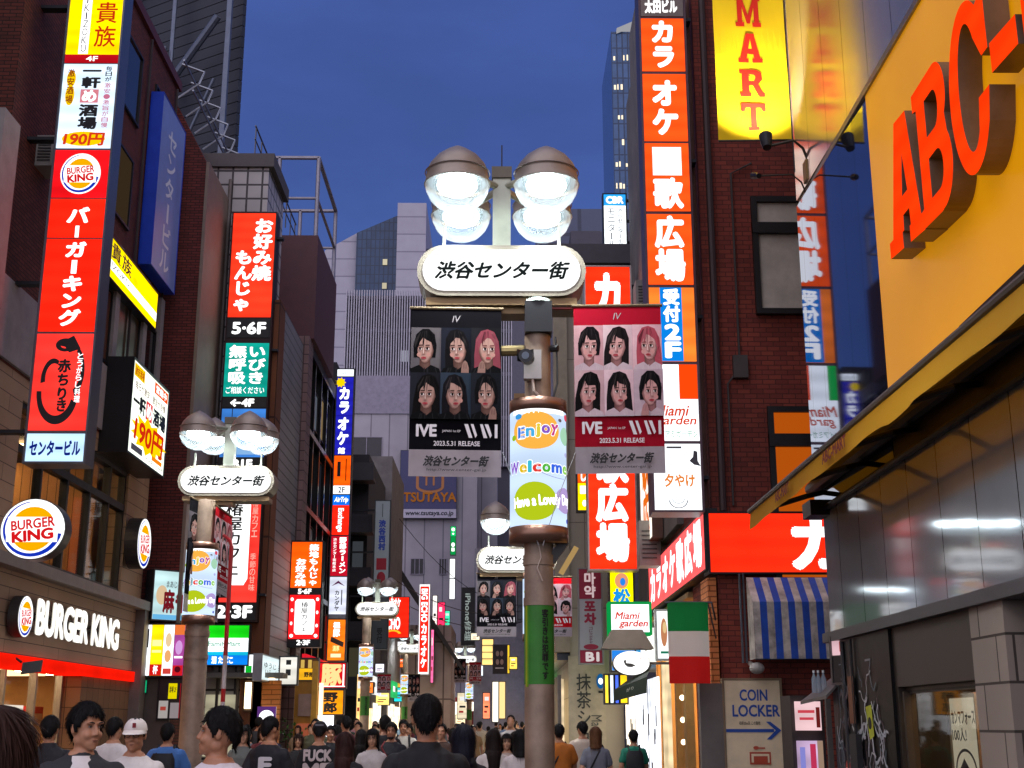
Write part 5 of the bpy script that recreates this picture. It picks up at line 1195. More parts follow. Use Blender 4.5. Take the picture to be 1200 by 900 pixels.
# graffiti and stickers on the black panel
gr = random.Random(5)
ya, yb = 14.4, 16.75; fr = frR(XR - .02, ya, yb, .2, 2.5)
r = thing('graffiti', 'white and grey graffiti scrawled over the black end panel', 'graffiti', fr.p(.5, .6))
m = MB(M('#8d9296', .7)); GC = [M('#8d9296', .7), M('#b8bcc0', .7), M('#6a5a5e', .7), M('#5b6870', .7)]
for k in range(60):
    cu, cv = gr.uniform(.04, .92), gr.uniform(.12, .72); pts = []; a = gr.uniform(0, 6.28); st = gr.uniform(.025, .05)
    for i in range(gr.randint(5, 11)):
        pts.append(fr.p(min(.98, max(.02, cu)), min(.98, max(.05, cv)), .004 + k * .0003)); a += gr.uniform(-1.1, 1.3); cu += st * math.cos(a) * .8; cv += st * math.sin(a)
    w = gr.uniform(.008, .02); mat = gr.choice(GC)
    for p, q in zip(pts, pts[1:]):
        d = (q - p)
        if d.length < 1e-4: continue
        s = d.normalized().cross(fr.N) * w; m.poly([p - s, q - s, q + s, p + s], mat)
m.build('scrawl', r)
draw(fr, [('e', .22, .60, .06, .055, M('#c84a3a', .6)), ('r', .17, .59, .27, .61, WTX), ('p', [(.62, .28), (.72, .27), (.74, .42), (.66, .44)], M('#b8c020', .6)), ('e', .68, .36, .03, .03, INK), ('r', .55, .70, .60, .78, M('#c8c8c8', .6)), ('r', .74, .74, .79, .98, M('#9aa0a4', .6)), ('r', .33, .12, .44, .36, M('#7a4a2a', .6))], .02, .003).build('sticker', r)
# things inside the shop window
fr = frR(XR + .32, 12.72, 13.45, .75, 1.92)
board('window_poster', 'white trainer poster leaning in the shop window', fr, [(0, 0, 1, 1, E('#d8cdb0', .8), [('t', 'カンマフォース', .04, .10, .96, .22, INK, .03), ('t', '100人!', .04, .25, .6, .36, INK, .02), ('a', .5, .62, .42, .2, 0, 360, .12, .12, M('#5a5a58')), ('p', [(.2, .62), (.45, .5), (.8, .66), (.8, .74), (.22, .74)], M('#4a4a4c', .5)), ('p', [(.4, .60), (.7, .66), (.45, .70)], E('#e8e4d8', .9))])], .04, M('#8a7a60', .5))
fr = frR(XR + .5, 12.55, 13.25, .7, 1.98)
board('window_poster', 'orange sale poster behind the white trainer poster', fr, [(0, 0, 1, 1, E('#e0701c', .8), [('r', .35, .08, .9, .4, E('#f0c080', .8)), ('r', .5, .7, .8, .85, E('#f0d8b0', .8))])], .04, M('#8a5a30', .5))
fr = frR(XR + .45, 12.6, 13.5, 2.0, 2.22)
board('window_poster', 'small lit yellow lettering board at the top of the shop window', fr, [(0, 0, 1, 1, E('#6a3a10', .7), [('t', 'カルチャー定番', .1, .2, .9, .8, E('#ffe07a', 1.3), .05)])], .06, M('#5a3a18', .5))
r = thing('paper_lantern', 'small dark hanging lantern in the shop window', 'lantern', (4.8, 13.0, 1.65))
m = MB(M('#2f3436', .6)); m.lathe([(0, 0), (.09, 0), (.11, .05), (.11, .3), (.09, .34), (0, .34)], (4.8, 13.0, 1.55), 14); m.build('body', r)
m = MB(M('#c8c4b8', .6)); m.lathe([(.112, .18), (.112, .27)], (4.8, 13.0, 1.55), 14); m.tube([(4.8, 13, 1.9), (4.8, 13, 2.6)], .008, 5); m.build('band', r)

# --- left: striped festival pole
p = onY(268, 700, 17.5); zt = onY(268, 640, 17.5)[2]
r = thing('striped_pole', 'slim red and white striped pole with a hooked top in front of the store sign', 'pole', (p[0], 17.5, 0))
m = MB(M('#a8121c', .4)); zs = [0, 1.0, 1.35, 1.62, 1.95, 2.12, 2.55, zt]
for i in range(len(zs) - 1): m.tube([(p[0], 17.5, zs[i]), (p[0], 17.5, zs[i + 1])], .03, 8, M('#b8141e', .4) if i % 2 == 0 else M('#c8c0bc', .4), cap=False)
m.tube([(p[0], 17.5, zt - .01), (p[0] - .02, 17.5, zt + .06), (p[0] - .06, 17.5, zt + .11), (p[0] - .12, 17.5, zt + .15)], .022, 8, M('#b8141e', .4))
m.build('shaft', r, smooth=True)
# warm lamp and cafe front on the left
r = thing('wall_lamp', 'tall glowing white wall lamp beside the brick cafe front', 'lamp', (-5.9, 36, 2.3))
p = onY(290, 816, 33.1); bx('tube', r, E('#ffe2b0', 5), (p[0] - .07, 33.1, p[2] - .3, p[0] + .07, 33.2, p[2] + .34)); bx('backplate', r, M('#3a2a20', .5), (p[0] - .11, 33.2, p[2] - .36, p[0] + .11, 33.26, p[2] + .4))
r = thing('brick_cafe', 'orange brick cafe front with a purple and white poster', 'shop front', (-5.9, 38, 0))
bx('wall', r, BR('#d88a4a', '#c87a3c', '#8a5426', .5, .12, .012), (onY(294, 820, 33.3)[0], 33.3, 0, onY(328, 820, 33.3)[0], 33.48, 2.75))
bx('curtain_window', r, E('#d8cfae', .55, .3), (onY(240, 820, 33.3)[0], 33.38, .9, onY(276, 820, 33.3)[0], 33.46, 2.4)); bx('window_post', r, M('#4a443e', .5), (onY(252, 820, 33.3)[0], 33.3, 0, onY(255, 820, 33.3)[0], 33.38, 2.9), (onY(276, 820, 33.3)[0], 33.3, 0, onY(279, 820, 33.3)[0], 33.38, 2.9)); bx('canopy', r, M('#6a675f', .5), (onY(240, 800, 32.6)[0], 32.7, 2.8, onY(330, 800, 32.6)[0], 33.48, 2.92)); bx('canopy_lamp', r, E('#ffe0a8', 5), (onY(300, 800, 32.6)[0], 32.9, 2.76, onY(306, 800, 32.6)[0], 33.1, 2.79), (onY(312, 800, 32.6)[0], 32.9, 2.76, onY(318, 800, 32.6)[0], 33.1, 2.79))
fr = frY(33.2, 301, 828, 323, 870); f_ = face('poster', r, fr, E('#e8e0e8', .9), .03); draw(Fr(fr.p(0, 0, .03), fr.U, fr.V, fr.w, fr.h), [('r', 0, 0, 1, .42, E('#6a3a8a', .7)), ('e', .5, .3, .4, .2, WTX), ('r', 0, .45, 1, .62, E('#1ab07a', .9)), ('r', 0, .65, 1, 1, E('#f0d0b8', 1))]).build('lettering', f_)
r = thing('ramen_shop', 'golden timber ramen shop front with wooden boards and a potted plant', 'shop front', (-5.6, 37, 0))
x0, x1 = onY(345, 820, 37)[0], onY(372, 820, 37)[0]
bx('wall', r, M('#b8822c', .6), (x0, 37, 0, x1, 37.2, 2.9)); bx('board', r, M('#b09080', .6), (x0 + .12, 36.95, 1.9, x0 + .5, 37, 2.5)); bx('post', r, M('#d8a030', .5), (x1 - .16, 36.9, 0, x1, 37, 3.4))
bx('notice', r, E('#c86a4a', .5), (x0 + .1, 36.94, 1.1, x0 + .6, 37, 1.7)); bx('lamp_box', r, E('#fff0d0', 1.5), (x1 + .05, 36.9, 1.6, x1 + .16, 37, 2.8))
m = MB(M('#3a7a2a', .6)); lr = random.Random(4)
for i in range(160):
    c = Vector((x0 - .1 + lr.gauss(0, .22), 36.5 + lr.gauss(0, .18), 1.35 + lr.gauss(0, .2))); d = Vector((lr.uniform(-1, 1), lr.uniform(-1, 1), lr.uniform(-.4, 1))).normalized() * .12; s = d.cross(Vector((0, 0, 1))).normalized() * .03
    m.poly([c, c + d * .5 + s, c + d, c + d * .5 - s])
t = thing('potted_plant', 'leafy green potted plant in front of the golden ramen shop', 'plant', (x0 - .1, 36.5, 0)); m.build('foliage', t); m = MB(M('#5a4030', .7)); m.lathe([(0, 0), (.2, 0), (.26, .8), (0, .8)], (x0 - .1, 36.5, 0), 14); m.tube([(x0 - .1, 36.5, .7), (x0 - .1, 36.5, 1.4)], .03, 6); m.build('pot', t)
# rooftop billboard seen from behind
r = thing('rooftop_billboard', 'back of a large rooftop billboard on steel braces against the sky', 'billboard', (-11.5, 44, 18))
R1 = Vector(onY(280, 90, 42)); dirU = Vector((-.86, .51, 0)); zl, zh = 19, 29.5
m = MB(M('#2c303a', .6, .3)); 
for i in range(24):
    z = zl + (zh - zl) * i / 24; m.obox((R1.x, R1.y, z), dirU * 9, Vector((.3, .5, 0)) * .3, (0, 0, .405))
m.build('slat', r)
m = MB(M('#5c6474', .4, .5))
for k in (.02, .33, .63, .93):
    q = R1 + dirU * 9 * k - Vector((.25, .45, 0)); m.tube([(q.x, q.y, zl - 3), (q.x, q.y, zh + (.9 if k > .1 else .2))], .12 if k < .1 else .09, 8)
q = R1 - Vector((.25, .45, 0)); m.tube([(q.x, q.y, zh + .1), tuple(Vector((q.x, q.y, zh + .1)) + dirU * 9)], .07, 6); m.tube([(q.x, q.y, zh + .9), tuple(Vector((q.x, q.y, zh + .9)) + dirU * 9)], .05, 6)
for (k0, z0, k1, z1, rr) in ((.05, 26.5, .75, 20.5, .14), (.33, 26, .63, 20, .06), (.63, 26, .33, 20, .06), (.05, 24, .33, 19.5, .06), (.33, 23, .05, 19.2, .06)):
    a = R1 + dirU * 9 * k0 - Vector((.4, .7, 0)); c = R1 + dirU * 9 * k1 - Vector((.4, .7, 0)); m.tube([(a.x, a.y, z0), (c.x, c.y, z1)], rr, 8)
m.build('steel_brace', r)
m = MB(M('#8a8f98', .4, .6))   # caged ladder
for i in range(9):
    z = 17.6 - .1 + i * .0; y = 31.5 + i * 1.05; m.tube([(-8.75, y, 18.0), (-8.2, y + .1, 18.5), (-8.1, y + .2, 18.9), (-8.75, y + .3, 19.2)], .03, 5)
m.tube([(-8.3, 31.4, 18.2), (-8.3, 41, 18.2)], .03, 5); m.tube([(-8.6, 31.4, 19.1), (-8.6, 41, 19.1)], .03, 5)
m.build('ladder_cage', r)
m = MB(M('#2a2a2e', .5, .5)); q = onY(172, 15, 30); m.tube([(q[0] - .2, 30, 17.9), (q[0] - .2, 30, 20.5)], .03, 6); tag(m.build('lightning_rod'), 'thin rod on the roof edge beside the billboard', 'rod')
# ================================================================ street lamps with lit name signs
CAPM = M('#9c9184', .42, .35); GLOBE = None
def globe_glass():
    k = 'GLOBE'
    if k in _mats: return _mats[k]
    m, nt, b = _new('lamp_glass')
    b.inputs['Base Color'].default_value = (.85, .92, .95, 1); b.inputs['Roughness'].default_value = .08
    tr = nt.nodes.new('ShaderNodeBsdfTransparent'); tr.inputs[0].default_value = (.93, .98, 1, 1)
    tl = nt.nodes.new('ShaderNodeBsdfTranslucent'); tl.inputs[0].default_value = (.85, .95, 1, 1)
    lw = nt.nodes.new('ShaderNodeLayerWeight'); lw.inputs[0].default_value = .35
    m1 = nt.nodes.new('ShaderNodeMixShader'); m1.inputs[0].default_value = .055
    nt.links.new(tr.outputs[0], m1.inputs[1]); nt.links.new(tl.outputs[0], m1.inputs[2])
    m2 = nt.nodes.new('ShaderNodeMixShader'); nt.links.new(lw.outputs['Facing'], m2.inputs[0])
    nt.links.new(m1.outputs[0], m2.inputs[1]); nt.links.new(b.outputs[0], m2.inputs[2])
    nt.links.new(m2.outputs[0], nt.nodes['Material Output'].inputs[0])
    _mats[k] = m
    return m
BULB = E('#f2fcff', 16)
REFL = M('#6e7678', .3, .6, 0)
def lantern(parent, c, s=1.0, light=0.0, tilt=0.0):
    """a lamp head: metal cap, clear bowl, bulb"""
    x, y, z = c
    cap = MB(CAPM); cap.lathe([(0.0, .30 * s), (.03 * s, .285 * s), (.09 * s, .25 * s), (.17 * s, .19 * s), (.225 * s, .12 * s), (.25 * s, .06 * s), (.255 * s, .0), (.265 * s, -.045 * s), (.27 * s, -.05 * s), (.255 * s, -.055 * s)], c, 32)
    cap.lathe([(.258 * s, .058 * s), (.266 * s, .05 * s), (.258 * s, .042 * s)], c, 32)
    h = cap.build('lamp_head', parent, smooth=True)
    rf = MB(REFL); rf.lathe([(.245 * s, -.03 * s), (.15 * s, .03 * s), (.0, .06 * s)], c, 28); rf.build('reflector', h, smooth=True)
    gl = MB(globe_glass()); gl.lathe([(.262 * s, -.055 * s), (.25 * s, -.11 * s), (.215 * s, -.18 * s), (.155 * s, -.24 * s), (.08 * s, -.272 * s), (0.0, -.28 * s)], c, 32); gl.build('bowl', h, smooth=True)
    bu = MB(BULB); bu.ball((x, y, z - .05 * s), .165 * s, .165 * s, .09 * s, 18, 10); bu.build('bulb', h, smooth=True)
    if light:
        ld = bpy.data.lights.new('lamp', 'SPOT'); ld.energy = light; ld.color = (.93, .98, 1); ld.shadow_soft_size = .12; ld.spot_size = math.radians(165); ld.spot_blend = .5
        lo = bpy.data.objects.new('lamp', ld); COL.objects.link(lo); lo.parent = h; lo.location = Vector((x, y, z - .31 * s)) - world_loc(h)
def capsule(w, h, n=12):
    r = h / 2; pts = []
    for i in range(n + 1):
        t = -math.pi / 2 + math.pi * i / n; pts.append((w / 2 - r + r * math.cos(t), r * math.sin(t)))
    for i in range(n + 1):
        t = math.pi / 2 + math.pi * i / n; pts.append((-w / 2 + r + r * math.cos(t), r * math.sin(t)))
    return pts
FRM = M('#7c7668', .4, .5)
def wrapped(m, cx, cy, r, z0, z1, a0, a1, mat, n=20):
    pts0 = [(cx + r * math.cos(math.radians(a0 + (a1 - a0) * i / n)), cy + r * math.sin(math.radians(a0 + (a1 - a0) * i / n))) for i in range(n + 1)]
    for p, q in zip(pts0, pts0[1:]): m.poly([(p[0], p[1], z0), (q[0], q[1], z0), (q[0], q[1], z1), (p[0], p[1], z1)], mat)
def on_cylinder(fr_w, z1, h, cx, cy, r, items, name, parent, dz=.00018):
    """marks printed round a cylinder, centred on the side facing the camera"""
    fr = Fr((0, 0, 0), (1, 0, 0), (0, 0, -1), fr_w, h)
    mb = draw(fr, items, .004, dz, None, True)
    out = []
    for (a, b, c) in mb.v:
        t = (a - fr_w / 2) / r; rr = r - b
        rr = r + (-b)
        out.append((cx + (r + abs(b)) * math.sin(t), cy - (r + abs(b)) * math.cos(t), z1 + c))
    mb.v = out
    return mb.build(name, parent)
def street_lamp(label, X, Y, px, pr, zs, detail=2, light=0.0, display=True, wrap=True):
    """X: middle of the sign, px: pole axis, zs: height of the sign's middle"""
    r = thing('street_lamp', label, 'street lamp', (px, Y, 0), 'street lamps down the middle and sides of the street')
    pole = MB(M('#96826f', .5, .2, .4, 3, .2)); 
    pole.tube([(px, Y, 0), (px, Y, 3.05)], pr * 1.0, 24, cap=False); pole.tube([(px, Y, 3.05), (px, Y, zs - .28)], pr * .93, 24)
    pole.tube([(px, Y, 2.85), (px, Y, 2.93)], pr * 1.08, 24); pole.tube([(px, Y, 2.54), (px, Y, 2.60)], pr * 1.06, 24)
    pole.build('pole', r, smooth=True)
    # sign box
    fr0 = (X, Y - .05, zs)
    sg = MB(FRM); out = capsule(1.39, .44); sg.prism([out], (X, Y + .33, zs), (1, 0, 0), (0, 0, 1), (0, -.40, 0)); s_ = sg.build('sign_box', r)
    fc = MB(E('#ffffff', 1.35)); fc.prism([capsule(1.30, .355)], (X, Y - .07, zs), (1, 0, 0), (0, 0, 1), (0, -.012, 0)); f_ = fc.build('sign_face', s_)
    fr = Fr((X - .65, Y - .082, zs + .18), (1, 0, 0), (0, 0, -1), 1.3, .36)
    draw(fr, gaicho(.09, .30, .92, .72, M('#060808', .8, 0, 0, 3, 0, 0), .035), .003, .002 if Y < 30 else .004).build('lettering', s_)
    br = MB(M('#8a7350', .45, .5)); br.box(X - .62, Y - .03, zs - .285, X + .62, Y + .30, zs - .222); br.box(min(X, px) - .1, Y + .03, zs - .34, max(X, px) + .1, Y + .23, zs - .285); br.build('cross_beam', r)
    # post and arms
    po = MB(M('#b8bca8', .4, .3)); po.box(X - .075, Y + .02, zs + .22, X + .075, Y + .17, zs + .86); po.box(X - .085, Y + .0, zs + .86, X + .085, Y + .19, zs + .96, M('#5f5a4c', .4, .5)); po.tube([(X, Y + .1, zs + .96), (X, Y + .1, zs + 1.2)], .006, 5, M('#222222'))
    for sx in (-1, 1):
        for sy in (-1, 1): po.tube([(X, Y + .1, zs + .80), (X + sx * .2, Y + .1 + sy * .25, zs + .78), (X + sx * .34, Y + .1 + sy * .48, zs + (.72 if sy < 0 else .84))], .03, 8)
        po.box(X + sx * .48 - .012, Y + .0, zs + .2, X + sx * .48 + .012, Y + .03, zs + .42)
    po.build('lamp_post', r)
    for sx in (-1, 1):
        for sy in (-1, 1): lantern(r, (X + sx * .36, Y + .1 + sy * .5, zs + (.66 if sy < 0 else .80)), 1.0, light)
    if display:
        z0, z1, R_ = 3.02, 4.16, .225
        dm = MB(M('#8c6a58', .36, .7)); dm.tube([(px, Y, z0), (px, Y, z0 + .12)], R_ * 1.03, 32); dm.tube([(px, Y, z1 - .1), (px, Y, z1)], R_ * 1.03, 32); d_ = dm.build('display_drum', r, smooth=True)
        sc = MB(E('#cfe4ff', 1.1, .05)); wrapped(sc, px, Y, R_, z0 + .12, z1 - .1, 0, 360, None, 48); s2 = sc.build('screen', d_, smooth=True)
        W = R_ * math.pi * .94; H = z1 - z0 - .22
        cols = ['#8a5ad0', '#e8c21a', '#40c0d8', '#e83a30', '#50b838', '#3a6ae8', '#8ad048']
        it = [('r', .15, .0, .85, .04, E('#ffffff', 1.6)), ('e', .46, .19, .30, .165, E('#ffb84a', 1)), ('e', .88, .22, .1, .08, E('#a8d8b8', 1)), ('e', .24, .06, .05, .025, E('#3a9ae0', 1)), ('e', .92, .05, .05, .03, E('#e04a60', 1)), ('e', .78, .09, .03, .015, M('#9aa0a8')), ('e', .16, .24, .04, .025, E('#9ac020', 1)),
              ('e', .44, .80, .28, .165, E('#b8cc1c', 1)), ('e', .86, .78, .17, .11, E('#b8a0d8', 1)), ('e', .93, .95, .03, .02, E('#2a3ac0', .9)), ('e', .90, .38, .035, .02, E('#b8b8e8', 1)),
              ('a', .78, .42, .4, .18, 190, 280, .03, .03, E('#a8a8d8', .9))]
        def word(wd, u0, u1, v0, v1, pal, rise):
            wid = {'W': 1.45, 'm': 1.45, 'l': .38, 'j': .5, 'E': .85}; tot = sum(wid.get(c_, .9) + .16 for c_ in wd); u = u0; sc_ = (u1 - u0) / tot
            for k, ch in enumerate(wd):
                a, w_ = u, wid.get(ch, .9) * sc_; u += w_ + .16 * sc_; h_ = v1 - v0; dy = -rise * k
                t0, t1 = (v0, v1) if ch in 'WlE' else ((v0 + h_ * .28, v1) if ch not in 'jy' else (v0 + h_ * (.05 if ch == 'j' else .28), v1 + h_ * .25))
                it.append(('t', ch, a - .006, t0 + dy - .005, a + w_ + .006, t1 + dy + .005, E('#ffffff', 1.3), .07)); it.append(('t', ch, a, t0 + dy, a + w_, t1 + dy, E(pal[k], 1.0), .045))
        word('Enjoy', .24, .76, .155, .255, ['#3a7ae0', '#48b0e8', '#e8d040', '#8a58c8', '#c83a8a'], .012)
        word('Welcome', .10, .92, .455, .555, cols, .0)
        it.append(('t', 'Have a Lovely Day', .18, .745, .96, .86, E('#ffffff', 1.6), .05, 0, -4))
        on_cylinder(W, z1 - .1, H, px, Y, R_, it, 'lettering', s2)
        if not wrap: return r
        wr = MB(M('#2f7a22', .6, 0, .25)); wrapped(wr, px, Y, pr * 1.02, 1.95, 2.54, 0, 360, None, 32); 
        for k in range(3): wrapped(wr, px, Y, pr * 1.026, 1.93, 2.55, 205 + k * 6, 211 + k * 6, M(['#a8b020', '#8aa020', '#5a9020'][k], .6), 4)
        w_ = wr.build('notice_wrap', r)
        on_cylinder(pr * 1.2, 2.52, .54, px, Y, pr * 1.028, [('v', '客引きは犯罪です', .62, .02, 1.02, 1.0, M('#0c140a', .6, 0, 0), .04)], 'lettering', w_, .0002)
    return r
main = street_lamp('nearest street lamp, with four bright bowls over the large white name sign', .01, 10.0, .305, .113, 5.265, 2, 85)
# devices on the near pole
m = MB(M('#191b1d', .4, .2)); m.box(.20, 9.86, 4.72, .42, 10.05, 4.98); m.lathe([(.11, 0), (.10, .03), (.05, .05), (0, .055)], (.31, 9.95, 4.98), 18, M('#a8b8b0', .5))
m.build('control_box', main)
m = MB(M('#a9a4a0', .45, .2)); m.box(.19, 9.84, 4.32, .33, 9.92, 4.56); m.build('junction_box', main)
m = MB(M('#23262a', .35, .2)); m.tube([(.22, 9.80, 4.475), (.20, 9.68, 4.465)], .055, 16); m.tube([(.20, 9.68, 4.465), (.199, 9.674, 4.464)], .03, 12, M('#7a8a98', .2)); wrapped(m, .20, 9.72, .07, 4.44, 4.54, 20, 160, M('#15171a', .4), 8)
m.build('camera', main)
m = MB(M('#c8b8a8', .6)); m.tube([(.26, 9.86, 4.32), (.27, 9.85, 4.22), (.33, 9.86, 4.16), (.40, 9.88, 4.14)], .012, 6); m.tube([(.45, 9.95, 4.7), (.46, 9.93, 4.5), (.46, 9.92, 4.3), (.42, 9.9, 4.16)], .008, 6, M('#222222')); m.tube([(.3, 9.88, 3.02), (.32, 9.87, 2.9), (.29, 9.87, 2.82), (.33, 9.87, 2.72)], .006, 5); m.build('cable', main)
m = MB(M('#8a7a50', .5, .5)); m.tube([(.0, 10.02, 4.60), (.2, 10, 4.60)], .045, 10); m.tube([(.62, 10, 4.96), (.31, 10, 4.96)], .012, 6, M('#a03a30', .5)); m.tube([(.41, 9.95, 4.6), (.47, 9.93, 4.6)], .03, 8, M('#151515')); m.build('banner_arm', main)
m = MB(M('#2a2a28', .5)); m.obox((.42, 9.95, 2.86), (.12, 0, .16), (-.05, 0, .05), (0, .15, 0)); m.obox((.46, 9.93, 2.80), (.12, 0, .20), (.035, 0, -.02), (0, .1, 0), E('#d8b070', .6)); m.build('clamp', main)
street_lamp('lamp on the thick left pole beside the tiled building', -3.95, 18.3, -4.24, .16, 5.06, 1, 90, True, False)
street_lamp('lamp partly hidden behind the nearest lamp pole', .29, 22.0, .62, .11, 4.39, 1, 90)
street_lamp('lamp in front of the pale grey column sign', -3.94, 41.7, -4.25, .15, 5.26, 1, 90)
street_lamp('small far lamp below the large red karaoke sign', -4.38, 65.0, -4.66, .15, 5.34, 0, 90)
street_lamp('small far lamp under the black phone repair sign', -2.02, 77.0, -1.75, .15, 5.39, 0, 90)
# ================================================================ cloth banners with six portraits
def _mixh(a, b, t):
    A = [int(a[i:i + 2], 16) for i in (1, 3, 5)]; B = [int(b[i:i + 2], 16) for i in (1, 3, 5)]
    return '#%02x%02x%02x' % tuple(int(x + (y - x) * t) for x, y in zip(A, B))
def portrait(u0, v0, u1, v1, bgc, hair, skin, top, style, r, dark):
    """one printed head and shoulders photograph"""
    def q(a, b): return (u0 + (u1 - u0) * min(1, max(0, a)), v0 + (v1 - v0) * min(1, max(0, b)))
    cx = .5 + r.uniform(-.06, .06); k = (u1 - u0); l = (v1 - v0); tl = r.uniform(-.16, .16); sd = r.choice((-1, 1)); look = sd * -.035
    def qt(a, b): return q(cx + a + tl * (.55 - b), b)
    def el(a, b, ra, rb, n=18):
        return [qt(a + ra * math.cos(2 * math.pi * i / n), b + rb * math.sin(2 * math.pi * i / n)) for i in range(n)]
    S, S2 = skin; o = [('r', u0, v0, u1, v1, CM(bgc))]
    for t in range(3): o.append(('r', u0, v0, u0 + k * (.5 - .13 * t), v1, CM(_mixh(bgc, '#ffffff' if not dark else '#5a5e6c', .04 * (t + 1)))))
    hair2 = _mixh(hair, '#8a7a74', .22)
    if style != 1: o.append(('p', [qt(-.44, 1), qt(-.43, .60), qt(-.37, .25), qt(-.20, .07), qt(.02, .03), qt(.24, .09), qt(.38, .30), qt(.42, .65), qt(.46, 1)], CM(hair)))
    for t in range(4): f = .12 * t; o.append(('p', [qt(-.17 + f * .3, .60), qt(.17 - f * .1, .60), qt(.19 - f * .2, .86), qt(.02, .95), qt(-.17 + f * .4, .86)], CM(_mixh(S2, '#3a2420', .45 - .15 * t))))
    o.append(('p', [q(cx - .6, 1), q(cx - .48, .90), q(cx - .19, .82), q(cx, .92), q(cx + .20, .82), q(cx + .48, .90), q(cx + .6, 1)], CM(top)))
    for t in range(5): a = r.uniform(-.4, .4); o.append(('p', [q(cx + a, .88), q(cx + a + .03, .88), q(cx + a * 1.2 + .02, 1), q(cx + a * 1.2 - .01, 1)], CM(_mixh(top, '#ffffff', .08))))
    if style == 1: o.append(('p', [qt(-.36, .66), qt(-.385, .40), qt(-.30, .15), qt(-.10, .03), qt(.12, .03), qt(.31, .15), qt(.385, .40), qt(.35, .66)], CM(hair)))
    jaw = [(-.275, .36), (-.27, .52), (-.20, .67), (-.09, .775), (0, .795), (.09, .775), (.20, .67), (.27, .52), (.275, .36), (.17, .17), (-.17, .17)]
    for t in range(6):       # soft shading from the dark side of the face to the lit side
        f = t / 5; o.append(('p', [qt((a - sd * -.02) * (1 - .17 * f) - sd * .035 * f, .47 + (b - .47) * (1 - .14 * f)) for a, b in jaw], CM(_mixh(_mixh(S2, '#4a302a', .35), S, f))))
    for sx in (-1, 1): o.append(('p', el(sx * .155 + look, .60, .07, .05), CM(_mixh(S, '#d08078', .25))))
    b = r.uniform(-.14, .14)
    o.append(('p', [qt(-.33, .60), qt(-.33, .28), qt(-.17, .09), qt(.12, .08), qt(.32, .26), qt(.33, .62), qt(.265, .45), qt(.21, .33), qt(b + .05, .25 + r.uniform(-.07, .1)), qt(b - .06, .22), qt(-.21, .35), qt(-.265, .47)], CM(hair)))
    for t in range(12):
        a = r.uniform(-.36, .36); o.append(('p', [qt(a * .5, .07 + .1 * abs(a)), qt(a * .5 + .018, .07 + .1 * abs(a)), qt(a * 1.02 + .008, .30 + r.uniform(0, .2)), qt(a * 1.02, .30)], CM(hair2 if t % 2 else _mixh(hair, '#000000', .4))))
    for sx in (-1, 1):
        e = sx * .118 + look
        o.append(('p', el(e, .462, .085, .052), CM(_mixh(S, '#6a4038', .30)))); o.append(('p', el(e, .474, .064, .030), CM('#cfc0ba'))); o.append(('p', el(e + look * .3, .470, .036, .031), CM('#1a0f0d')))
        o.append(('p', [qt(e - .075, .468), qt(e - .03, .436), qt(e + .03, .436), qt(e + .075, .462), qt(e + .03, .450), qt(e - .03, .450)], CM('#120b0a')))
        o.append(('p', [qt(e - .08, .408), qt(e + .08, .400), qt(e + .07, .380), qt(e - .05, .384)], CM(_mixh(hair, '#5a3c34', .55))))
    o.append(('p', [qt(look - .01 + sd * .02, .45), qt(look + .02 + sd * .02, .45), qt(look + .05, .595), qt(look - .05, .595)], CM(_mixh(S, '#7a5048', .35)))); o.append(('p', [qt(look - .012 - sd * .012, .45), qt(look + .012 - sd * .012, .45), qt(look + .018 - sd * .012, .57), qt(look - .018 - sd * .012, .57)], CM(_mixh(S, '#fff0e8', .35))))
    o.append(('p', el(look, .668, .088, .026), CM('#a8464c'))); o.append(('p', [qt(look - .085, .664), qt(look, .659), qt(look + .085, .664), qt(look, .672)], CM('#5a1a20')))
    if r.random() < .5:
        hx = sd * .2
        o.append(('p', [qt(hx - .14, 1), qt(hx - .11, .88), qt(hx - .06, .78), qt(hx + .02, .72), qt(hx + .09, .76), qt(hx + .13, .88), qt(hx + .12, 1)], CM(_mixh(S, S2, .4))))
        for f in (-.05, 0, .05): o.append(('p', [qt(hx + f, .77), qt(hx + f + .015, .77), qt(hx + f + .025, .90), qt(hx + f + .008, .90)], CM(S2)))
    return o
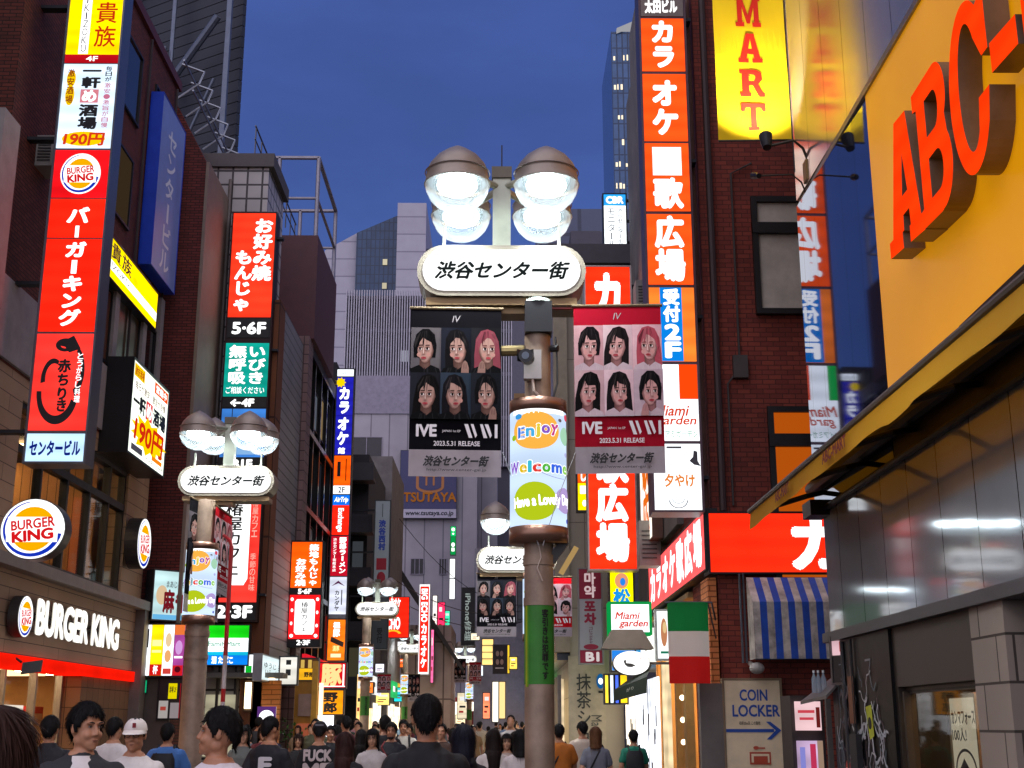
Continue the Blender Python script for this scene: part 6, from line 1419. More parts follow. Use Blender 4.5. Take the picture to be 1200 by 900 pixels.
def cloth_banner(name, label, fr, bgc, dark, seed, base, far=1.0):
    r = random.Random(seed)
    root = thing(name, label, 'banner', base, 'street banners with six portraits')
    wv = None
    BG = CM(bgc, .05); GR = CM('#a0979a', .06)
    draw(fr, [('r', 0, 0, 1, .845, BG), ('r', 0, .845, 1, 1, GR)], 0, 0, wv).build('cloth', root)
    it = [('t', 'IV', .46, .045, .54, .085, M('#9a9496', .7, 0, 0), .0, .2)]
    bgs = ['#5a5456', '#15171f', '#141416', '#1a1a20', '#28323e', '#15171c'] if dark else ['#b8888c', '#c0a0a4', '#c4989e', '#b49094', '#c6a4aa', '#a89098']
    hairs = ['#0c0b0d', '#121012', '#7c3a44', '#100e0e', '#151316', '#0e0d0f'] if dark else ['#151114', '#1a1416', '#a04450', '#120f10', '#181416', '#141214']
    skin = ('#a48074', '#664a42') if dark else ('#bd8e8a', '#8c6060')
    for i in range(6):
        u0 = (i % 3) / 3; v0 = .12 + (i // 3) * .275
        it += portrait(u0, v0, u0 + .333, v0 + .275, bgs[i], hairs[i], skin, '#0e0e10' if dark else '#b8a4aa', 1 if i in (0, 5) else 0, r, dark)
    W_ = M('#d8d2d4', .7, 0, 0)
    it += [('t', 'IVE', .08, .705, .30, .775, W_, .04), ('t', 'JAPAN 1st EP', .36, .735, .56, .752, W_, .0), ('p', [(.60, .70), (.64, .70), (.69, .78), (.65, .78)], W_), ('p', [(.67, .70), (.70, .70), (.74, .765), (.72, .78)], W_), ('p', [(.77, .70), (.80, .70), (.85, .78), (.81, .78)], W_), ('p', [(.82, .70), (.86, .70), (.90, .765), (.88, .78)], W_), ('r', .93, .70, .96, .78, W_),
           ('t', '2023.5.31 RELEASE', .27, .80, .77, .828, W_, .02)]
    it += gaicho(.17, .885, .86, .945, M('#141416', .7, 0, 0), .045) + [('t', 'http://www.center-gai.jp', .2, .957, .84, .977, M('#2a2a2e', .7, 0, 0), .01)]
    draw(fr, it, .002 * far, .00012 * far, wv).build('print', root)
    m = MB(M('#7a6a50', .5, .5)); m.tube([fr.p(-.02, 0, .0), fr.p(1.02, 0, .0)], .014, 8); m.build('rod', root)
    return root
fr = Fr((-.725, 9.98, 4.955), (1, .0, -.012), (0, 0, -1), .735, 1.40); cloth_banner('street_banner', 'black portrait banner hanging left of the nearest lamp pole', fr, '#0e0d11', True, 3, (-.35, 10, 3.6))
fr = Fr((.60, 9.98, 4.975), (1, .0, .012), (0, 0, -1), .715, 1.40); cloth_banner('street_banner', 'red portrait banner hanging right of the nearest lamp pole', fr, '#9a1226', False, 5, (1.0, 10, 3.6))
m = MB(M('#9a9a9a', .5)); m.tube([(.02, 9.98, 3.75), (.18, 9.9, 3.3), (.3, 9.78, 2.98)], .004, 4); m.tube([(.60, 9.98, 3.75), (.45, 9.8, 3.35), (.33, 9.78, 2.98)], .004, 4)
m.build('banner_cord', main)
fr = frY(22.0, 559, 672, 605, 746); cloth_banner('street_banner', 'black portrait banner left of the main pole, lower and farther', fr, '#17161b', True, 8, (-.05, 22, 2.8), 1.6)
fr = frY(22.0, 640, 676, 670, 746); cloth_banner('street_banner', 'bright red portrait banner peeping out right of the main pole', Fr((fr.p(1, 0).x - .7, 22, fr.O.z), fr.U, fr.V, .7, fr.h), '#d01420', False, 9, (1.1, 22, 2.8), 1.6)
q = onY(223, 582, 18.0); q2 = onY(223, 716, 18.0)
fr = Fr(q, (.40, .92, -.12), (0, 0, -1), .82, q[2] - q2[2]); cloth_banner('street_banner', 'black portrait banner turned edge on, hanging left of the thick left pole', fr, '#101013', True, 12, (q[0], 18.0, q2[2]), 1.3)
q = onY(253, 592, 18.2); q2 = onY(253, 690, 18.2)
fr = Fr(q, (.16, .98, -.10), (0, 0, -1), .66, q[2] - q2[2]); cloth_banner('street_banner', 'red portrait banner turned edge on beside the striped pole', fr, '#a81420', False, 14, (q[0], 18.2, q2[2]), 1.3)
fr = frY(60, 478, 790, 492, 822); cloth_banner('street_banner', 'tilted black banner on the far left pole above the crowd', fr, '#17161b', True, 15, (-4, 60, 3), 3)
for (a, b_, c, d, Y, dk, lab) in ((532, 772, 546, 800, 76, True, 'small black portrait banner left of the farthest right lamp'), (550, 776, 564, 802, 76, False, 'small red portrait banner right of the farthest right lamp'), (484, 790, 496, 808, 78, True, 'small black portrait banner far left behind the tilted one'), (442, 790, 458, 812, 50, False, 'small dull red portrait banner right of the fourth lamp pole')):
    cloth_banner('street_banner', lab, frY(Y, a, b_, c, d), '#17161b' if dk else '#a01424', dk, a, onY(a, d, Y), 4)
# tricolour flag
fr = frY(20.2, 783, 706, 831, 801)
r = thing('tricolour_flag', 'green, white and red flag hanging at the karaoke shop corner', 'flag', fr.p(.5, 1))
wv = lambda u, v: .05 * math.sin(3 * u) + .015 * math.sin(9 * u + 2 * v)
draw(fr, [('r', 0, 0, 1, .36, CLOTH('#129040', .3)), ('r', 0, .36, 1, .67, CLOTH('#f4e8d8', .3)), ('r', 0, .67, 1, 1, CLOTH('#e81e16', .3))], 0, 0, wv).build('cloth', r)
m = MB(STEEL); m.tube([fr.p(-.05, 0), fr.p(1.1, 0), (3.5, 21.0, fr.O.z - .2)], .018, 6); m.tube([fr.p(1.0, 0), (3.5, 21.0, fr.O.z - .5)], .012, 6); m.build('pole', r)
# overhead wires at the end of the street
m = MB(M('#1a1a1e', .6)); 
for (x0, z0, x1, z1, y0, y1) in ((-6, 9, 2, 8.2, 60, 74), (-6, 8.2, 2, 7.9, 62, 78), (-5.2, 12, 1.5, 9, 66, 82)):
    m.tube([(x0 + (x1 - x0) * t / 10, y0 + (y1 - y0) * t / 10, z0 + (z1 - z0) * t / 10 - 1.2 * (1 - (2 * t / 10 - 1) ** 2)) for t in range(11)], .02, 4)
tag(m.build('overhead_cable'), 'thin dark cables sagging across the far end of the street', 'cable')
# ================================================================ people
def _loft(m, rings, n=20, mat=None):
    """closed body of stacked ellipses: (z, cx, cy, rx, ry)"""
    base = len(m.v); mi = m._m(mat)
    for (z, cx, cy, rx, ry) in rings:
        for j in range(n):
            t = 2 * math.pi * j / n; c, s = math.cos(t), math.sin(t)
            e = .82
            m.v.append((cx + rx * math.copysign(abs(c) ** e, c), cy + ry * math.copysign(abs(s) ** e, s), z))
    for i in range(len(rings) - 1):
        for j in range(n):
            q = base + i * n + j; q2 = base + i * n + (j + 1) % n
            m.f.append((q, q2, q2 + n, q + n)); m.mi.append(mi)
    m.f.append(tuple(base + j for j in reversed(range(n)))); m.mi.append(mi)
    k = base + (len(rings) - 1) * n
    m.f.append(tuple(k + j for j in range(n))); m.mi.append(mi)
def _limb(m, pts, rs, n=14):
    m.tube(pts, rs, n)
    for p, r in zip(pts, rs): m.ball(p, r * .99, r * .99, r * .99, n, 8)
def _remesh(m, voxel, smooth, name, wr=0.0, wscale=9.0, seed=0):
    me = bpy.data.meshes.new('tmp'); me.from_pydata(m.v, [], m.f); me.update()
    o = bpy.data.objects.new('tmp', me); COL.objects.link(o)
    r = o.modifiers.new('r', 'REMESH'); r.mode = 'VOXEL'; r.voxel_size = voxel
    s = o.modifiers.new('s', 'SMOOTH'); s.factor = .5; s.iterations = smooth
    bpy.context.view_layer.update()
    out = bpy.data.meshes.new_from_object(o.evaluated_get(bpy.context.evaluated_depsgraph_get()))
    bpy.data.objects.remove(o, do_unlink=True); bpy.data.meshes.remove(me)
    if wr:
        sd = Vector((seed * 3.1, seed * 1.7, seed))
        ns = [Vector(v.normal) for v in out.vertices]
        for v, nn in zip(out.vertices, ns):
            p = Vector(v.co); q = Vector((p.x * wscale, p.y * wscale, p.z * wscale * .55)) + sd
            d = noise.noise(q) * .7 + abs(noise.noise(q * 1.9)) * .6 - .2
            v.co = p + nn * d * wr
    out.polygons.foreach_set('use_smooth', [True] * len(out.polygons)); out.name = name
    out.materials.clear(); out.materials.append(None); out.update()
    return out
def _turn(m, i0, piv, yaw, tilt=0.0, lean=0.0):
    c, s = math.cos(yaw), math.sin(yaw); ct, st = math.cos(tilt), math.sin(tilt)
    for i in range(i0, len(m.v)):
        x, y, z = m.v[i][0] - piv[0], m.v[i][1] - piv[1], m.v[i][2] - piv[2]
        y, z = y * ct - z * st, y * st + z * ct
        x, y = x * c - y * s, x * s + y * c
        m.v[i] = (x + piv[0], y + piv[1], z + piv[2])
PIV = (0, .015, 1.50)
HS = .90
def _headscale(m, i0=0):
    for i in range(i0, len(m.v)):
        x, y, z = m.v[i]
        f = HS + (1 - HS) * max(0, min(1, (1.50 - z) / .06))
        m.v[i] = (x * f, (y - .01) * f + .01, 1.505 + (z - 1.52) * HS if z > 1.50 else z)
POSES = {
    'stand': dict(arms=[((.225, .01, 1.14), (.235, -.05, .90)), ((-.225, .01, 1.14), (-.235, -.05, .90))], legs=[((.09, -.01, .50), (.095, .02, .08)), ((-.09, -.01, .50), (-.095, .02, .08))]),
    'walk': dict(arms=[((.22, .08, 1.15), (.235, .06, .91)), ((-.22, -.07, 1.15), (-.22, -.20, .95))], legs=[((.085, -.14, .52), (.09, -.16, .10)), ((-.085, .04, .50), (-.09, .30, .16))]),
    'stroll': dict(arms=[((.22, -.06, 1.15), (.22, -.17, .94)), ((-.22, .07, 1.15), (-.235, .06, .92))], legs=[((.085, .05, .50), (.09, .28, .15)), ((-.085, -.13, .52), (-.09, -.15, .10))]),
    'phone': dict(arms=[((.23, -.02, 1.15), (.09, -.24, 1.20)), ((-.23, .0, 1.14), (-.16, -.20, 1.08))], legs=[((.09, -.02, .50), (.095, .03, .08)), ((-.09, .0, .50), (-.095, .05, .08))]),
}
def _hand(m, w, d, side):
    """palm, four unequal fingers, thumb"""
    w, d = Vector(w), Vector(d).normalized()
    sd = Vector((0, 1, 0)) - d * d.y
    sd = sd.normalized() if sd.length > .1 else Vector((1, 0, 0))
    nn = d.cross(sd)
    c = w + d * .05
    m.tube([w, w + d * .04, w + d * .085], [.024, .032, .028], 10)
    for k, (o, l) in enumerate(((-.026, .062), (-.009, .074), (.009, .070), (.026, .055))):
        b = w + d * .08 + sd * o; kn = b + d * l * .5 + nn * side * .006; t = b + d * l * .92 + nn * side * .026
        m.tube([b - d * .02, b, kn, t], [.0095, .0095, .0085, .007], 7)
    b = w + d * .03 - sd * .024; m.tube([b, b - sd * .022 + d * .022, b - sd * .028 + d * .052 + nn * side * .012], [.012, .010, .008], 7)
def _hairline(a, hair):
    top = 1.712 if hair == 'short' else 1.728
    if a < 34: return top + .006 * math.sin(a * .2)
    if a < 66: return top - (a - 34) / 32 * (top - 1.640)
    if a < 82: return 1.625
    if a < 104: return 1.662
    return 1.662 - min(1, (a - 104) / 50) * .095
_people = {}
def body_meshes(pose, fem, yaw, tilt, hair, top, detail):
    k = (pose, fem, round(yaw, 2), round(tilt, 2), hair, top, detail)
    if k in _people: return _people[k]
    P = POSES[pose]; sh = .158 if fem else .178; w = .9 if fem else 1.0
    tor = [(.84, 0, .0, .155 * (1.04 if fem else 1), .105), (.93, 0, .005, .168 * (1.03 if fem else 1), .118), (1.06, 0, 0, .135 * w, .098), (1.20, 0, -.005, .155 * w, .112), (1.32, 0, .0, .172 * w, .115), (1.395, 0, .010, .168 * w, .094), (1.44, 0, .016, .118 * w, .076), (1.475, 0, .016, .078 * w, .064), (1.50, 0, .015, .06 * w, .058)]
    vox = {2: .0062, 1: .010, 0: .016}[detail]
    def arm(m, i, inf=0.0, t0=0.0, t1=1.0, hand=False):
        sx = 1 if i == 0 else -1
        (ex, ey, ez), (hx, hy, hz) = P['arms'][i]
        ex, hx = ex * (.93 if fem else 1), hx * (.93 if fem else 1)
        S_ = Vector((sx * (sh - .022), .012, 1.378)); E_ = Vector((ex, ey, ez)); H_ = Vector((hx, hy, hz)); g = .86 if fem else 1
        pts = [S_, S_.lerp(E_, .5), E_]; rs = [.054 * g + inf * .6, .048 * g + inf * .9, .042 * g + inf]
        if t1 < 1: pts = [S_, S_.lerp(E_, t1 * .5), S_.lerp(E_, t1)]; rs = [.054 * g + inf * .6, .050 * g + inf, .050 * g + inf * 1.25]
        _limb(m, pts, rs)
        if t1 >= 1:
            W_ = E_.lerp(H_, .94); _limb(m, [E_, E_.lerp(H_, .4), W_], [.041 * g + inf, .040 * g + inf, .028 * g + inf])
        if hand: _hand(m, H_, H_ - E_, -sx)
    m = MB(); _loft(m, tor)
    for i in (0, 1): arm(m, i, hand=True)
    for i, sx in ((0, 1), (1, -1)):
        (kx, ky, kz), (ax, ay, az) = P['legs'][i]
        _limb(m, [(sx * .085, 0, .90), (kx, ky, kz + .2), (kx, ky, kz), (kx * .5 + ax * .5, ky * .5 + ay * .5 + .012, kz * .5 + az * .5 + .06), (ax, ay, az)], [.088, .074, .056, .053, .036])
    i0 = len(m.v)
    m.tube([(0, .02, 1.44), (0, .008, 1.52), (0, .005, 1.60)], [.062 * w, .052 * w, .054 * w], 16)
    m.ball((0, .012, 1.655), .0755, .094, .098, 24, 16)
    m.ball((0, -.028, 1.60), .062 * (.95 if fem else 1), .066, .075, 20, 14)
    m.ball((0, -.052, 1.565), .044 * (.9 if fem else 1), .046, .045, 18, 12)
    m.ball((0, -.078, 1.538), .022, .02, .017, 12, 8)
    if detail:
        m.tube([(0, -.082, 1.660), (0, -.096, 1.635), (0, -.106, 1.612)], [.009, .011, .0135], 10); m.ball((0, -.108, 1.611), .012, .012, .010, 10, 8)
        for sx in (-1, 1):
            m.ball((sx * .011, -.098, 1.607), .009, .010, .007, 10, 8); m.ball((sx * .032, -.072, 1.604), .026, .022, .024, 12, 8)
            m.ball((sx * .033, -.080, 1.672), .026, .013, .0095, 12, 8); m.ball((sx * .079, .010, 1.632), .009, .02, .031, 10, 10); m.ball((sx * .052, .0, 1.575), .014, .035, .03, 10, 8)
        m.ball((0, -.091, 1.578), .022, .010, .006, 12, 8); m.ball((0, -.089, 1.567), .019, .010, .006, 12, 8)
    _headscale(m, i0)
    _turn(m, i0, PIV, yaw, tilt)
    out = {'body': _remesh(m, vox, 2 if detail else 1, 'body')}
    # top
    m = MB()
    inf = .016 if top in ('tee', 'polo') else .026
    if top == 'loose': inf = .034
    t_ = [(z, cx, cy, rx + inf + (.012 if z < 1.1 else 0), ry + inf + (.014 if z < 1.15 else 0)) for (z, cx, cy, rx, ry) in tor[:-1]]
    t_ = [(.80, 0, 0, t_[0][3] * .98, t_[0][4] * .98)] + t_
    t_[-1] = (1.474, 0, .018, .084 * w, .068)
    _loft(m, t_)
    for i in (0, 1): arm(m, i, inf, 0, .62 if top in ('tee', 'polo', 'loose') else 1.0)
    if top in ('jacket', 'hood'): m.tube([(0, .03, 1.44), (0, .03, 1.50)], [.09, .072], 18)
    if top == 'hood': m.ball((0, .085, 1.45), .105, .06, .075, 16, 10)
    out['top'] = _remesh(m, max(vox, .009), 3, 'shirt', .011 if detail else .008, 9, len(_people))
    # trousers
    m = MB(); _loft(m, [(.80, 0, 0, .165, .118), (.90, 0, .004, .178, .128), (1.0, 0, .002, .160, .116)])
    for i, sx in ((0, 1), (1, -1)):
        (kx, ky, kz), (ax, ay, az) = P['legs'][i]
        _limb(m, [(sx * .085, 0, .88), (kx, ky, kz + .2), (kx, ky, kz), (ax, ay, az + .02)], [.102, .088, .074, .064])
    out['trousers'] = _remesh(m, .014, 3, 'trousers', .008, 8, 3)
    m = MB()
    for i in (0, 1):
        (ax, ay, az) = P['legs'][i][1]
        m.tube([(ax, ay + .05, az - .045), (ax, ay - .03, az - .04), (ax, ay - .12, az - .05), (ax, ay - .17, az - .055)], [.038, .045, .04, .025], 10); m.tube([(ax, ay, az + .03), (ax, ay + .01, az - .03)], .045, 10)
    out['shoe'] = _remesh(m, .012, 2, 'shoes')
    # hair
    if hair != 'none':
        hm = MB(); nu = 64 if detail > 1 else (44 if detail else 24); L = {'short': 0, 'crop': 0, 'capped': 0, 'bob': .12, 'long': .34}[hair]
        nv = 30 if detail else 14; nl = int(6 + L * 60) if L else 8
        rr = random.Random(hash(k) % 1000 if False else len(_people) * 7 + 1)
        rows = []; c0 = (0, .014, 1.660)
        thick = .014 if hair == 'short' or L else (.007 if hair == 'crop' else .003)
        for i in range(nv + nl + 1):
            row = []
            for j in range(nu):
                t = 2 * math.pi * j / nu           # t = 270 deg is the face
                cx_, sy_ = math.cos(t), math.sin(t)
                if i <= nv: ph = (i / nv) * (math.pi * .5); rz = math.cos(ph); rad = math.sin(ph); z = c0[2] + (.098 + thick + .004) * rz
                else:
                    f = (i - nv) / nl; rad = 1.0 - (.10 * f if L == 0 else (-.10 * math.sin(f * 2.2) if hair == 'long' else .02 * f)); z = c0[2] - f * (.115 if L == 0 else .11 + L)
                    if L == 0: rad = math.cos(f * .75)
                n1 = noise.noise(Vector((cx_ * 5 + len(_people), sy_ * 5, z * (6 if L else 16)))); n2 = noise.noise(Vector((cx_ * 16, sy_ * 16 + 3, z * (5 if L else 26))))
                a_ = abs(((math.degrees(t) - 270 + 180) % 360) - 180)
                if L == 0: lo_ = _hairline(a_, hair)
                else: lo_ = 1.70 if a_ < 40 else 0
                tp_ = max(.12, min(1, (z - lo_) / .05 + .12))
                d = (thick + .005 * n1 + (.004 if detail else .002) * n2) * tp_ + .0015
                x = (.0755 + d) * rad * cx_; y = c0[1] + (.094 + d) * rad * sy_
                if L and i > nv and sy_ > .2: y += .035 * min(1, (i - nv) / nl * 2) * sy_
                row.append((x, y, z))
            rows.append(row)
        base = len(hm.v)
        for row in rows: hm.v += row
        for i in range(nv + nl):
            for j in range(nu):
                t = 2 * math.pi * (j + .5) / nu; a = abs(((math.degrees(t) - 270 + 180) % 360) - 180)    # angle away from the face
                z = (rows[i][j][2] + rows[i + 1][j][2]) / 2
                jag = .012 * noise.noise(Vector((j * .9, 2.2, len(_people) * 1.3)))
                if L == 0: lo = _hairline(a, hair)
                else:
                    lo = 1.700 if a < 36 else (1.700 - (a - 36) / 20 * .12 if a < 56 else 0)
                if z < lo + jag: continue
                hm.f.append((base + i * nu + j, base + i * nu + (j + 1) % nu, base + (i + 1) * nu + (j + 1) % nu, base + (i + 1) * nu + j)); hm.mi.append(0)
        hm.mats = [None]
        _headscale(hm); _turn(hm, 0, PIV, yaw, tilt)
        me = bpy.data.meshes.new('hair'); me.from_pydata(hm.v, [], hm.f); me.polygons.foreach_set('use_smooth', [True] * len(me.polygons)); me.materials.append(None)
        bm = bmesh.new(); bm.from_mesh(me); bmesh.ops.delete(bm, geom=[v for v in bm.verts if not v.link_faces], context='VERTS'); bmesh.ops.remove_doubles(bm, verts=bm.verts, dist=.0006)
        if detail: bmesh.ops.solidify(bm, geom=bm.faces[:], thickness=.006)
        bm.to_mesh(me); bm.free()
        if detail and hair != 'capped':      # loose strands over the mass
            vs = [tuple(v.co) for v in me.vertices]; fs = [tuple(p.vertices) for p in me.polygons]
            cand = [p for p in me.polygons if (Vector(p.center) - Vector((0, .02, 1.62))).dot(p.normal) > 0]
            crown = Vector((0, .035, 1.74))
            for q in range(1500 if detail > 1 else 420):
                pl = cand[rr.randrange(len(cand))]; n_ = Vector(pl.normal); c_ = Vector(pl.center)
                fl = (c_ - crown); fl = fl - n_ * fl.dot(n_)
                fl = (fl.normalized() if fl.length > .004 else Vector((rr.uniform(-1, 1), rr.uniform(-1, 1), 0))) + Vector((rr.gauss(0, .2 if not L else .1), rr.gauss(0, .2 if not L else .1), rr.gauss(0, .12) - (1.4 if L else .1)))
                fl = (fl - n_ * fl.dot(n_) * .8).normalized(); sd_ = fl.cross(n_).normalized()
                ln = rr.uniform(.02, .042) if not L else rr.uniform(.05, .13)
                if hair == 'crop': ln *= .5
                wd = rr.uniform(.0012, .0028); b0 = len(vs)
                p1 = c_ + n_ * .001; p2 = c_ + fl * ln * .5 + n_ * (.003 + rr.uniform(0, .003)); p3 = c_ + fl * ln + n_ * rr.uniform(-.004, .003 if L else .006)
                if not L and p3.y < -.04 and p3.z < 1.645: continue
                vs += [tuple(p1 - sd_ * wd), tuple(p1 + sd_ * wd), tuple(p2 + sd_ * wd), tuple(p2 - sd_ * wd), tuple(p3)]
                fs += [(b0, b0 + 1, b0 + 2, b0 + 3), (b0 + 3, b0 + 2, b0 + 4)]
            m2 = bpy.data.meshes.new('hair'); m2.from_pydata(vs, [], fs); m2.materials.append(None); bpy.data.meshes.remove(me); me = m2
        me.polygons.foreach_set('use_smooth', [True] * len(me.polygons)); me.update()
        out['hair'] = me
    _people[k] = out
    return out
def HAIRM(h):
    k = ('hair', h)
    if k in _mats: return _mats[k]
    m, nt, b = _new('hair_' + h.lstrip('#'))
    tc = nt.nodes.new('ShaderNodeTexCoord'); mp = nt.nodes.new('ShaderNodeMapping'); mp.inputs['Scale'].default_value = (90, 90, 5)
    n = nt.nodes.new('ShaderNodeTexNoise'); n.inputs['Scale'].default_value = 1.0; n.inputs['Detail'].default_value = 3
    nt.links.new(tc.outputs['Object'], mp.inputs[0]); nt.links.new(mp.outputs[0], n.inputs['Vector'])
    mx = nt.nodes.new('ShaderNodeMix'); mx.data_type = 'RGBA'; c = lin(h)
    mx.inputs[6].default_value = tuple(v * .5 for v in c[:3]) + (1,); mx.inputs[7].default_value = tuple(v * 1.7 for v in c[:3]) + (1,)
    nt.links.new(n.outputs[0], mx.inputs[0]); nt.links.new(mx.outputs[2], b.inputs['Base Color'])
    bp = nt.nodes.new('ShaderNodeBump'); bp.inputs['Strength'].default_value = .5; bp.inputs['Distance'].default_value = .004
    nt.links.new(n.outputs[0], bp.inputs['Height']); nt.links.new(bp.outputs[0], b.inputs['Normal'])
    b.inputs['Roughness'].default_value = .72; b.inputs['Specular IOR Level'].default_value = .22
    _mats[k] = m
    return m
def SKINM(h):
    k = ('skin', h)
    if k in _mats: return _mats[k]
    m, nt, b = _new('skin_' + h.lstrip('#'))
    tc = nt.nodes.new('ShaderNodeTexCoord'); n = nt.nodes.new('ShaderNodeTexNoise'); n.inputs['Scale'].default_value = 14; n.inputs['Detail'].default_value = 5
    nt.links.new(tc.outputs['Object'], n.inputs['Vector'])
    mx = nt.nodes.new('ShaderNodeMix'); mx.data_type = 'RGBA'; c = lin(h)
    mx.inputs[6].default_value = (c[0] * .85, c[1] * .78, c[2] * .76, 1); mx.inputs[7].default_value = (c[0] * 1.1, c[1] * 1.1, c[2] * 1.1, 1)
    nt.links.new(n.outputs[0], mx.inputs[0]); nt.links.new(mx.outputs[2], b.inputs['Base Color'])
    b.inputs['Roughness'].default_value = .5
    try: b.inputs['Subsurface Weight'].default_value = .12; b.inputs['Subsurface Radius'].default_value = (.012, .005, .003)
    except Exception: pass
    _mats[k] = m
    return m
def dress(name, mesh, root, mat):
    o = bpy.data.objects.new(name, mesh); COL.objects.link(o); o.parent = root
    if o.material_slots:
        o.material_slots[0].link = 'OBJECT'; o.material_slots[0].material = mat
    return o
def local(mb, name, parent, smooth=False):
    o = mb.build(name, None, smooth); o.parent = parent; o.location = (0, 0, 0)
    return o
def person(label, x, y, facing, height=1.7, pose='stand', fem=False, yaw=0.0, tilt=0.0, hair='short', hairc='#0c0a0a', top='tee', topc='#c8c4c0', legc='#17181c', skin='#b98868', detail=1, group=None, face=False):
    """facing: degrees, 0 looks at the camera end of the street, 180 walks away"""
    mm = body_meshes(pose, fem, math.radians(yaw), math.radians(tilt), hair, top, detail)
    r = thing('person', label, 'person', (x, y, 0), group); r.rotation_euler = (0, 0, math.radians(facing)); k = height / 1.742; r.scale = (k, k, k)
    b = dress('body', mm['body'], r, SKINM(skin))
    sh_ = dress('jacket' if top in ('jacket', 'hood') else 'shirt', mm['top'], r, M(topc, .8, 0, .12, 9, .15))
    dress('trousers', mm['trousers'], r, M(legc, .8, 0, .15, 9)); dress('shoes', mm['shoe'], r, M('#1c1a1a' if random.Random(label).random() < .6 else '#b8b4ae', .6))
    if hair != 'none': dress('hair', mm['hair'], r, HAIRM(hairc))
    if face:
        yw, tl = math.radians(yaw), math.radians(tilt)
        for sx in (-1, 1):
            m = MB(M('#a89c92', .3, 0, 0)); m.ball((sx * .0325, -.0795, 1.6495), .0112, .0085, .0040, 14, 8); m.ball((sx * .0325, -.0862, 1.6495), .0050, .003, .0040, 10, 8, M('#120c0a', .2, 0, 0)); m.ball((sx * .0325, -.0815, 1.6548), .0150, .0082, .0022, 12, 6, M('#1a1210', .6, 0, 0))
            _headscale(m); _turn(m, 0, PIV, yw, tl); local(m, 'eye', b, True)
            m = MB(M('#17110f', .8, 0, 0)); m.tube([(sx * .014, -.0935, 1.671), (sx * .032, -.0935, 1.6765), (sx * .052, -.083, 1.672)], [.0028, .0036, .0018], 6); _headscale(m); _turn(m, 0, PIV, yw, tl); local(m, 'eyebrow', b, True)
        m = MB(M('#8e5a4c', .55, 0, 0)); m.ball((0, -.0930, 1.5775), .019, .0080, .0032, 14, 8); m.ball((0, -.0915, 1.5690), .015, .0080, .0036, 14, 8); m.ball((0, -.0972, 1.5735), .016, .005, .0007, 12, 6, M('#4a2822', .6, 0, 0)); _headscale(m); _turn(m, 0, PIV, yw, tl); local(m, 'mouth', b, True)
    r['_k'] = k; del r['_k']
    return r, sh_, b
def backpack(label, r, color, y=.17):
    t = thing('backpack', label, 'backpack', r.location); t.rotation_euler = r.rotation_euler; t.scale = r.scale
    m = MB(M(color, .7, 0, .15, 8))
    _loft(m, [(.92, 0, y + .01, .13, .05), (.95, 0, y + .01, .15, .075), (1.15, 0, y + .01, .155, .085), (1.34, 0, y, .14, .07), (1.40, 0, y, .11, .05)]); local(m, 'bag', t, True)
    for s in (-1, 1):
        m = MB(M(color, .7, 0, .15, 8)); m.tube([(s * .085, y - .04, 1.37), (s * .095, .03, 1.485), (s * .105, -.09, 1.44), (s * .12, -.155, 1.30), (s * .14, -.10, 1.08), (s * .12, y - .06, .98)], [.018, .018, .02, .018, .012, .012], 8); local(m, 'strap', t, True)
    m = MB(M('#0b0b0c', .6)); m.box(-.09, y + .085, 1.0, .09, y + .10, 1.16); local(m, 'pocket', t)
    return t
def crossbag(label, r, color, side=1, strap='#17181c'):
    t = thing('shoulder_bag', label, 'bag', r.location); t.rotation_euler = r.rotation_euler; t.scale = r.scale
    m = MB(M(strap, .7)); m.tube([(-side * .12, -.10, 1.40), (-side * .09, .0, 1.475), (-side * .06, .11, 1.40), (side * .05, .145, 1.20), (side * .15, .13, 1.02), (side * .18, .06, .98)], .014, 6); m.tube([(-side * .12, -.10, 1.40), (side * .03, -.155, 1.18), (side * .17, -.10, 1.0), (side * .19, .02, .98)], .014, 6); local(m, 'strap', t)
    m = MB(M(color, .65)); _loft(m, [(.88, side * .19, .07, .09, .035), (.92, side * .19, .07, .115, .05), (1.04, side * .19, .07, .11, .05), (1.08, side * .19, .07, .09, .03)]); local(m, 'bag', t, True)
    return t
def at(px, pyt, Y):
    p = onY(px, pyt, Y); return p[0], Y, p[2]
SK = ['#c09070', '#b58464', '#c89c7c', '#ae7c5c']
# --- nearest figures, left to right
x, y, h = at(6, 826, 3.5); person('woman at the left frame edge with long brown hair covering her cheek', x, y, 150, h, 'stand', True, 12, 0, 'long', '#2e1a12', 'jacket', '#3a3230', '#17181c', SK[2], 2)
x, y, h = at(60, 838, 12); person('dark haired man in black just behind the woman at the frame edge', x, y, 190, h, 'walk', False, 0, 0, 'short', '#0b0909', 'jacket', '#15151a', '#15151a', SK[1], 1)
x, y, h = at(101, 822, 6.9); r, s_, b = person('man in a dark blazer over a white tee, head turned to his left', x, y, 18, h, 'walk', False, 34, 4, 'short', '#0b0909', 'jacket', '#26282b', '#1c1d20', SK[1], 2, face=True)
m = MB(M('#d8d4d0', .8)); m.v = []; _loft(m, [(1.10, 0, -.112, .05, .03), (1.25, 0, -.118, .062, .032), (1.38, 0, -.085, .07, .04), (1.455, 0, -.04, .058, .04), (1.475, 0, -.01, .055, .05)], 16); local(m, 'white_tee', s_, True)
m = MB(M('#1e2023', .8))
for sx in (-1, 1): m.prism([[(sx * .03, 1.12), (sx * .105, 1.30), (sx * .10, 1.42), (sx * .075, 1.47), (sx * .045, 1.40), (sx * .035, 1.26)]], (0, -.152, 0), (1, 0, 0), (0, .18, 1), (0, .012, 0))
local(m, 'lapel', s_)
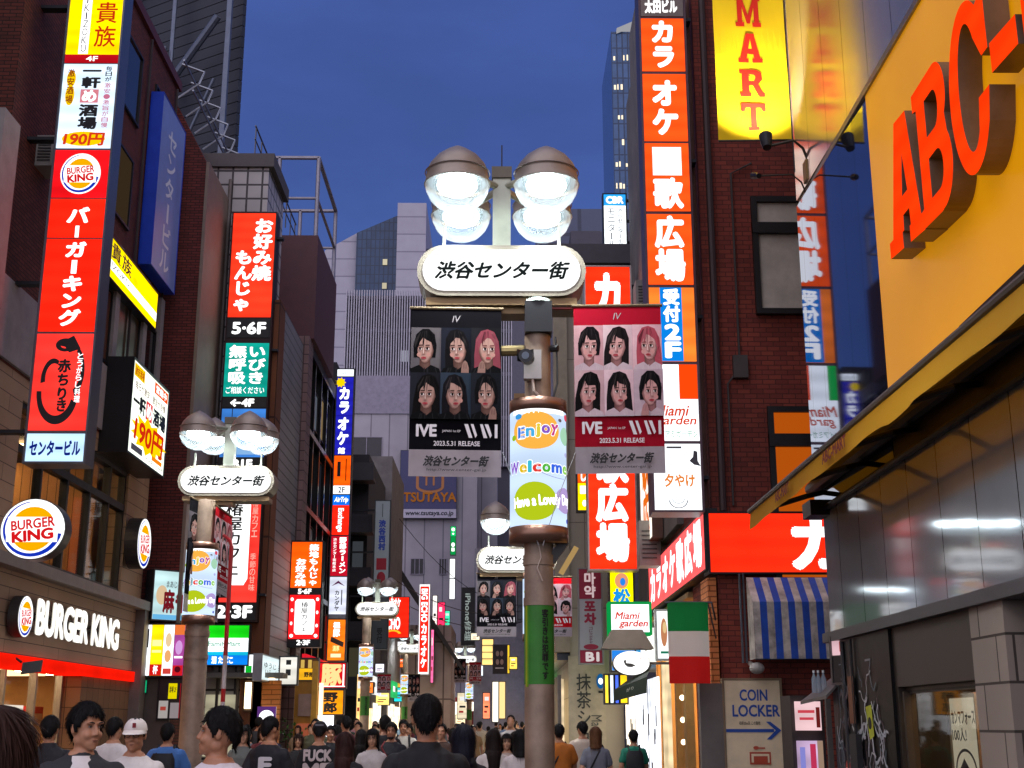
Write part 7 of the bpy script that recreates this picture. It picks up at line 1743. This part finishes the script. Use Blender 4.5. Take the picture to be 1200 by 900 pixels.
x, y, h = at(136, 840, 14); person('person in a white shirt with short black hair behind the capped man', x, y, 165, h, 'stroll', False, 0, 0, 'short', '#0c0a0a', 'loose', '#cfcac6', '#22242a', SK[0], 1)
x, y, h = at(160, 841, 9.2); r, s_, b = person('man in a white baseball cap, glasses and white tee facing the camera', x, y, 6, h + .01, 'walk', False, -4, 3, 'capped', '#0c0a0a', 'tee', '#d2cdc8', '#2a2c30', SK[3], 2, face=True)
yw, tl = math.radians(-4), math.radians(3)
m = MB(M('#d4ccc4', .8, 0, .06)); prof = []
for i in range(9): a = i / 8 * math.pi / 2; prof.append((math.cos(a), math.sin(a)))
base = len(m.v); n = 28
for (rr, zz) in prof:
    for j in range(n): t = 2 * math.pi * j / n; m.v.append((.090 * rr ** .8 * math.cos(t), .014 + .108 * rr ** .8 * math.sin(t), 1.676 + (.092 + .012 * math.cos(t * 6) * rr * (1 - rr)) * zz))
mi = m._m(None)
for i in range(8):
    for j in range(n): q = base + i * n + j; q2 = base + i * n + (j + 1) % n; m.f.append((q, q2, q2 + n, q + n)); m.mi.append(mi)
br = []
for j in range(13):
    t = math.pi + math.pi * j / 12; br.append((.088 * math.cos(t), .014 + .107 * math.sin(t)))
k0 = len(m.v)
for (a, c) in br: m.v.append((a, c, 1.683))
for (a, c) in br: m.v.append((a * 1.0, c - .095 * max(0, -(c - .012) / .112) ** .7, 1.676 - .022))
for j in range(12): m.f.append((k0 + j, k0 + j + 1, k0 + 14 + j, k0 + 13 + j)); m.mi.append(mi)
m.box(.0, -.101, 1.702, .026, -.094, 1.738, M('#7a1a22', .7)); m.ball((0, .014, 1.768), .008, .008, .004, 8, 6)
_headscale(m); _turn(m, 0, PIV, yw, tl); local(m, 'cap', r, True)
m = MB(M('#151212', .3)); 
for sx in (-1, 1):
    m.tube([(sx * .033 + .023 * math.cos(2 * math.pi * q / 16), -.1005, 1.648 + .018 * math.sin(2 * math.pi * q / 16)) for q in range(17)], .0024, 6); m.tube([(sx * .056, -.099, 1.652), (sx * .080, -.05, 1.652), (sx * .083, .01, 1.645)], .0022, 6)
m.tube([(-.01, -.103, 1.650), (.01, -.103, 1.650)], .0022, 6); _headscale(m); _turn(m, 0, PIV, yw, tl); local(m, 'glasses', r, True)
x, y, h = at(198, 847, 15); r, s_, b = person('person in a blue shirt carrying a black backpack, seen from behind', x, y, 178, h, 'walk', False, 0, -6, 'short', '#0b0a0a', 'loose', '#3f6fae', '#22242a', SK[0], 1); backpack('black backpack on the blue shirted person', r, '#101114')
x, y, h = at(258, 828, 6.6); r, s_, b = person('man in a white tee seen in profile, looking toward the restaurant', x, y, -22, h, 'walk', False, -62, -2, 'short', '#0d0b0b', 'tee', '#d8d0d2', '#2b2d33', SK[3], 2, face=True)
x, y, h = at(286, 850, 17); person('woman with long dark hair walking toward the camera beside the profile man', x, y, 10, h, 'stroll', True, 0, 0, 'long', '#100c0b', 'tee', '#6a706a', '#22242a', SK[2], 1, face=True)
x, y, h = at(318, 838, 12.6); r, s_, b = person('crop haired man in a black shirt with white blocks on the shoulder', x, y, 158, h, 'walk', False, -14, 0, 'crop', '#0c0a0a', 'tee', '#14141a', '#17181c', SK[3], 1)
m = draw(Fr((.02, .150, 1.36), (-1, 0, 0), (0, 0, -1), .15, .30), [('t', 'E', .05, .0, .9, .45, M('#c8c4c4', .8, 0, 0), .06), ('t', 'F', .05, .5, .9, .95, M('#c8c4c4', .8, 0, 0), .06)], .012, .001, lambda u, v: -.02 * u * u); local(m, 'lettering', s_)
x, y, h = at(375, 849, 14.2); r, s_, b = person('man in a black cap and black tee with bold capitals across the back', x, y, 180, h + .05, 'stand', False, 3, 16, 'capped', '#0c0a0a', 'tee', '#0c0c0f', '#17181c', SK[3], 1)
m = MB(M('#101013', .8)); base = 0; n = 24; mi = m._m(None)
for (rr, zz) in prof:
    for j in range(n): t = 2 * math.pi * j / n; m.v.append((.094 * rr * math.cos(t), .012 + .112 * rr * math.sin(t), 1.672 + .105 * zz))
for i in range(8):
    for j in range(n): q = i * n + j; q2 = i * n + (j + 1) % n; m.f.append((q, q2, q2 + n, q + n)); m.mi.append(mi)
m.box(-.05, .118, 1.69, .05, .124, 1.705, M('#6a6a70', .7)); _headscale(m); _turn(m, 0, PIV, math.radians(3), math.radians(16)); local(m, 'cap', r, True)
m = draw(Fr((.165, .136, 1.43), (-1, 0, 0), (0, 0, -1), .33, .40), [('t', 'FUCK', .04, .0, .96, .30, M('#c4b6b2', .8, 0, 0), .05), ('t', 'ME', .04, .36, .96, .86, M('#c4b6b2', .8, 0, 0), .06)], .014, .001, lambda u, v: -.05 * (2 * u - 1) ** 2 - .05 * max(0, .25 - v)); local(m, 'lettering', s_)
x, y, h = at(405, 857, 12.2); person('woman with long reddish brown hair close behind the capped man', x, y, 170, h, 'walk', True, 8, 0, 'long', '#2c1512', 'jacket', '#1a1a1f', '#15161a', SK[2], 1)
x, y, h = at(388, 850, 20); person('man in a black jacket facing the camera left of the far pole', x, y, 5, h, 'walk', False, 0, 0, 'short', '#0b0909', 'jacket', '#15161a', '#15161a', SK[1], 1, face=True)
x, y, h = at(437, 853, 16); person('long haired woman in a white top and dark vest looking at her phone', x, y, 4, h, 'phone', True, -4, 8, 'long', '#0c0a0a', 'tee', '#c4c0bc', '#3a4048', SK[2], 1, face=True)
x, y, h = at(459, 846, 18); r, s_, b = person('bearded man in a dark polo with a bag strap walking toward the camera', x, y, -4, h, 'walk', False, 0, 0, 'short', '#15100c', 'polo', '#1c1e24', '#2b2d33', SK[3], 1, face=True); crossbag('black shoulder bag across the bearded man', r, '#17181c', 1, '#7a2a2a')
m = MB(M('#1a120e', .9)); m.ball((0, -.062, 1.548), .05, .038, .03, 16, 10); _headscale(m); local(m, 'beard', b, True)
x, y, h = at(473, 843, 22); r, s_, b = person('smiling man in a pale tee with backpack straps behind the bearded man', x, y, 0, h, 'walk', False, 0, 0, 'short', '#0c0a0a', 'loose', '#b8b4a6', '#2b2d33', SK[1], 1, face=True); backpack('dark backpack with straps on the pale tee man', r, '#1c1e1c')
x, y, h = at(501, 812, 7.1); person('large man in black with short hair, back to the camera, in the middle', x, y, 178, h, 'walk', False, 4, 0, 'crop', '#0b0909', 'jacket', '#0e0e10', '#101114', SK[3], 2)
x, y, h = at(543, 848, 9.6); person('person with blue black bobbed hair in a black hooded top', x, y, 186, h, 'stand', True, 0, 0, 'bob', '#0c0c1a', 'hood', '#0f0f13', '#15161a', SK[2], 1)
x, y, h = at(578, 854, 14.5); r, s_, b = person('woman in a white blouse with long dark hair, back to the camera', x, y, 184, h, 'walk', True, 0, 0, 'long', '#1a100d', 'loose', '#c8c0b8', '#22242a', SK[2], 1); crossbag('small dark bag on the white bloused woman', r, '#1a1614', -1)
x, y, h = at(594, 859, 17); person('woman with a bare forehead facing the camera beside the main pole', x, y, 0, h, 'stroll', True, 0, 0, 'long', '#120d0c', 'tee', '#b8a498', '#22242a', SK[2], 1, face=True)
x, y, h = at(610, 854, 14); person('black haired person in a white shirt half hidden by the main pole', x, y, 175, h, 'stand', True, 12, 0, 'bob', '#0c0a0a', 'loose', '#c4bcb8', '#2b2d33', SK[0], 1)
x, y, h = at(655, 848, 19); r, s_, b = person('man in an orange shirt walking away right of the main pole', x, y, 176, h, 'walk', False, 0, 0, 'short', '#0c0a0a', 'loose', '#b8691c', '#15161a', SK[3], 1); crossbag('black sling bag on the orange shirted man', r, '#101114', 1)
x, y, h = at(682, 845, 20.5); person('man in a cream shirt standing before the tea shop wall', x, y, 200, h, 'stand', False, 0, 0, 'short', '#0c0a0a', 'loose', '#c8b8a4', '#3a3630', SK[1], 1)
x, y, h = at(698, 851, 18); r, s_, b = person('woman with light brown hair in a grey tee walking away', x, y, 172, h, 'walk', True, 0, 0, 'bob', '#5a3a22', 'tee', '#70747e', '#1c1d22', SK[2], 1); crossbag('small tan bag on a black strap of the grey tee woman', r, '#a86a3a', 1)
x, y, h = at(742, 855, 20.5); r, s_, b = person('man in a green tee with a black backpack by the timber shop', x, y, 180, h, 'walk', False, 0, 0, 'short', '#0c0a0a', 'tee', '#12755a', '#2b2d33', SK[1], 1); backpack('black backpack on the green tee man', r, '#121315')
# --- the crowd behind them, every one a person
cr = random.Random(21)
TOPS = [('black', '#131316'), ('white', '#c4c0bc'), ('charcoal', '#2c2e33'), ('grey', '#6f7276'), ('beige', '#a08a6c'), ('navy', '#1a2340'), ('brown', '#4a3326'), ('cream', '#b8ad98'), ('olive', '#4a4c34'), ('pale blue', '#6f8aa8'), ('maroon', '#5a1c24'), ('tan', '#8a6a48'), ('pink', '#b07a80'), ('dark green', '#1c3a2c')]
HAIRS = [('short black hair', 'short', False, '#0c0a0a'), ('cropped dark hair', 'crop', False, '#0e0b0a'), ('long dark hair', 'long', True, '#120d0b'), ('bobbed brown hair', 'bob', True, '#2a1a12')]
combos = [(t, hh, d) for t in TOPS for hh in HAIRS for d in (0, 180)]
cr.shuffle(combos)
spots = []
tries = 0
while len(spots) < 108 and tries < 6000:
    tries += 1
    Y = 18 + 54 * cr.random() ** 1.1
    lo, hi = -.195 * Y, .04 * Y
    if Y > 30: lo, hi = max(lo, -5.3), min(hi, 1.6)
    X = cr.uniform(max(lo, -5.6), hi)
    if cr.random() < .06: X = cr.uniform(-5.4, -4.4)
    if any((X - a) ** 2 + (Y - c) ** 2 < (.62 if Y < 25 else .45) for a, c in spots): continue
    if any(abs(X - px_) < .35 and abs(Y - y_) < .35 for px_, y_ in ((.305, 10), (-4.24, 18.3), (.62, 22), (-4.25, 41.7))): continue
    spots.append((X, Y))
spots.sort(key=lambda s: s[1])
for i, (X, Y) in enumerate(spots):
    (tn, tc), (hn, hk, fm, hc), d = combos[i]
    pose = cr.choice(['walk', 'stroll', 'stand'] if not (fm and d == 0) else ['walk', 'phone', 'stroll'])
    tp = cr.choice(['tee', 'loose', 'jacket']) if i % 3 else 'tee'
    hgt = cr.uniform(1.50, 1.68) if fm else cr.uniform(1.60, 1.86)
    person('person with %s in a %s %s facing %s, %s of the crowd' % (hn, tn, {'tee': 'tee', 'loose': 'shirt', 'jacket': 'jacket'}[tp], 'us' if d == 0 else 'away', 'front' if Y < 28 else ('middle' if Y < 46 else 'rear')), X, Y, d + cr.uniform(-22, 22), hgt, pose, fm, 0, 0, hk, hc, tp, tc, cr.choice(['#15161a', '#22242a', '#3a4252', '#4a4238']), cr.choice(SK), 1 if Y < 24 else 0, 'people in the crowd down the street')
def split_parts(names, rename=None):
    """every separate piece of these parts becomes a part of its own"""
    for o in list(COL.objects):
        if o.type != 'MESH' or o.name.split('.')[0] not in names or o.parent is None: continue
        me = o.data; n = len(me.vertices); par = list(range(n))
        def find(a):
            while par[a] != a: par[a] = par[par[a]]; a = par[a]
            return a
        for p in me.polygons:
            v = p.vertices
            for k in range(1, len(v)): par[find(v[k])] = find(v[0])
        groups = {}
        for p in me.polygons: groups.setdefault(find(p.vertices[0]), []).append(p)
        if len(groups) < 2: continue
        mats = list(me.materials); uvl = me.uv_layers[0].data; first = True
        for g_ in groups.values():
            ids = sorted({v for p in g_ for v in p.vertices}); mp = {v: i for i, v in enumerate(ids)}
            m2 = bpy.data.meshes.new(o.name.split('.')[0]); m2.from_pydata([tuple(me.vertices[v].co) for v in ids], [], [tuple(mp[v] for v in p.vertices) for p in g_])
            for mm in mats: m2.materials.append(mm)
            uv2 = m2.uv_layers.new(name='UVMap'); k = 0
            for p, q in zip(m2.polygons, g_):
                p.material_index = q.material_index; p.use_smooth = q.use_smooth
                for li in q.loop_indices: uv2.data[k].uv = uvl[li].uv; k += 1
            m2.update()
            if first: o.data = m2; first = False
            else:
                c = bpy.data.objects.new(o.name.split('.')[0], m2); COL.objects.link(c); c.parent = o.parent; c.location = o.location
split_parts({'balcony', 'bracket', 'lit_window', 'conduit', 'meter_box', 'lamp_post', 'banner_arm', 'canopy_lamp', 'shade_arm', 'window_bar', 'shop_post', 'display_drum', 'window_frame', 'shopfront_mullion', 'string_light', 'drain_pipe', 'curtain', 'window_post', 'canopy_lamp', 'lapel'})
bpy.data.objects.remove(_fo, do_unlink=True)
